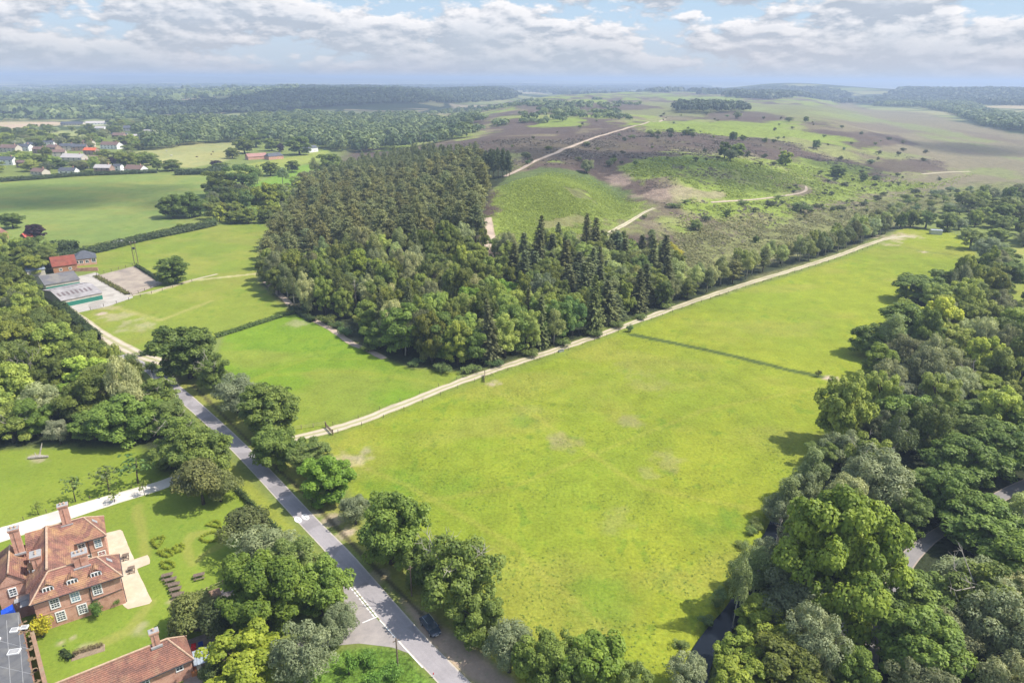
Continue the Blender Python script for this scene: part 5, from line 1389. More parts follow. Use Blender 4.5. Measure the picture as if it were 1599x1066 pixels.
barn('farmstead_range', (388, 250), (418, 248), 9., 3., 6., 'long red-tiled farm range below the woodland belt', BRICK, mat('pink_tile', (.36, .2, .17), (.28, .15, .12), .6), 'a', cat='house')
barn('farmstead_house', (420, 250), (443, 248), 9., 3.4, 6.4, 'grey-roofed brick farmhouse beside the red-tiled range', BRICK, SLATE, 'a', 2., cat='house')
barn('white_house', (480, 239), (497, 237), 9., 4.6, 7.2, 'white rendered house at the foot of the woodland belt', WHITE, SLATE, 'a', cat='house', wins=((.25, 1.2, 1.3), (.7, 1.2, 1.3)))
# ---- village houses, each its own
VH = [(8, 258, 30, 'white', 'grey', 'white cottage at the left edge of the village'), (32, 262, 20, 'brick', 'brown', 'brown-roofed cottage near the village left edge'), (57, 273, 30, 'cream', 'brown', 'brown-roofed bungalow along the village hedge'), (104, 272, 30, 'white', 'grey', 'white bungalow in the middle of the village hedge'), (160, 271, 30, 'brick', 'pale', 'pale-roofed brick house fronting the far field'),
      (183, 268, 15, 'white', 'grey', 'small white outbuilding beside the pale-roofed house'), (207, 269, 36, 'white', 'brown', 'white gabled cottage pair below the bronze tree'), (112, 254, 42, 'cream', 'pale', 'big cream house behind the village hedge'), (140, 242, 24, 'brick', 'orange', 'house with a bright orange new roof'), (92, 245, 22, 'cream', 'brown', 'brown-roofed house above the big cream house'),
      (80, 237, 24, 'brick', 'brown', 'brick house in the upper village row, left'), (105, 235, 24, 'cream', 'grey', 'cream house in the upper village row'), (124, 236, 24, 'brick', 'grey', 'brick house in the upper village row, right'), (170, 233, 38, 'white', 'brown', 'long row of white cottages above the orange roof'), (187, 215, 26, 'cream', 'grey', 'cream house below the tall grey block'),
      (203, 205, 24, 'cream', 'grey', 'tall grey house at the village top'), (220, 217, 26, 'white', 'pale', 'white low building at the woodland edge'), (12, 238, 34, 'cream', 'brown', 'brown-roofed pair at the far left of the village'), (36, 236, 24, 'white', 'grey', 'white house behind the left cottages'), (60, 240, 22, 'brick', 'brown', 'brick house between the left cottages and the big cream house'),
      (150, 195, 34, 'white', 'pale', 'white glasshouse in the pale field beyond the village'), (112, 196, 40, 'cream', 'grey', 'long grey nursery shed in the field beyond the village'), (184, 217, 22, 'brick', 'brown', 'brick cottage beside the cream village-top house'), (155, 203, 18, 'white', 'pale', 'small white shed by the nursery'), (48, 232, 20, 'cream', 'grey', 'grey-roofed house at the back of the village left'),
      (20, 250, 20, 'brick', 'grey', 'grey-roofed brick house behind the white cottage at the village left'), (46, 256, 20, 'cream', 'grey', 'small grey-roofed house above the long village hedge'), (72, 262, 22, 'white', 'brown', 'white house with a brown roof between two hedge bungalows'), (128, 262, 22, 'cream', 'grey', 'cream cottage between the big cream house and the hedge'),
      (150, 254, 20, 'brick', 'brown', 'brick cottage under the dark purple village tree'), (26, 229, 20, 'white', 'pale', 'pale-roofed house at the back of the village, far left'), (136, 229, 20, 'cream', 'brown', 'brown-roofed house behind the orange roof'), (76, 229, 20, 'white', 'grey', 'white house at the back of the village, middle'), (196, 226, 22, 'brick', 'grey', 'brick house at the right end of the white cottage row'),
      (232, 212, 22, 'cream', 'pale', 'pale house half hidden at the woodland edge'), (410, 185, 26, 'white', 'pale', 'white farm shed far behind the woodland belt'), (455, 184, 24, 'brick', 'orange', 'far house with a reddish roof behind the woodland belt'), (285, 166, 30, 'white', 'pale', 'tiny white building in the far blue wood')]
VW = dict(white=WHITE, cream=CREAM, brick=mat('village_brick', (.34, .235, .18), (.27, .18, .14), 1.))
VRF = dict(grey=SLATE, brown=mat('brown_tile', (.20, .125, .10), (.14, .09, .075), .6), pale=mat('pale_tile', (.44, .40, .38), (.36, .33, .32), .6), orange=mat('orange_tile', (.62, .14, .06), (.5, .11, .05), .6))
for (px, py, wpx, wc, rc, lb) in VH:
    x, y, z = gph(px, py); D_ = pj(x, y, z)[2]; Lh = wpx * .84 * D_ / F; an = R.uniform(-.35, .35); dp = min(10., max(5., Lh * .55)); ze = 2.7 if 'bungalow' in lb or 'shed' in lb or 'glass' in lb or 'low' in lb else 4.8; zr = ze + dp * .34
    fr = frame((x, y, z), ang=an); r = empty('village_house', (x, y, z), lb, 'house', 'village houses')
    b = MB(); b.box(fr, -Lh / 2, Lh / 2, 0, dp, -.3, ze); b.build('wall', VW[wc], r)
    b = MB(); gable_wall(b, fr, 'a', -Lh / 2 + .02, 0, dp, ze - .05, ze, zr - .1, .2); gable_wall(b, fr, 'a', Lh / 2 - .22, 0, dp, ze - .05, ze, zr - .1, .2); b.build('gable', VW[wc], r)
    b = MB(); hip_roof(b, fr, -Lh / 2, Lh / 2, 0, dp, ze + .03, zr, 'a', 0, 0, .3); ro = b.build('roof', VRF[rc], r)
    if Lh > 11 and 'shed' not in lb and 'glass' not in lb:
        b = MB(); b.box(fr, Lh * .28, Lh * .28 + .9, dp / 2 - .4, dp / 2 + .4, zr - .7, zr + 1.1); b.build('chimney', BRICK, ro)
    nw = max(1, int(Lh / 4.5))
    for k in range(nw):
        for z0 in ((.9, 3.1) if ze > 4 else (.9,)):
            b = MB(); u = -Lh / 2 + Lh * (k + .5) / nw; b.box(fr, u - .6, u + .6, -.05, 0., z0, z0 + 1.2); b.build('window', GLASS, r)
# ---- grazing animals in the sheep field
def cow(px, py, an, m, lb):
    x, y, z = gph(px, py); fr = frame((x, y, z), ang=an); r = empty('cow', (x, y, z), lb, 'cow', 'grazing cattle')
    b = MB(); b.tube([fr(-.95, 0, 1.05), fr(-.6, 0, 1.02), fr(.2, 0, .95), (fr(.75, 0, 1.05)), fr(1.1, 0, 1.0), fr(1.45, 0, .55), fr(1.65, 0, .25)], [.22, .36, .42, .36, .24, .17, .10], 10)
    for a_ in (-.7, .65):
        for s in (-.2, .2): b.tube([fr(a_, s, .8), fr(a_ + .04, s, .42), fr(a_, s, 0)], [.15, .09, .07], 6)
    b.tube([fr(-1.0, 0, 1.15), fr(-1.12, 0, .6)], [.05, .04], 5); b.tube([fr(1.42, .1, .7), fr(1.38, .28, .75)], [.05, .02], 4); b.tube([fr(1.42, -.1, .7), fr(1.38, -.28, .75)], [.05, .02], 4)
    b.build('body', m, r, smooth=True)
WC = mat('white_hide', (.6, .57, .52), (.45, .42, .38), 1.5); BC = mat('brown_hide', (.12, .06, .04), (.08, .04, .03), 1.5)
for (px, py, m, lb) in [(268, 244, WC, 'white cow grazing in the far sheep field'), (260, 237, WC, 'second white cow, further up the far field'), (330, 242, BC, 'brown cow grazing in the far field, right'), (308, 246, BC, 'brown cow near the middle of the far field'), (333, 238, BC, 'brown cow highest in the far field')]: cow(px, py, R.uniform(0, 6), m, lb)
# ------------------------------------------------------------------ planting
def tone(r=None, base=(1, 1, 1), s=.16):
    k = math.exp(R.gauss(0, s)); t = R.gauss(0, s * .55)
    return (base[0] * k * (1 + t), base[1] * k, base[2] * k * (1 - t))
DK = (.78, .82, .85); BR = (1.25, 1.2, 1.0); YE = (1.75, 1.45, .85); GY = (1.12, 1.05, 1.25)
# --- along the road, right-hand verge
T('roundoak', 298, 606, 512, 90, 'big dark oak where the farm lane meets the main road', DK, v=0)
T('stag', 337, 618, 556, 52, 'half-dead oak with pale bare boughs, touching the big dark oak by the lane end', v=0)
T('sallow', 373, 655, 590, 78, 'grey-green sallow on the road verge between two dark oaks', (.9, .9, .95), v=0)
T('roundoak', 426, 690, 604, 88, 'round dark oak at the meadow track gate, upper of the pair', v=1)
T('oak', 438, 742, 668, 78, 'lower dark oak at the roadside just below the track gate', (.95, 1, .95), v=2)
T('ash', 488, 752, 690, 66, 'small mid-green ash beside the road below the track gate', v=0)
T('maple', 513, 796, 712, 84, 'bright green round maple beside the road at the meadow edge', (.72, .95, .7), v=0)
T('sallow', 556, 826, 776, 48, 'low grey sallow bush-tree between the bright maple and the tall oak', (.95, .95, 1.), v=1)
T('roundoak', 612, 900, 775, 102, 'tall full-crowned oak standing alone on the verge above the junction', (1.05, 1.12, 1), v=3)
T('oak', 665, 925, 850, 58, 'dark oak behind the verge pole, beside the stag-headed oak', DK, v=1)
T('stag', 715, 975, 843, 124, 'large stag-headed oak with bare white antlers near the parked car', v=1)
T('oak', 748, 1012, 930, 86, 'dense oak in the hedge line below the stag-headed oak', v=0)
T('sallow', 795, 1062, 980, 84, 'grey-green sallow at the meadow corner near the bottom of the road', v=2)
T('oak', 850, 1092, 992, 96, 'oak at the bottom meadow corner with mid-green crown', (1.1, 1.1, 1), v=2)
T('maple', 932, 1110, 1004, 105, 'loose bright green maple at the bottom edge of the meadow', (.8, .92, .8), v=1)
T('oak', 895, 1122, 1022, 70, 'dark oak at the bottom meadow edge beside the bright maple', DK, v=3)
T('ash', 990, 1124, 1040, 60, 'small ash low at the bottom edge of the meadow', v=1)
# --- left of the road
T('oak', 322, 765, 668, 92, 'tall oak by the drive mouth, left of the main road', v=4)
T('yew', 318, 800, 722, 80, 'olive yew at the end of the white drive', (1.15, 1.1, 1), v=0)
T('yew', 345, 792, 735, 56, 'second yew, slimmer, beside the road at the drive end', (1.1, 1.15, 1), v=1)
T('ash', 338, 756, 690, 54, 'leafy ash overhanging the road opposite the track gate', v=2)
T('stag', 283, 730, 648, 64, 'oak with pale dead twigs at the wood corner beside the road', (.95, 1, .95), v=2)
T('oak', 268, 738, 690, 56, 'small oak at the wood corner above the drive', v=0)
T('sapling', 216, 757, 706, 48, 'thin-crowned young tree on the lawn near the drive top', (.7, .9, .8), v=0)
T('sapling', 172, 772, 732, 42, 'loose olive young tree beside the white drive', (.9, .85, .8), v=1)
T('sapling', 118, 783, 746, 34, 'feathery young tree behind the tall rear chimney', (.85, .9, .9), v=2)
T('sapling', 60, 803, 783, 18, 'little yellowish sapling on the far lawn', (1.2, 1.15, .8), v=0)
T('sapling', 179, 783, 764, 20, 'bright yellow-green sapling on the drive edge', (1.5, 1.4, .8), v=1)
T('sapling', 226, 773, 752, 18, 'spindly sapling on the drive edge near the yews', (1.2, 1.1, .8), v=2)
T('yew', 392, 868, 800, 82, 'dark olive evergreen at the top of the garden tree group', (.8, .85, .8), v=0)
T('sallow', 425, 915, 828, 112, 'pale grey-green spreading tree in the garden tree group', (1.12, 1.1, 1.05), v=3)
T('ash', 470, 935, 842, 82, 'mid-green tree of the garden group nearest the road', (1.05, 1.05, 1.05), v=3)
T('bigmaple', 415, 1000, 872, 142, 'broad leafy tree filling the middle of the garden group', (.60, .70, .62), v=2)
T('oak', 502, 975, 880, 88, 'green oak between the garden group and the side road', (1.1, 1.2, 1), v=4)
T('sallow', 532, 1010, 948, 62, 'small grey sallow beside the junction mouth', (.9, .92, .9), v=0)
T('yew', 296, 996, 930, 86, 'olive-green yew beside the play yard, behind the cottage', (1.1, 1.15, .9), v=1)
T('yew', 350, 1010, 938, 66, 'dark evergreen standing over the bins and grey shed', (.6, .7, .7), v=0)
T('maple', 388, 1085, 1000, 118, 'golden yellow tree at the bottom edge beside the shed', (1.12, 1.08, .75), v=3)
T('sallow', 478, 1085, 982, 92, 'rounded grey-green willow below the side road', (.95, .95, .95), v=1)
T('yew', 335, 1090, 1035, 40, 'dark shrub tree at the foot of the golden tree', (.7, .85, .8), v=1)
T('bush', 12, 898, 880, 26, 'dark bush in the court left of the manor', (.5, .6, .6), v=0)
T('bush', 6, 930, 912, 44, 'bright green bush behind the brick garden wall', (1.2, 1.35, .8), v=1)
T('bush', 67, 994, 965, 34, 'round golden-yellow bush at the corner of the manor', (3.0, 2.1, .5), v=2)
T('bush', 153, 962, 940, 24, 'green climber bush at the manor front wall', (.8, 1.05, .8), v=0)
T('bush', 182, 945, 934, 14, 'low green bush at the front corner of the manor', (.9, 1.1, .8), v=1)
for i, (px, py, yt, w_, lb) in enumerate([(575, 1035, 1018, 36, 'bramble mound beside the junction pole'), (545, 1052, 1025, 34, 'dark bramble clump nearest the grey willow'), (610, 1056, 1040, 40, 'pale bramble mound close to the main road edge'), (580, 1080, 1055, 46, 'wide bramble mound at the bottom frame edge')]):
    T('bush', px, py, yt, w_, lb, (.9, 1.25, .7), v=i)
for i, (px, py, yt, w_, lb) in enumerate([(238, 582, 566, 26, 'low shrub between farm lane and main road'), (252, 590, 577, 20, 'small shrub at the roadside below the lane end'), (205, 566, 552, 22, 'dark shrub on the lane bend'), (640, 920, 905, 14, 'small verge shrub below the tall roadside oak'), (487, 792, 780, 16, 'yellowish verge shrub near the road roundels'), (984, 518, 507, 12, 'lone dark bush at the track end of the ditch'), (1278, 588, 578, 10, 'small bush at the wood end of the ditch')]):
    T('bush', px, py, yt, w_, lb, tone((.9, .95, .9)), v=i)
# --- farm and the vale fields
T('roundoak', 271, 449, 403, 46, 'round oak standing beside the riding arena', (.9, .95, .95), v=0)
T('roundoak', 271, 347, 305, 40, 'left one of the two joined oaks standing in the pale far field', DK, v=1)
T('roundoak', 298, 346, 302, 44, 'right one of the two joined oaks standing in the pale far field', (.72, .8, .8), v=3)
T('oak', 21, 361, 333, 32, 'lone open-crowned tree near the left edge of the far field', (.8, .85, .85), v=2)
T('purple', 57, 378, 351, 28, 'dark purple copper beech beside the red farmhouse roofs', v=0)
vale = [('oak', 344, 314, 268, 50, 'big dark oak at the head of the vale hedgerow'), ('ash', 382, 312, 258, 52, 'broad grey-green tree behind the big hedgerow oak'), ('birch', 402, 288, 258, 18, 'slim grey birch on the vale hedgerow'),
        ('oak', 423, 279, 253, 26, 'dark oak on the green slope below the red-roofed farm'), ('birch', 442, 289, 262, 19, 'grey birch standing alone on the green slope'), ('oak', 457, 273, 251, 22, 'small dark oak at the top of the green slope'),
        ('birch', 492, 277, 246, 20, 'grey birch before the pine plantation corner'), ('oak', 519, 281, 241, 44, 'dark spreading oak at the back corner of the pine plantation'), ('stag', 344, 322, 290, 34, 'pale half-dead tree in the vale hedgerow'),
        ('oak', 369, 336, 296, 34, 'dark green oak under the half-dead hedgerow tree'), ('ash', 388, 345, 298, 26, 'narrow ash in the lower vale hedgerow'), ('maple', 415, 344, 288, 42, 'bright leafy tree at the lower end of the vale hedgerow'),
        ('oak', 438, 338, 288, 34, 'dark oak against the edge of the plantation'), ('bush', 337, 336, 318, 22, 'rounded thicket at the foot of the vale hedgerow'), ('bush', 331, 352, 341, 15, 'small round thicket left of the hedgerow foot'),
        ('ash', 368, 350, 330, 22, 'leafy small tree at the field gate of the vale'), ('oak', 282, 362, 350, 13, 'left of two small trees below the joined oaks'), ('oak', 296, 360, 349, 14, 'right of two small trees below the joined oaks'),
        ('oak', 246, 270, 247, 16, 'open tree at the far hedge of the pale field'), ('oak', 270, 270, 250, 30, 'dense tree at the far hedge of the pale field'), ('maple', 211, 263, 239, 27, 'bronze-topped round tree beside the white cottages'),
        ('purple', 176, 260, 246, 16, 'dark purple tree between the village cottages'), ('purple', 338, 262, 251, 18, 'dark purple tree on the far field hedge'), ('oak', 345, 262, 254, 24, 'low dark thicket tree beside the far purple tree'),
        ('oak', 363, 251, 231, 22, 'oak at the corner of the sheep field'), ('oak', 382, 245, 215, 30, 'tall oak beside the red-roofed farm'), ('oak', 468, 248, 214, 38, 'large round oak beside the white house'), ('purple', 439, 240, 224, 11, 'reddish-brown tree behind the red-roofed farm'),
        ('oak', 425, 240, 216, 22, 'dark tree behind the red-roofed farm'), ('ash', 400, 235, 207, 30, 'pale rounded tree above the red-roofed farm')]
for i, (k, xb, yb, yt, w_, lb) in enumerate(vale): T(k, xb, yb, yt, w_, lb, tone((.8, .85, .9), s=.1), v=i)
# --- heath trees
heath = [('oak', 1131, 252, 222, 20, 'left dark pine-topped tree of the clump on the heath crest'), ('oak', 1150, 250, 224, 22, 'right dark tree of the clump on the heath crest'), ('sallow', 1140, 255, 234, 20, 'pale bush-like tree in front of the heath crest clump'),
         ('oak', 1144, 222, 206, 14, 'dark umbrella-topped tree on the skyline of the heather'), ('oak', 1160, 222, 211, 11, 'second small dark tree on the heather'), ('oak', 1194, 224, 216, 9, 'small dark tree alone on the heather'),
         ('oak', 1274, 235, 219, 13, 'dark tree on the ridge path of the heath'), ('maple', 1226, 264, 236, 22, 'pale leafy tree in the heath valley'), ('oak', 1308, 280, 258, 24, 'open tree in the middle of the bracken slope'), ('oak', 1347, 287, 270, 12, 'small dark tree right of the open bracken tree'),
         ('sallow', 916, 275, 250, 22, 'dark misty tree in the hollow behind the bracken mound'), ('oak', 857, 235, 228, 11, 'small tree beside the ridge track'), ('birch', 1015, 213, 203, 13, 'left pale tree of the pair on the plateau'), ('birch', 1028, 213, 203, 11, 'right pale tree of the pair on the plateau'),
         ('oak', 1048, 211, 200, 9, 'small plateau tree right of the pale pair'), ('oak', 1075, 213, 201, 20, 'leafy plateau tree at the edge of the heather'), ('sallow', 1232, 192, 183, 12, 'grey bush-tree far out on the heath'), ('oak', 1258, 192, 182, 9, 'dark small tree far out on the heath'), ('sallow', 1151, 188, 174, 12, 'pale tree before the dark pine belt'), ('sallow', 1103, 181, 172, 10, 'pale shrub before the left end of the dark pine belt'),
         ('ash', 1086, 362, 344, 20, 'rounded dark thorn on the lower heath'), ('oak', 1135, 341, 327, 11, 'small pointed tree on the lower heath'), ('oak', 1180, 381, 368, 9, 'small dark tree among the rough grass above the track birches'), ('birch', 1017, 374, 358, 14, 'small tree near the start of the pale heath path'),
         ('bush', 1050, 324, 317, 22, 'dark gorse thicket at the top of the pale heath path'), ('bush', 1070, 318, 312, 14, 'small gorse clump beside the gully path'), ('bush', 1160, 320, 312, 18, 'gorse thicket near the gully path'), ('bush', 1250, 330, 316, 34, 'wide dark thicket in the lower heath valley'), ('bush', 1216, 312, 305, 16, 'gorse clump beside the sandy gully path'), ('bush', 1006, 342, 335, 8, 'little bush beside the pale heath path'), ('bush', 1597, 308, 295, 18, 'dark thicket on the moor at the right edge')]
for i, (k, xb, yb, yt, w_, lb) in enumerate(heath): T(k, xb, yb, yt, w_, lb, tone((.95, 1., 1.05), s=.1), v=i)
for i in range(120):
    for _ in range(40):
        px, py = R.uniform(1060, 1520), R.uniform(262, 345)
        if inpoly([(1180, 325), (1290, 262), (1360, 262), (1450, 285), (1500, 270), (1440, 310), (1330, 340), (1230, 360), (1090, 380), (1060, 350)], px, py): break
    x, y, z = gph(px, py)
    s = R.choice((1.1, 1.5, 2., 3.)) * R.uniform(.8, 1.2)
    plant('gorse', x, y, s, s * R.uniform(1.3, 2.2), 'low dark gorse bush scattered on the bracken slope', 'gorse bushes scattered on the lower heath', tone((.7, .75, .8)))
for i in range(90):
    for _ in range(60):
        px, py = R.uniform(680, 1500), R.uniform(166, 262)
        if inpoly([(700, 218), (860, 200), (1000, 175), (1180, 175), (1330, 200), (1460, 240), (1440, 262), (1240, 262), (1000, 262), (900, 258), (800, 264), (830, 235)], px, py): break
    x, y, z = gph(px, py); s = R.uniform(1.5, 4.5)
    plant(R.choice(['gorse', 'gorse', 'bush', 'sallow']), x, y, s, s * R.uniform(1.1, 1.7), 'small scrub bush scattered on the high heath plateau', 'scrub bushes on the heath plateau', tone((.85, .9, .95)))
# tall dark pines with bare stems behind the plantation
for i, (px, py, yt, w_) in enumerate([(757, 276, 236, 12), (764, 275, 233, 13), (771, 277, 234, 13), (778, 275, 231, 12), (785, 277, 232, 14), (791, 275, 236, 12), (796, 276, 240, 12), (748, 272, 238, 12)]):
    T('pine', px, py, yt, w_, 'dark bare-stemmed pine in the short row beside the ridge track', (.55, .65, .75), 'dark pines beside the ridge track', v=i)

# --- woods: scattered standing trees, sorted so that edge trees come first
def scatter(poly_px, sp, n, minpad=0., rg=R, seed=None, tries=6000, exclude=(), field=None):
    P = [g2(*p) for p in poly_px] if poly_px else field
    xs = [p[0] for p in P]; ys_ = [p[1] for p in P]
    out = []; cell = {}
    for _ in range(tries):
        if len(out) >= n: break
        x, y = rg.uniform(min(xs), max(xs)), rg.uniform(min(ys_), max(ys_))
        if not inpoly(P, x, y): continue
        if any(inpoly(e, x, y) for e in exclude): continue
        k = (int(x // sp), int(y // sp)); ok = True
        for i in (-1, 0, 1):
            for j in (-1, 0, 1):
                for q in cell.get((k[0] + i, k[1] + j), ()):
                    if (q[0] - x) ** 2 + (q[1] - y) ** 2 < sp * sp: ok = False
        for (tx, ty, tk, th, tw) in NEARBY:
            if abs(tx - x) < sp * .8 and abs(ty - y) < sp * .8 and (tx - x) ** 2 + (ty - y) ** 2 < (sp * .72) ** 2: ok = False; break
        if not ok: continue
        cell.setdefault(k, []).append((x, y)); out.append((x, y))
    return out
NEARBY = []

TONES = [(.72, 'dark'), (.95, 'deep green'), (1.2, 'mid-green'), (1.6, 'pale')]
WORD = dict(oak='oak', ash='ash', sallow='grey-green sallow', birch='birch', maple='yellow-green maple', spruce='spruce', pine='pine', stag='half-dead oak', yew='yew', dead='bare dead tree', bush='thicket', gorse='gorse')
CLEAR = [(1390, 930), (1400, 905), (1412, 885), (1428, 866), (1446, 848), (1362, 985), (1364, 965), (1592, 755), (1575, 762), (1122, 985), (1138, 965), (1150, 950), (1100, 1020), (1215, 800), (1208, 825), (435, 1018),
         (250, 598), (275, 618), (300, 638), (325, 662), (350, 690), (375, 705), (395, 728), (420, 752), (135, 508), (150, 522), (165, 530), (82, 462), (62, 442), (104, 474), (95, 425), (130, 410), (112, 490), (122, 500), (70, 452), (90, 470), (215, 553), (230, 560), (1300, 1000), (1585, 458), (1596, 450), (1590, 395), (1575, 445), (762, 355), (766, 372), (560, 470), (640, 570)]
def blocks(x, y, h, w):
    z = hz(x, y); a = pj(x, y, z); t = pj(x, y, z + h); cx, cy_ = (a[0] + t[0]) / 2, a[1] * .42 + t[1] * .58
    rx = w / 2 * F / ((a[2] + t[2]) / 2) * .9; ry = abs(a[1] - t[1]) * .5 + rx * .28
    return any(((px - cx) / rx) ** 2 + ((py - cy_) / ry) ** 2 < 1 for px, py in CLEAR)
USED = {}
def woodtree(kind, x, y, h, w, place, group, marks=()):
    """label built from size, tone, kind and the nearest landmark; look-alikes of one spot share it with their group"""
    if blocks(x, y, h, w):
        h *= .8; w *= .72
        if blocks(x, y, h, w):
            h, w = R.uniform(3., 4.5), R.uniform(3.5, 5.); kind = 'bush'
            if blocks(x, y, h, w): return None
    t, word = R.choice(TONES) if kind not in ('stag', 'dead') else (1., '')
    if kind in ('spruce', 'pine'): t = .6 + .4 * t
    t *= math.exp(R.gauss(0, .07))
    if h < 5: kind = 'bush'
    size = 'tall' if h > 15.5 else ('low' if h < 9 else 'middling')
    lm = min(marks, key=lambda m: (g2(m[0], m[1])[0] - x) ** 2 + (g2(m[0], m[1])[1] - y) ** 2)[2] if marks else ''
    lab = ' '.join(f'{size} {word} {WORD[kind]} {place} {lm}'.split())
    k = R.gauss(0, .06)
    return plant(kind, x, y, h, w, lab, group, (t * (1.08 + k), t, t * (.92 - k)))

LANEP = [g2(*p) for p in [(1346, 1110), (1362, 985), (1386, 930), (1410, 880), (1452, 838), (1540, 790), (1680, 722)]]
def near_line(P, x, y, w): return float(dline(P, np.array([x]), np.array([y]))[0]) < w

# --- the wood right of the meadow: single trees first
rw = [('bigmaple', 1284, 1000, 782, 176, 'huge yellow-green maple between the stream and the lane bend', (.92, .98, .9)), ('maple', 1240, 935, 860, 80, 'lower yellow-green limb-tree left of the huge maple', (.85, .92, .85)),
      ('maple', 1192, 1000, 942, 86, 'rounded yellowish maple on the stream bank', (1., 1., .95)), ('maple', 1150, 1058, 1000, 74, 'bright yellowish small maple at the stream by the bottom edge', (.95, .98, .9)), ('sallow', 1262, 1070, 952, 84, 'soft grey-green willow beside the bare dead tree', (1.1, 1.08, 1.1)),
      ('dead', 1300, 1040, 968, 52, 'pale dead tree with crooked bare boughs by the lane', (1, 1, 1)), ('birch', 1143, 985, 846, 34, 'thin pale birch leaning over the stream', (1.25, 1.2, 1.3)), ('birch', 1172, 945, 856, 48, 'loose grey birch on the stream bank', (1.1, 1.1, 1.15)), ('birch', 1160, 930, 868, 36, 'second loose grey birch on the stream bank', (1.1, 1.1, 1.2)), ('sallow', 1196, 905, 845, 46, 'grey sallow leaning over the stream between the birches and the silver stem', (1.05, 1.05, 1.1)), ('sallow', 1218, 830, 775, 50, 'grey sallow over the head of the stream', (1., 1., 1.)), ('birch', 1228, 812, 745, 40, 'slim birch at the head of the stream', (1.05, 1.02, 1.)), ('sallow', 1180, 925, 880, 40, 'low sallow closing the stream below the silver stem', (.9, .95, .9)),
      ('dead', 1210, 868, 808, 30, 'silver dead stem standing by the upper stream', (1, 1, 1)), ('sallow', 1072, 1092, 1026, 56, 'grey rounded sallow at the bottom end of the stream', (1.15, 1.12, 1.15)), ('maple', 1150, 1100, 1035, 90, 'yellow-green maple low at the bottom edge by the stream', (1.02, 1., .85)),
      ('oak', 1385, 530, 452, 0, '', (1, 1, 1)), ('roundoak', 1412, 560, 480, 84, 'rounded dark oak jutting towards the ditch end', (.95, 1., 1)), ('roundoak', 1355, 565, 508, 54, 'dark oak furthest out into the meadow', (.9, .95, .95)), ('maple', 1372, 600, 541, 50, 'yellow-topped maple at the wood edge near the ditch end', (.85, .9, .85)),
      ('oak', 1430, 478, 432, 64, 'bushy oak at the upper wood edge', (.95, 1, 1)), ('oak', 1470, 465, 424, 52, 'dark oak at the upper wood edge, right of the bushy one', (.9, .95, 1)), ('roundoak', 1520, 460, 416, 62, 'large round oak at the small field corner', (1.05, 1.05, 1.05)), ('ash', 1345, 650, 598, 72, 'dense ash at the wood edge below the ditch end', (.9, .95, .9)),
      ('ash', 1335, 690, 640, 66, 'bronze-green ash in the wood edge', (1., .95, .9)), ('roundoak', 1405, 705, 622, 96, 'big dark oak just inside the meadow edge of the wood', (.9, 1, .9)), ('maple', 1535, 640, 592, 80, 'yellow-crowned maple deep in the right-hand wood', (.95, .95, .85)), ('sallow', 1395, 660, 600, 70, 'grey leafless-looking willow inside the wood', (1.0, .92, 1.05)),
      ('sallow', 1310, 735, 672, 56, 'pale willow at the upper end of the stream', (1.05, 1.05, 1.0)), ('ash', 1282, 735, 690, 52, 'loose olive tree over the upper stream', (1., 1., .9)), ('sallow', 1362, 810, 708, 100, 'broad grey-green willow above the huge maple', (1.05, 1.03, 1.0)), ('birch', 1262, 780, 700, 44, 'birch over the upper stream', (1.05, 1.05, 1.05)),
      ('oak', 1430, 990, 905, 110, 'wide oak hanging over the lower lane', (1.0, 1.05, 1)), ('roundoak', 1535, 870, 795, 120, 'broad dark oak right of the lane bend', (.9, 1, .95)), ('sallow', 1505, 960, 880, 100, 'feathery pale willow right of the lane', (1.1, 1.1, 1.05)), ('oak', 1480, 830, 740, 90, 'dark oak shading the lane bend', (.8, .9, .85)), ('dead', 1441, 748, 722, 14, 'broken pale trunk in the dark of the wood', (1, 1, 1)),
      ('oak', 1360, 1075, 985, 0, '', (1, 1, 1)), ('roundoak', 1425, 1080, 965, 118, 'spreading oak at the bottom edge right of the lane', (1.0, 1.08, .95)), ('sallow', 1560, 1060, 930, 120, 'pale willow at the bottom right corner', (1.1, 1.08, 1.05)), ('oak', 1590, 950, 850, 110, 'green oak at the right edge below the lane', (1.1, 1.15, .95)), ('sallow', 1250, 800, 735, 50, 'olive sallow between the upper stream and the huge maple', (.95, .98, .9))]
for i, (k, xb, yb, yt, w_, lb, c_) in enumerate(rw):
    if w_: T(k, xb, yb, yt, w_, lb, c_, v=i)
for k_, xb, yb, yt, w_, lb, c_ in [('roundoak', 1492, 772, 688, 104, 'big dark oak between the broken trunk and the lane bend', (.8, .88, .85)), ('roundoak', 1548, 748, 664, 92, 'dark oak over the hidden part of the lane', (.85, .92, .88)), ('oak', 1598, 720, 640, 84, 'oak at the right edge above the lane', (.9, .95, .9)),
        ('ash', 1440, 812, 738, 74, 'ash on the inside of the lane bend', (.85, .92, .85)), ('ash', 1415, 838, 772, 58, 'small ash between huge maple and lane bend', (.85, .9, .85)), ('oak', 1326, 1098, 1016, 64, 'green oak low at the bottom edge left of the lane', (.95, 1., .9)), ('oak', 1490, 690, 625, 76, 'oak in the dark heart of the right-hand wood', (.9, .95, .9)),
        ('bush', 1345, 1010, 985, 34, 'bush at the lane edge below the huge maple', (.8, .9, .8)), ('bush', 1340, 1045, 1015, 36, 'dark bush at the lane edge beside the bare dead tree', (.7, .8, .75)), ('bush', 1420, 840, 822, 34, 'bright bank bush on the inside of the lane bend', (.9, 1.05, .75))]: T(k_, xb, yb, yt, w_, lb, c_)
NEARBY = list(ALLT)
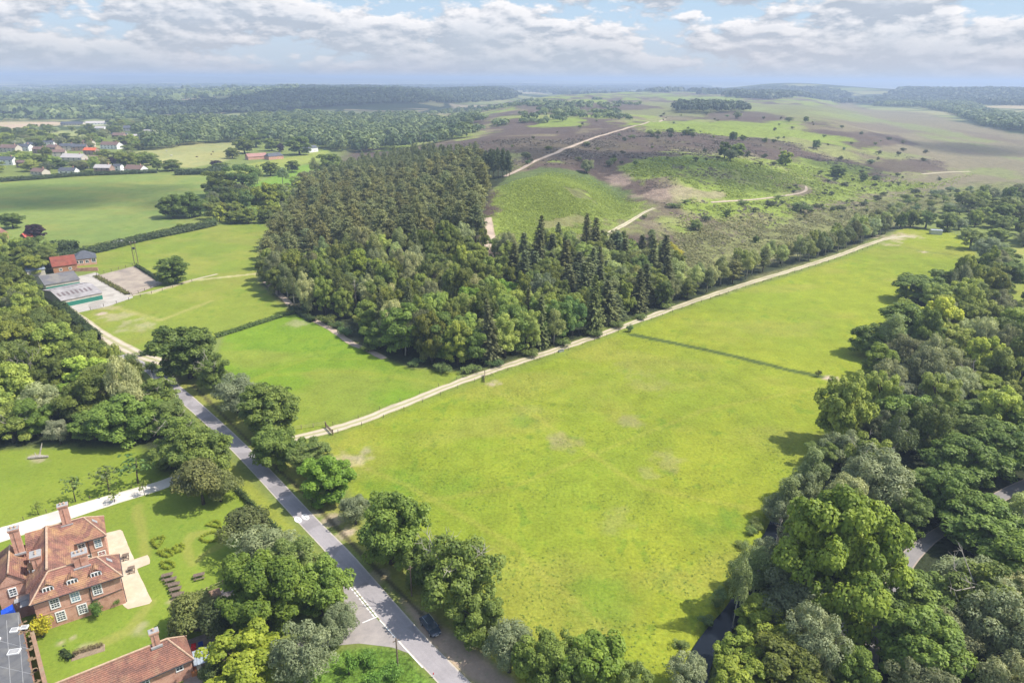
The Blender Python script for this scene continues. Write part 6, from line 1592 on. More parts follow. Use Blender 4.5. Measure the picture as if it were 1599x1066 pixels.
marks = [(1470, 470, 'near the upper field corner'), (1560, 520, 'at its upper right'), (1420, 600, 'behind the ditch end'), (1540, 640, 'around the yellow-crowned maple'), (1340, 720, 'by the upper stream'), (1440, 720, 'round the broken trunk'), (1580, 730, 'beside the hidden lane'), (1400, 800, 'above the lane bend'), (1560, 900, 'right of the lane'), (1230, 900, 'along the stream bank'), (1320, 1050, 'around the dead tree'), (1500, 1040, 'below the lane')]
for (x, y) in scatter([(1560, 425), (1450, 470), (1410, 510), (1385, 560), (1360, 605), (1325, 660), (1285, 722), (1250, 790), (1240, 830), (1225, 870), (1205, 910), (1185, 965), (1145, 1010), (1120, 1050), (1120, 1130), (1760, 1130), (1760, 480), (1570, 480)], 7.6, 235, exclude=()):
    if near_line(LANEP, x, y, 5.4) or near_line(STREAM, x, y, 4.2): continue
    if inpoly([g2(*p) for p in [(1545, 480), (1575, 438), (1640, 425), (1640, 480)]], x, y): continue
    k = R.choices(['oak', 'ash', 'sallow', 'maple', 'birch', 'stag'], [34, 14, 38, 5, 7, 2])[0]
    h = R.gauss(13., 2.2) * (.85 if k in ('sallow',) else 1.)
    px, py, d = pj(x, y)
    if py > 880 and px > 1230: h *= .85
    woodtree(k, x, y, h, R.uniform(7.5, 11.5) * (.7 if k == 'birch' else 1), 'in the right-hand wood', 'trees of the wood right of the meadow', marks)
# upper right: scrub wood and tree belts beyond the meadow
ur = [('oak', 1405, 362, 331, 18, 'dark tree at the head of the meadow track'), ('oak', 1421, 360, 328, 22, 'full dark oak at the head of the meadow'), ('ash', 1445, 362, 331, 26, 'loose tree left of the silver shed'), ('oak', 1478, 366, 334, 30, 'dark tree standing over the silver shed'), ('oak', 1507, 376, 356, 16, 'dark thorn right of the silver shed'), ('sallow', 1497, 362, 342, 22, 'pale scrub behind the silver shed'),
      ('ash', 1515, 395, 360, 36, 'leafy tree at the top right meadow edge'), ('sallow', 1540, 415, 372, 44, 'big grey-green willow at the top right meadow edge'), ('oak', 1563, 425, 388, 40, 'dark oak beside the small right-hand field'), ('oak', 1575, 460, 410, 46, 'green oak between the two small right-hand fields'), ('ash', 1555, 470, 430, 36, 'pale blossomed tree at the small field corner'), ('sallow', 1485, 330, 318, 24, 'misty scrub thicket on the moor edge'), ('oak', 1480, 336, 320, 18, 'dark thicket on the moor edge')]
for i, (k, xb, yb, yt, w_, lb) in enumerate(ur): T(k, xb, yb, yt, w_, lb, tone((.9, .92, .95), s=.08), v=i)
NEARBY = list(ALLT)
for (x, y) in scatter([(1500, 318), (1545, 308), (1700, 318), (1700, 395), (1580, 385), (1530, 372), (1510, 350)], 9., 70):
    k = R.choices(['oak', 'ash', 'sallow'], [35, 30, 35])[0]
    woodtree(k, x, y, R.uniform(6, 12), R.uniform(7, 12), 'in the scrub wood', 'scrub wood beyond the meadow', [(1520, 340, 'behind the silver shed'), (1590, 340, 'at the right edge of the moor')])
for (x, y) in scatter([(1380, 330), (1420, 310), (1500, 296), (1620, 296), (1620, 330), (1510, 344), (1440, 345), (1400, 348)], 9., 90):
    s = R.uniform(2., 5)
    plant(R.choice(['bush', 'sallow']), x, y, s, s * R.uniform(1.2, 1.9), 'low pale scrub bush on the moor edge beyond the shed', 'scrub bushes on the moor edge', tone((.95, .95, 1.)))

# --- the wood left of the road
NEARBY = list(ALLT)
lw = [('stag', 22, 700, 640, 70, 'pale lichened half-dead tree at the left lawn edge', (1.35, 1.25, 1.3)), ('sallow', 95, 700, 655, 34, 'grey-leaved small tree at the lawn edge of the wood', (1.25, 1.15, 1.4)), ('stag', 250, 648, 590, 60, 'oak with silver dead boughs at the roadside edge, left wood', (1., 1., 1.)), ('roundoak', 200, 700, 622, 92, 'broad oak at the lawn edge below the roadside wood', (1.0, 1.12, 1)), ('oak', 150, 695, 640, 70, 'dark oak hanging over the lawn', (.85, .95, .9)), ('oak', 60, 690, 625, 60, 'round oak at the lawn edge near the half-dead tree', (1., 1.1, .95)), ('maple', 120, 660, 600, 60, 'bright crown in the middle of the left wood', (.8, .95, .85)), ('oak', 232, 690, 628, 66, 'oak at the corner of lawn and road', (1.05, 1.15, .95)), ('ash', 272, 692, 626, 52, 'tall ash beside the road where the wood ends', (1, 1, 1))]
for i, (k, xb, yb, yt, w_, lb, c_) in enumerate(lw): T(k, xb, yb, yt, w_, lb, c_, v=i)
NEARBY = list(ALLT)
marks = [(20, 470, 'at its far end by the farm'), (110, 530, 'beside the farm lane'), (190, 590, 'above the road start'), (30, 560, 'at the left edge'), (110, 610, 'at its middle'), (240, 650, 'along the road'), (100, 690, 'by the lawn'), (20, 650, 'near the half-dead tree')]
for (x, y) in scatter([(-120, 448), (0, 452), (55, 478), (95, 505), (145, 540), (188, 568), (208, 594), (245, 630), (280, 668), (300, 700), (215, 694), (120, 688), (0, 698), (-120, 705)], 7.8, 190):
    k = R.choices(['oak', 'ash', 'sallow', 'maple', 'birch', 'stag'], [52, 22, 12, 3, 6, 5])[0]
    woodtree(k, x, y, R.gauss(13, 1.6), R.uniform(8, 11.5) * (.7 if k == 'birch' else 1), 'in the left wood', 'trees of the wood left of the road', marks)
for (x, y) in scatter([(-60, 396), (0, 392), (60, 400), (96, 414), (60, 430), (0, 436), (-60, 436)], 8.5, 46):
    woodtree(R.choice(['oak', 'oak', 'ash']), x, y, R.uniform(8, 11), R.uniform(8, 11), 'behind the farm barns', 'trees behind the farm', [(10, 400, 'on the left'), (80, 410, 'nearest the red roof')])

# --- the hill wood
NEARBY = list(ALLT)
hw = [('maple', 563, 470, 392, 42, 'yellow-green tree above the white birch stems of the hill wood', (.95, .95, .8), 2), ('maple', 592, 472, 406, 36, 'second yellow-green tree beside the white stems', (.9, .9, .85), 3), ('maple', 668, 440, 415, 40, 'bright green crown in the middle of the hill wood', (.7, .9, .75), 1), ('maple', 692, 505, 462, 34, 'yellow flowering tree in the front of the hill wood', (1.9, 1.45, .7), 0),
      ('maple', 735, 520, 450, 50, 'bright green domed tree behind the yellow one', (.75, .95, .75), 2), ('maple', 790, 500, 438, 52, 'bright domed tree in the middle front of the hill wood', (.72, .95, .72), 3), ('roundoak', 635, 562, 478, 72, 'leafy oak with visible trunk at the front corner of the hill wood', (1.05, 1.15, 1), 3), ('oak', 595, 552, 500, 50, 'dark oak at the left front corner of the hill wood', (.85, .92, .9), 0),
      ('roundoak', 700, 572, 492, 74, 'dark dense oak at the front of the hill wood', (.8, .88, .85), 1), ('spruce', 768, 566, 470, 36, 'brownish spruce standing at the front edge by the track', (1.15, 1., 1.), 0), ('oak', 660, 520, 465, 66, 'large dark oak behind the corner oak', (.82, .9, .88), 4), ('oak', 740, 575, 515, 60, 'dark bushy oak beside the brownish spruce', (.85, .95, .88), 2), ('oak', 800, 560, 478, 58, 'tall dark oak right of the brownish spruce', (.82, .92, .85), 3),
      ('oak', 832, 550, 470, 46, 'dark oak near the middle of the track edge', (.8, .9, .85), 0), ('ash', 868, 542, 470, 50, 'green leafy ash on the track edge', (.85, 1., .85), 1), ('ash', 893, 535, 468, 44, 'blue-green ash next along the track edge', (.72, .95, .95), 2), ('spruce', 842, 540, 462, 32, 'olive spruce set between two track-edge oaks', (1.3, 1.25, 1.), 1), ('spruce', 925, 520, 432, 32, 'tall olive spruce on the track edge', (1.4, 1.35, 1.), 2), ('birch', 548, 472, 425, 20, 'white-stemmed bare birch in the hill wood, left', (1, 1, 1), 0), ('birch', 566, 476, 430, 18, 'white-stemmed birch in the hill wood, right', (1, 1, 1), 1),
      ('dead', 556, 482, 436, 18, 'white dead stem between the pale birches', (1, 1, 1), 1), ('dead', 633, 555, 505, 20, 'thin bare stem at the front corner of the hill wood', (1, 1, 1), 0)]
for k, xb, yb, yt, w_, lb, c_, v_ in hw: T(k, xb, yb, yt, w_, lb, c_, v=v_)
NEARBY = list(ALLT)
PINEP = [(414, 420), (432, 385), (460, 345), (500, 298), (560, 272), (650, 258), (745, 262), (758, 290), (750, 345), (742, 384), (640, 398), (540, 402), (470, 425)]
pts = scatter(PINEP, 6.6, 420, tries=20000)
pts.sort(key=lambda p: p[1])
pm = [(440, 400, 'at its left edge'), (500, 330, 'on its far left slope'), (560, 400, 'on its lower slope'), (660, 390, 'at its lower middle'), (735, 370, 'beside the pinkish track'), (640, 290, 'in its upper middle'), (735, 280, 'at its top corner'), (590, 340, 'in its heart')]
extra_p = pts[290:]
for (x, y) in pts[:290]:
    k = 'pine'
    h = R.gauss(16., 2.3)
    woodtree(k, x, y, h, R.uniform(6.6, 10.4), 'of the hill plantation', 'pines of the hill plantation', pm)
MIXP = [(412, 446), (430, 425), (472, 430), (545, 408), (640, 402), (742, 392), (790, 415), (800, 440), (760, 470), (700, 475), (640, 480), (570, 512), (500, 500), (450, 478)]
mm_ = [(440, 460, 'at the left foot'), (520, 470, 'left of the white stems'), (620, 440, 'right of the white stems'), (700, 430, 'below the pines'), (780, 430, 'below the pinkish track')]
for (x, y) in scatter(MIXP, 6.4, 150, tries=9000):
    k = R.choices(['birch', 'oak', 'ash', 'sallow', 'spruce'], [36, 24, 20, 16, 4])[0]
    h = R.gauss(13, 1.6)
    if k == 'spruce': h *= 1.15
    woodtree(k, x, y, h, R.uniform(6.5, 9.5) * (.7 if k in ('birch', 'spruce') else 1), 'in the hill wood', 'broadleaves of the hill wood', mm_)
FRONTP = [(575, 525), (640, 495), (700, 485), (790, 470), (850, 480), (905, 500), (935, 515), (860, 540), (770, 566), (700, 570), (640, 556), (590, 545)]
for (x, y) in scatter(FRONTP, 6.6, 80):
    k = R.choices(['oak', 'ash', 'spruce', 'sallow', 'birch'], [50, 24, 12, 6, 8])[0]
    woodtree(k, x, y, R.gauss(14, 1.6) * (1.2 if k == 'spruce' else 1), R.uniform(7, 10) * (.62 if k in ('spruce', 'birch') else 1), 'in the front of the hill wood', 'front trees of the hill wood', [(640, 520, 'near the corner oak'), (740, 520, 'behind the brownish spruce'), (860, 520, 'towards the spruces')])
SPRP = [(790, 425), (850, 402), (900, 398), (965, 402), (1030, 418), (1062, 440), (1055, 462), (985, 492), (935, 506), (890, 488), (830, 462), (795, 450)]
for (x, y) in scatter(SPRP, 5.0, 150, tries=12000):
    k = R.choices(['spruce', 'birch', 'oak', 'ash'], [50, 18, 16, 16])[0]
    woodtree(k, x, y, R.gauss(14.5, 3.) if k == 'spruce' else R.uniform(10, 13.5), R.uniform(7., 9.6), 'of the dark stand', 'spruces of the dark stand', [(820, 430, 'at its left end'), (900, 405, 'along its heath side'), (900, 480, 'towards the track'), (1000, 470, 'at its right end by the track'), (1020, 425, 'at its heath corner')])
LINEP = [(1010, 492), (1055, 455), (1100, 440), (1200, 414), (1290, 388), (1345, 358), (1385, 350), (1398, 360), (1312, 392), (1240, 414), (1150, 441), (1070, 468)]
for (x, y) in scatter(LINEP, 5.0, 120, tries=9000):
    k = R.choices(['birch', 'sallow', 'ash', 'oak', 'pine'], [50, 22, 14, 8, 6])[0]
    woodtree(k, x, y, R.uniform(8, 12.5), R.uniform(5, 7.2), 'in the tree belt along the track', 'tree belt along the meadow track', [(1080, 450, 'nearest the spruces'), (1180, 425, 'left of its middle'), (1260, 400, 'right of its middle'), (1360, 360, 'at its far end')])
for i, (px, py, w_) in enumerate([(1010, 405, 26), (1030, 400, 24), (1046, 398, 22), (1022, 412, 20), (1042, 412, 22), (1058, 408, 18)]):
    T('birch', px, py, py - 20, w_, 'golden-leaved young birch at the heath side of the spruces', (2.0, 1.5, .45), 'golden young birches', v=i)
# low growth along the wood fronts
for i, (px, py, s) in enumerate([(575, 548, 2.4), (650, 572, 2.2), (690, 580, 2.6), (735, 583, 2.4), (775, 572, 2.2), (830, 556, 2.3), (880, 540, 2.5), (930, 525, 2.4), (965, 511, 2.2), (480, 487, 2.6), (512, 505, 3.), (540, 524, 2.6), (528, 512, 2.2), (448, 455, 2.8), (1000, 498, 2.), (1040, 482, 2.2)]):
    x, y, z = gph(px, py)
    plant('bush', x, y, s, s * 2.2, 'low green bush at the front foot of the hill wood', 'bushes at the foot of the hill wood', tone((.85, 1., .85)))
for i in range(26):
    a = STREAM[R.randrange(1, len(STREAM) - 1)]; b_ = STREAM[R.randrange(1, len(STREAM) - 1)]
    k = R.random(); j = R.randrange(1, len(STREAM) - 1); p, q = STREAM[j], STREAM[j + 1]
    x = p[0] + (q[0] - p[0]) * k + R.choice((-1, 1)) * R.uniform(2.8, 4.2); y = p[1] + (q[1] - p[1]) * k
    plant('bush', x, y, R.uniform(.7, 1.5), R.uniform(1.6, 2.6), 'low rushy bush on the stream bank', 'rushy bushes on the stream bank', tone((1.1, 1.15, .8)))

NEARBY = []
for (x, y) in scatter([(335, 305), (352, 300), (395, 310), (440, 300), (470, 285), (500, 275), (480, 300), (450, 330), (420, 350), (345, 352), (330, 340)], 8., 60):
    woodtree(R.choice(['oak', 'ash', 'sallow', 'oak']), x, y, R.uniform(6, 10.5), R.uniform(7.5, 11), 'in the vale hedgerow', 'trees of the vale hedgerow', [(350, 320, 'at its field end'), (420, 330, 'against the plantation'), (470, 290, 'up the green slope')])
NEARBY = list(ALLT)
# --- village trees, one by one
NEARBY = list(ALLT)
VIL = [(-20, 270), (60, 276), (150, 268), (235, 262), (245, 250), (220, 236), (225, 215), (205, 196), (120, 192), (60, 204), (0, 208), (-40, 225)]
HOUSEPX = [(8, 258, 26, 0), (32, 262, 20, 1), (57, 273, 26, 1), (104, 272, 26, 1), (160, 271, 28, 2), (183, 268, 12, 0), (207, 270, 32, 2), (112, 253, 40, 2), (140, 242, 22, 3), (92, 245, 20, 1), (82, 237, 22, 1), (105, 235, 24, 1), (124, 236, 22, 0), (172, 233, 36, 1), (187, 215, 26, 0), (203, 205, 18, 0), (218, 216, 22, 0), (12, 238, 30, 1), (30, 236, 22, 0), (60, 240, 20, 1), (150, 195, 26, 2), (110, 195, 34, 0), (184, 216, 20, 1), (155, 203, 16, 0), (48, 234, 16, 0), (15, 330, 0, 0)]
for (x, y) in scatter(VIL, 12., 300, tries=12000):
    px, py, d = pj(x, y)
    if any(abs(px - hx) < hw_ * .6 + 4 and -4 < py - hy < 9 for hx, hy, hw_, _ in HOUSEPX): continue
    if inpoly([(150, 245), (230, 236), (375, 222), (375, 240), (215, 250)], px, py) or inpoly([(60, 206), (140, 202), (130, 228), (60, 226)], px, py) and R.random() < .8: continue
    k = R.choices(['oak', 'ash', 'maple', 'sallow'], [50, 25, 8, 17])[0]
    woodtree(k, x, y, R.uniform(7, 13), R.uniform(10, 17), 'among the village houses', 'trees among the village houses', [(30, 255, 'on its left'), (110, 240, 'in its middle'), (200, 240, 'on its right'), (120, 210, 'beyond the roofs')])

# --- hedges: leafy bands
def hedge(name, pts, h, w, label, m, dens=9., size=.3, world=False, closed=False, group=None, core=True, gap=None, kindgroup=None):
    P = np.array(pts if world else [g2(*p) for p in pts])
    if closed: P = np.vstack([P, P[:1]])
    L = np.hypot(*(np.diff(P, axis=0)).T).sum(); n = max(6, int(L / .6)); C_ = resample(P, n)
    d = np.gradient(C_, axis=0); d = d / (np.hypot(*d.T)[:, None] + 1e-9); nn = np.stack([-d[:, 1], d[:, 0]], 1)
    N = int(L * (2 * h + w) * dens)
    rg = np.random.default_rng(int(abs(P[0, 0] * 13 + P[0, 1] * 7)) % 9999)
    i = rg.integers(0, n, N); a = rg.uniform(0, pi, N)
    r = rg.uniform(.78, 1.1, N); hh = h * (.8 + .35 * fbm(C_[i, 0] / 3.5, C_[i, 1] / 3.5, 5, 3))
    off = np.sign(np.cos(a)) * np.abs(np.cos(a)) ** .6 * w / 2 * r; zz = np.abs(np.sin(a)) ** .6 * hh * r
    x = C_[i, 0] + nn[i, 0] * off + rg.normal(size=N) * .22 * min(1, w); y = C_[i, 1] + nn[i, 1] * off + rg.normal(size=N) * .22 * min(1, w)
    g = hgt(x, y)
    base = (float(P[:, 0].mean()), float(P[:, 1].mean())); bz = hz(*base)
    Nn = unit(np.stack([nn[i, 0] * np.cos(a), nn[i, 1] * np.cos(a), np.sin(a) + .3], 1) + rdir(N, rg) * .6)
    V, q = sprays(np.stack([x - base[0], y - base[1], g + zz - bz], 1), Nn, size * rg.uniform(.6, 1.3, N), rg, .7)
    T_ = np.repeat(np.clip(.35 + .3 * (fbm(x / 5, y / 5, 9, 2) - .5) + .5 * (rg.random(N) - .3), 0, 1), 4)
    if core:   # twiggy body under the leaves
        cv = []
        for s_, z_ in ((-.36, 0), (-.34, .72), (.34, .72), (.36, 0)):
            cv.append(np.c_[C_ + nn * w * s_ - np.array(base), hgt(C_[:, 0], C_[:, 1]) + h * .92 * z_ - bz])
        k0 = len(V); V = np.vstack([V] + cv); T_ = np.r_[T_, np.zeros(4 * n)]
        qq = []
        for j in range(3):
            aa = np.arange(n - 1) + k0 + j * n
            qq.append(np.stack([aa, aa + 1, aa + n + 1, aa + n], 1))
        q = np.vstack([q] + qq)
    o = link(name, mesh_np(name, V, q, tint=T_, mat_=m)); o.location = (*base, bz)
    return tag(o, label, 'hedge', group)
HEDL = leafmat('hedge_leaves', (.030, .050, .016), (.085, .115, .032), .15)
HEDB = leafmat('field_hedge_leaves', (.050, .085, .016), (.125, .18, .035), .15)
TOPI = leafmat('topiary_leaves', (.19, .235, .02), (.40, .455, .04), .35)
hedge('hedge', [(338, 527), (380, 514), (420, 501), (460, 489)], 1.4, 1.3, 'clipped green hedge dividing the two pasture fields', HEDB)
hedge('hedge', [(220, 556), (238, 552), (256, 549), (270, 546)], 1.5, 1.3, 'short dark hedge beside the lane end', HEDL)
hedge('hedge', [(92, 478), (110, 495), (135, 517), (152, 532)], 2.6, 3.4, 'thick dark hedge between farm lane and left wood', HEDL)
hedge('hedge', [(92, 404), (130, 398), (165, 391), (200, 381), (250, 370), (300, 360), (335, 352)], 3.4, 5., 'long dark hedgerow between the farm paddock and the pale far field', HEDL, dens=5, size=.42)
hedge('hedge', [(0, 402), (40, 398), (92, 393), (120, 392)], 5., 8, 'tall dark hedgerow behind the farm barns', HEDL, dens=5, size=.45)
hedge('hedge', [(0, 284), (60, 280), (120, 275), (200, 272), (245, 270)], 3.2, 6., 'dark village hedge along the top of the pale far field', HEDL, dens=3, size=.6)
hedge('hedge', [(275, 273), (320, 272), (352, 265)], 4.5, 9., 'bushy hedge at the far right end of the pale far field', HEDL, dens=3, size=.6)
hedge('hedge', [(212, 248), (180, 252), (150, 262)], 3., 6., 'village hedge beside the sheep field', HEDL, dens=3, size=.6)
hedge('hedge', [(455, 482), (470, 492), (490, 503)], 1.8, 2.2, 'hedge at the wood side of the pasture corner', HEDL)
hedge('hedge', [(370, 765), (384, 780), (398, 796), (418, 815), (440, 838)], 1.1, 1.0, 'low dark garden hedge beside the road verge', HEDL, size=.22)
hedge('hedge', [(98, 1018), (112, 1030)], .9, 1., 'short dark hedge end beside the dry flower bed', HEDL, size=.2)
hedge('hedge', [(213, 416), (232, 428), (246, 437)], 1.3, 1.2, 'dark hedge on the far long side of the riding arena', HEDL)
hedge('hedge', [(150, 432), (175, 446), (200, 460)], .7, 1.8, 'low yellowish grass bank hedge on the near side of the arena', leafmat('bank_grass', (.10, .11, .025), (.22, .20, .06), .1))
tops = [([(238, 846), (243, 842), (257, 839), (253, 847), (246, 856), (241, 853)], 'triangular clipped hedge ring nearest the white drive'), ([(248, 863), (252, 867), (262, 870), (272, 866), (266, 861), (258, 859), (254, 862)], 'crescent clipped hedge in the middle of the lawn figure'),
        ([(272, 857), (276, 853), (283, 851), (288, 854), (284, 860), (277, 863)], 'small oval clipped hedge ring of the lawn figure'), ([(253, 880), (254, 886), (262, 889), (274, 884), (269, 880), (262, 877)], 'half-moon clipped hedge nearest the picnic tables'),
        ([(314, 842), (318, 846), (327, 847), (337, 845), (341, 838), (340, 833), (333, 831), (323, 834), (316, 838)], 'large oval clipped hedge ring standing apart on the lawn'), ([(324, 820), (333, 822), (345, 825), (344, 819), (341, 815), (334, 814), (328, 818)], 'thin triangular clipped hedge ring furthest from the manor')]
for k, (P, lb) in enumerate(tops):
    hedge('clipped_hedge', P, .62 if k < 4 else .5, .42 if k < 4 else .42, lb, TOPI, dens=110, size=.075, closed=True, group='clipped hedges on the manor lawn')

# --- woods too far to count: each one mass of crowns
def mass(name, label, polys, sp, hh, ww, m, nleaf=46, seed=1, cols=None, dens=None, jitter=.3):
    rg = np.random.default_rng(seed)
    cent = []
    for poly in polys:
        P = np.array([g2(*p) for p in poly])
        x0, y0 = P.min(0); x1, y1 = P.max(0)
        gx, gy = np.meshgrid(np.arange(x0, x1, sp), np.arange(y0, y1, sp))
        x = gx.ravel() + rg.normal(size=gx.size) * sp * jitter; y = gy.ravel() + rg.normal(size=gx.size) * sp * jitter
        k = sdpoly([tuple(p) for p in P], x, y) > 0
        x, y = x[k], y[k]
        if dens:
            k = fbm(x / dens[0], y / dens[0], seed + 3, 4) > dens[1]; x, y = x[k], y[k]
        cent.append(np.stack([x, y], 1))
    C_ = np.concatenate(cent); n = len(C_)
    z = hgt(C_[:, 0], C_[:, 1])
    h = rg.uniform(hh[0], hh[1], n); w = rg.uniform(ww[0], ww[1], n) / 2
    d = rdir(n * nleaf, rg); d[:, 2] = np.abs(d[:, 2]) * 1.25 - .25; d = unit(d)
    i = np.repeat(np.arange(n), nleaf)
    lump = 1 + .22 * np.sin(d[:, 0] * 5 + i) * np.sin(d[:, 1] * 6 + 2 * i)
    p = np.stack([C_[i, 0] + d[:, 0] * w[i] * lump, C_[i, 1] + d[:, 1] * w[i] * lump, z[i] + h[i] * .52 + d[:, 2] * h[i] * .48 * lump], 1)
    N = unit(d + rdir(len(d), rg) * .5 + np.array([0, 0, .25]))
    V, q = sprays(p, N, w[i] * rg.uniform(.26, .5, len(d)) * (46 / nleaf) ** .5, rg, .8)
    t = np.clip(rg.uniform(.0, .9, n)[i] + rg.normal(size=len(d)) * .12, 0, 1)
    o = link(name, mesh_np(name, V, q, tint=np.repeat(t, 4), mat_=m))
    tag(o, label, None, None, 'stuff')
    return n
FARL = leafmat('far_leaves', (.066, .105, .034), (.215, .26, .085), .2)
FARD = leafmat('far_dark_leaves', (.034, .055, .024), (.09, .12, .045), .1)
nn_ = []
nn_.append(mass('woodland', 'belt of mixed woodland filling the valley beyond the village', [[(228, 236), (212, 205), (260, 192), (350, 188), (470, 182), (560, 186), (640, 184), (610, 176), (760, 190), (700, 205), (735, 214), (640, 232), (560, 238), (505, 236), (480, 228), (440, 222), (378, 222), (300, 226)]], 13.5, (9, 17), (11, 19), FARL, 150, 1, dens=(110, .34)))
nn_.append(mass('woodland', 'scattered trees and copses over the vale left of the woodland belt', [[(-60, 205), (0, 190), (130, 186), (250, 190), (230, 176), (-60, 172)]], 26, (7, 12), (12, 22), FARL, 60, 2, dens=(140, .52)))
nn_.append(mass('woodland', 'blue-dark forest ridge across the middle distance', [[(105, 178), (180, 166), (330, 162), (400, 152), (460, 141), (560, 136), (700, 137), (815, 150), (800, 156), (640, 162), (500, 168), (400, 176), (250, 181)]], 19, (9, 15), (13, 24), FARD, 44, 3, dens=(240, .40)))
nn_.append(mass('woodland', 'hazy patchwork of far copses towards the left horizon', [[(-160, 172), (-160, 136), (380, 132), (560, 134), (400, 150), (330, 162), (100, 182)]], 42, (10, 16), (24, 44), FARL, 26, 4, dens=(300, .52)))
nn_.append(mass('woodland', 'copses over the far side of the heath', [[(640, 182), (760, 165), (1000, 158), (1060, 166), (900, 190), (760, 192)]], 22, (4, 9), (8, 16), FARL, 40, 5, dens=(90, .56)))
nn_.append(mass('woodland', 'band of low trees across the back of the heather plateau', [[(690, 206), (800, 188), (950, 182), (1010, 186), (860, 192), (760, 206), (720, 214)]], 20, (4, 8), (8, 14), FARL, 46, 6, dens=(60, .5)))
nn_.append(mass('woodland', 'dark pine belt on the crest of the heath', [[(1048, 176), (1060, 168), (1120, 168), (1168, 171), (1168, 176), (1110, 178)]], 12, (13, 18), (9, 13), FARD, 46, 7))
nn_.append(mass('woodland', 'wooded dome on the right horizon', [[(1130, 152), (1160, 142), (1220, 138), (1290, 141), (1330, 150), (1300, 155), (1200, 156)]], 24, (12, 18), (18, 28), FARD, 26, 8))
nn_.append(mass('woodland', 'pale green wood along the far side of the moor', [[(1360, 166), (1440, 168), (1480, 176), (1540, 198), (1620, 212), (1720, 216), (1720, 178), (1600, 186), (1540, 176), (1500, 160), (1420, 158)]], 17, (9, 15), (13, 22), FARL, 50, 9))
nn_.append(mass('woodland', 'blue wooded hills behind the moor', [[(1300, 160), (1380, 152), (1500, 140), (1720, 134), (1720, 160), (1600, 166), (1500, 162), (1400, 162)]], 27, (12, 18), (18, 30), FARD, 28, 10))
nn_.append(mass('woodland', 'woods fading into the haze below the centre horizon', [[(560, 137), (700, 133), (900, 133), (1100, 134), (1150, 146), (1000, 150), (850, 146), (700, 138)]], 55, (10, 16), (30, 55), FARD, 22, 11, dens=(500, .50)))
if extra_p:   # pines hidden behind the first 290
    rg = np.random.default_rng(5); f = Foliage()
    for (x, y) in extra_p:
        P = plant_proto('pine', rg.integers(0, 4)); me = P['crown']
        A = np.empty(len(me.vertices) * 3, np.float32); me.vertices.foreach_get('co', A); A = A.reshape(-1, 4, 3)
        tt = np.empty(len(me.vertices), np.float32); me.attributes['tint'].data.foreach_get('value', tt)
        s = rg.uniform(5.6, 8) / P['w'] ; a = rg.uniform(0, 6.3)
        k = rg.random(len(A)) < .6
        A = A[k].reshape(-1, 3); B = np.stack([A[:, 0] * cos(a) - A[:, 1] * sin(a), A[:, 0] * sin(a) + A[:, 1] * cos(a), A[:, 2] * rg.uniform(.85, 1.02)], 1) * np.array([s, s, 1.])
        f.V.append(B + np.array([x, y, hz(x, y)])); f.T.append(tt.reshape(-1, 4)[k].ravel())
    tag(link('woodland', f.mesh('woodland', PINEL)), 'rear rows of the hill plantation', None, None, 'stuff')
print('TREES', len(ALLT), 'MASS', nn_, 'pines', len(pts))

# heath cover: bracken fronds and heather tussocks beyond counting
BRF = leafmat('bracken_fronds', (.18, .24, .036), (.34, .40, .07), .3); HEA = leafmat('heather_tufts', (.075, .064, .045), (.165, .130, .098), .05)
def cover_stuff(name, label, poly, n, m, hh, ww, thr, seed, sgn=1, per=4):
    rg = np.random.default_rng(seed); P = np.array([g2(*p) for p in poly]); lo, hi = P.min(0), P.max(0)
    x = rg.uniform(lo[0], hi[0], n * 5); y = rg.uniform(lo[1], hi[1], n * 5)
    k = sdpoly([tuple(p) for p in P], x, y) > 0; x, y = x[k], y[k]
    v = .6 * fbm(x / 26, y / 30, 111, 4) + .4 * fbm(x / 7, y / 7, seed, 3)
    e_ = sdpoly([tuple(p) for p in P], x, y)
    k = (sgn * (v - thr) > rg.normal(size=len(x)) * .035) & (rg.random(len(x)) < np.clip(e_ / 30 + .04, 0, 1))
    for Q in ([(880, 292), (915, 298), (925, 312), (895, 310)], [(840, 345), (900, 335), (925, 345), (880, 356), (845, 358)], [(985, 308), (1050, 292), (1130, 300), (1135, 314), (1030, 314)], [(945, 272), (985, 272), (985, 292), (950, 290)]):
        k &= sdpoly([g2(*p) for p in Q], x, y) + 3 * (fbm(x / 5, y / 5, 71, 3) - .5) * 2 < 0
    for tr_ in HTRACKS: k &= dline(tr_, x, y) > 4.2
    x, y = x[k][:n], y[k][:n]
    z = hgt(x, y); h = rg.uniform(hh[0], hh[1], len(x)); w = rg.uniform(ww[0], ww[1], len(x))
    i = np.repeat(np.arange(len(x)), per); d = rdir(len(i), rg); d[:, 2] = np.abs(d[:, 2])
    p = np.stack([x[i] + d[:, 0] * w[i] * .5, y[i] + d[:, 1] * w[i] * .5, z[i] + h[i] * (.25 + .6 * d[:, 2])], 1)
    V, q = sprays(p, unit(d * .7 + np.array([0, 0, 1.5]) + rdir(len(i), rg) * .5), w[i] * rg.uniform(.28, .5, len(i)), rg, .75)
    o = link(name, mesh_np(name, V, q, tint=np.repeat(np.clip(rg.random(len(x))[i] * .7 + rg.random(len(i)) * .3, 0, 1), 4), mat_=m))
    tag(o, label, None, None, 'stuff')
cover_stuff('bracken', 'knee-high bracken on the mound beside the pine wood', [(765, 300), (850, 268), (930, 280), (1000, 315), (1022, 330), (965, 352), (890, 395), (790, 408), (766, 385)], 24000, BRF, (.2, .45), (.4, .9), .34, 1)
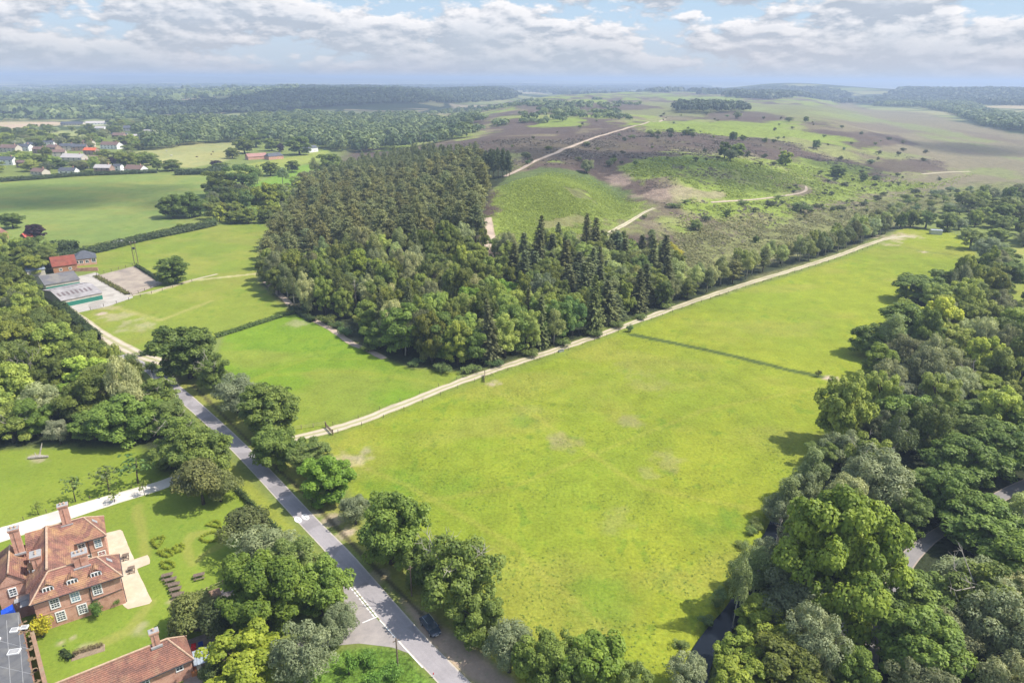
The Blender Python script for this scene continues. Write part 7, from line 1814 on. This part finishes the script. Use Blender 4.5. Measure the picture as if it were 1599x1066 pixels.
cover_stuff('bracken', 'bracken over the middle slopes of the heath', [(960, 268), (1010, 248), (1200, 250), (1340, 268), (1450, 285), (1550, 264), (1450, 308), (1330, 330), (1180, 345), (1060, 350), (1030, 315)], 16000, BRF, (.3, .8), (.8, 2.0), .50, 2)
cover_stuff('bracken', 'bracken and rough grass on the lower heath behind the track trees', [(1040, 345), (1200, 330), (1400, 310), (1480, 315), (1400, 345), (1250, 390), (1100, 435), (1000, 400)], 18000, leafmat('rough_grass_tufts', (.13, .14, .045), (.27, .25, .10), .2), (.3, .7), (.7, 1.6), .48, 3)
cover_stuff('heather', 'dark heather tussocks between the bracken', [(930, 265), (1010, 240), (1200, 225), (1480, 250), (1480, 275), (1330, 330), (1200, 380), (1060, 420), (1000, 390), (1030, 330), (960, 290)], 9000, HEA, (.25, .6), (.7, 1.7), .42, 4, -1)
cover_stuff('heather', 'heather tussocks over the plateau along the ridge track', [(700, 228), (850, 216), (1000, 200), (1260, 225), (1260, 246), (1000, 250), (830, 264), (800, 270)], 9000, HEA, (.2, .45), (1., 2.4), .50, 5, -1)

def grass_tufts():
    rg = np.random.default_rng(77); P = [g2(*p) for p in [(520, 720), (720, 610), (985, 518), (1280, 590), (1250, 700), (1190, 850), (1120, 980), (1060, 1100), (830, 1100), (700, 940)]]
    a = np.array(P); x = rg.uniform(a[:, 0].min(), a[:, 0].max(), 60000); y = rg.uniform(a[:, 1].min(), a[:, 1].max(), 60000)
    k = (sdpoly(P, x, y) > 0) & (fbm(x / 7, y / 9, 61, 4) > .52) & (rg.random(60000) < .34); x, y = x[k], y[k]
    w = rg.uniform(.14, .34, len(x)); i = np.repeat(np.arange(len(x)), 3); d = rdir(len(i), rg)
    p = np.stack([x[i] + d[:, 0] * w[i] * .5, y[i] + d[:, 1] * w[i] * .5, hgt(x, y)[i] + .05 + .10 * rg.random(len(i))], 1)
    V, q = sprays(p, unit(d * .5 + np.array([0, 0, 1.1])), w[i] * .5, rg, .5)
    tag(link('grass_tufts', mesh_np('grass_tufts', V, q, tint=np.repeat(rg.random(len(i)), 4), mat_=leafmat('tuft_blades', (.105, .165, .018), (.19, .245, .03), .2))), 'ranker grass tufts in the meadow', None, None, 'stuff')
grass_tufts()
# ------------------------------------------------------------------ camera, light, sky, haze
cam = bpy.data.cameras.new('camera'); co = bpy.data.objects.new('camera', cam); COL.objects.link(co)
co.location = (0, 0, CAMH); 
from mathutils import Vector, Matrix
co.rotation_euler = (Matrix.Rotation(pi / 2 - PITCH, 3, 'X') @ Matrix.Rotation(math.atan(ROLL), 3, 'Z')).to_euler()
cam.sensor_fit = 'HORIZONTAL'; cam.sensor_width = 36.; cam.lens = 36. * F / 1599.
cam.clip_end = 90000; cam.clip_start = 1.
scene.camera = co

SUN_EL = radians(54); SUN_AZ = radians(92)       # azimuth clockwise from the view direction
sun = bpy.data.lights.new('sun', 'SUN'); sun.energy = 4.0; sun.angle = radians(.53); sun.color = (1., .95, .86)
so = bpy.data.objects.new('sun', sun); COL.objects.link(so); so.location = (300, 100, 400)
from mathutils import Vector
tosun = Vector((cos(SUN_EL) * sin(SUN_AZ), cos(SUN_EL) * cos(SUN_AZ), sin(SUN_EL)))
so.rotation_euler = (-tosun).to_track_quat('-Z', 'Y').to_euler()

w = bpy.data.worlds.new('World'); scene.world = w; w.use_nodes = True
n = w.node_tree.nodes; l = w.node_tree.links; n.clear()
out = add(n, 'ShaderNodeOutputWorld')
sky = add(n, 'ShaderNodeTexSky', sky_type='NISHITA'); sky.sun_disc = False; sky.sun_elevation = SUN_EL; sky.sun_rotation = SUN_AZ
sky.air_density = 1.2; sky.dust_density = 1.5; sky.ozone_density = 1.5
bg = add(n, 'ShaderNodeBackground'); bg.inputs[1].default_value = .15; l.new(sky.outputs[0], bg.inputs[0])
tc = add(n, 'ShaderNodeTexCoord').outputs['Generated']
sp = add(n, 'ShaderNodeSeparateXYZ'); l.new(tc, sp.inputs[0])
el = math_(n, l, 'ARCSINE', sp.outputs[2]); az = math_(n, l, 'ARCTAN2', sp.outputs[0], sp.outputs[1])
eld = math_(n, l, 'MULTIPLY', el, 180 / pi); azd = math_(n, l, 'MULTIPLY', az, 180 / pi)
def cl_noise(da, de, sa, se, det, rough, z):
    cb = add(n, 'ShaderNodeCombineXYZ')
    l.new(math_(n, l, 'MULTIPLY', math_(n, l, 'ADD', azd, da), sa), cb.inputs[0])
    l.new(math_(n, l, 'MULTIPLY', math_(n, l, 'ADD', eld, de), se), cb.inputs[1]); cb.inputs[2].default_value = z
    return noise(n, l, cb.outputs[0], 1., det, rough)
def dens(da, de):
    a = cl_noise(da, de, .13, .36, 8, .56, 3.3); b_ = cl_noise(da, de, .42, .95, 7, .6, 8.1)
    return math_(n, l, 'ADD', math_(n, l, 'MULTIPLY', a, .72), math_(n, l, 'MULTIPLY', b_, .28))
d0 = dens(0, 0); d1 = dens(.35, .42)
thr = rng_(n, l, eld, 1.0, 7.0, .42, .475)
cover = rng_(n, l, math_(n, l, 'SUBTRACT', d0, thr), -.008, .035, 0, 1)
lit = rng_(n, l, math_(n, l, 'SUBTRACT', d0, d1), -.035, .055, 0, 1)
sh = mix(n, l, (.345, .38, .44), (.76, .73, .72), lit)
thick = rng_(n, l, math_(n, l, 'SUBTRACT', d0, thr), .04, .20, 0, .55)
sh = mix(n, l, sh, (.42, .46, .525), thick)
blue = mix(n, l, (.46, .56, .65), (.32, .455, .60), rng_(n, l, eld, .5, 8., 0, 1))
col = mix(n, l, blue, sh, math_(n, l, 'MULTIPLY', cover, .9))
veil = rng_(n, l, eld, .0, 4.0, .82, 0)
vn = mix(n, l, (.365, .395, .43), (.435, .42, .44), rng_(n, l, cl_noise(0, 0, .06, .22, 4, .5, 15.), .4, .65, 0, 1))
col = mix(n, l, col, vn, veil)
bc = add(n, 'ShaderNodeBackground'); l.new(col, bc.inputs[0]); bc.inputs[1].default_value = CLOUD_GAIN if 'CLOUD_GAIN' in globals() else .84
ms = add(n, 'ShaderNodeMixShader'); l.new(rng_(n, l, eld, 10, 26, 1, .35), ms.inputs[0])
l.new(bg.outputs[0], ms.inputs[1]); l.new(bc.outputs[0], ms.inputs[2]); l.new(ms.outputs[0], out.inputs[0])

# air between the camera and the distance
hb = MB(); x1, y0, y1 = 34500., -400., 31500.
hb.hexa([(-x1, y0, -4), (x1, y0, -4), (x1, y1, -4), (-x1, y1, -4), (-x1, y0, 112), (x1, y0, 112), (x1, y1, 112), (-x1, y1, 112)])
vm, n, l = nt('haze_air')
o_ = add(n, 'ShaderNodeOutputMaterial'); pv = add(n, 'ShaderNodeVolumePrincipled')
pv.inputs['Color'].default_value = (.57, .70, .92, 1); pv.inputs['Density'].default_value = .00023; pv.inputs['Anisotropy'].default_value = .1
l.new(pv.outputs[0], o_.inputs['Volume'])
h_ = hb.build('haze', vm); h_['kind'] = 'stuff'; h_['label'] = 'pale blue summer haze over the distance'

scene.view_settings.view_transform = 'Standard'; scene.view_settings.look = 'None'
scene.view_settings.exposure = .78; scene.view_settings.gamma = 1.
cy = scene.cycles
cy.use_denoising = True; cy.denoiser = 'OPENIMAGEDENOISE'
cy.max_bounces = 5; cy.diffuse_bounces = 3; cy.glossy_bounces = 2; cy.transmission_bounces = 3; cy.volume_bounces = 0; cy.transparent_max_bounces = 12
cy.use_adaptive_sampling = True; cy.adaptive_threshold = .015
cy.sample_clamp_indirect = 6.

# clouds drifting overhead, high above the frame: their soft shade dapples the far fields and the heath
cm_, n, l = nt('cloud_vapour')
o_ = add(n, 'ShaderNodeOutputMaterial'); tr = add(n, 'ShaderNodeBsdfTransparent'); df = add(n, 'ShaderNodeBsdfTranslucent'); df.inputs[0].default_value = (.9, .9, .9, 1)
tco = add(n, 'ShaderNodeTexCoord').outputs['Object']; vl = add(n, 'ShaderNodeVectorMath', operation='MULTIPLY'); l.new(tco, vl.inputs[0]); vl.inputs[1].default_value = (1, 1, 0)
ln_ = add(n, 'ShaderNodeVectorMath', operation='LENGTH'); l.new(vl.outputs[0], ln_.inputs[0])
e_ = math_(n, l, 'ADD', ln_.outputs['Value'], math_(n, l, 'MULTIPLY', math_(n, l, 'SUBTRACT', noise(n, l, tco, 2.6, 5, .6), .5), 1.1))
ms = add(n, 'ShaderNodeMixShader'); l.new(rng_(n, l, e_, .45, .95, .46, 0.), ms.inputs[0]); l.new(tr.outputs[0], ms.inputs[1]); l.new(df.outputs[0], ms.inputs[2]); l.new(ms.outputs[0], o_.inputs[0])
def cloud_mesh(seed):
    rg = np.random.default_rng(seed); nu, nv = 40, 18; Vv = []
    for j in range(nv + 1):
        ph = -pi / 2 + pi * j / nv
        for i in range(nu):
            t = 2 * pi * i / nu; d = np.array((cos(ph) * cos(t), cos(ph) * sin(t), sin(ph)))
            r = 1 + .16 * sin(3 * t + seed) * cos(ph) + .12 * sin(7 * t + 2 * seed) * cos(ph) + .10 * sin(5 * ph + 4 * t)
            p = d * r; p[2] = p[2] * (.34 if p[2] > 0 else .10); Vv.append(p)
    q = [(j * nu + i, j * nu + (i + 1) % nu, (j + 1) * nu + (i + 1) % nu, (j + 1) * nu + i) for j in range(nv) for i in range(nu)]
    return mesh_np('clouds', np.array(Vv), np.array(q), smooth=True, mat_=cm_)
for k, (px, py, alt, sx, sy) in enumerate([(60, 318, 820, 60, 34), (110, 305, 820, 120, 75), (330, 318, 820, 60, 40), (1090, 262, 900, 120, 60), (880, 240, 900, 150, 60), (1500, 232, 900, 120, 120), (560, 160, 1000, 700, 500), (230, 168, 1000, 420, 260), (1330, 262, 900, 60, 40)]):
    x, y, z = gph(px, py); L = alt / math.tan(SUN_EL)
    o = link('clouds', cloud_mesh(k)); o.location = (x + L * sin(SUN_AZ), y + L * cos(SUN_AZ), z + alt); o.scale = (sx, sy, sx * .8)
    tag(o, 'fair-weather cloud high overhead', None, None, 'structure')
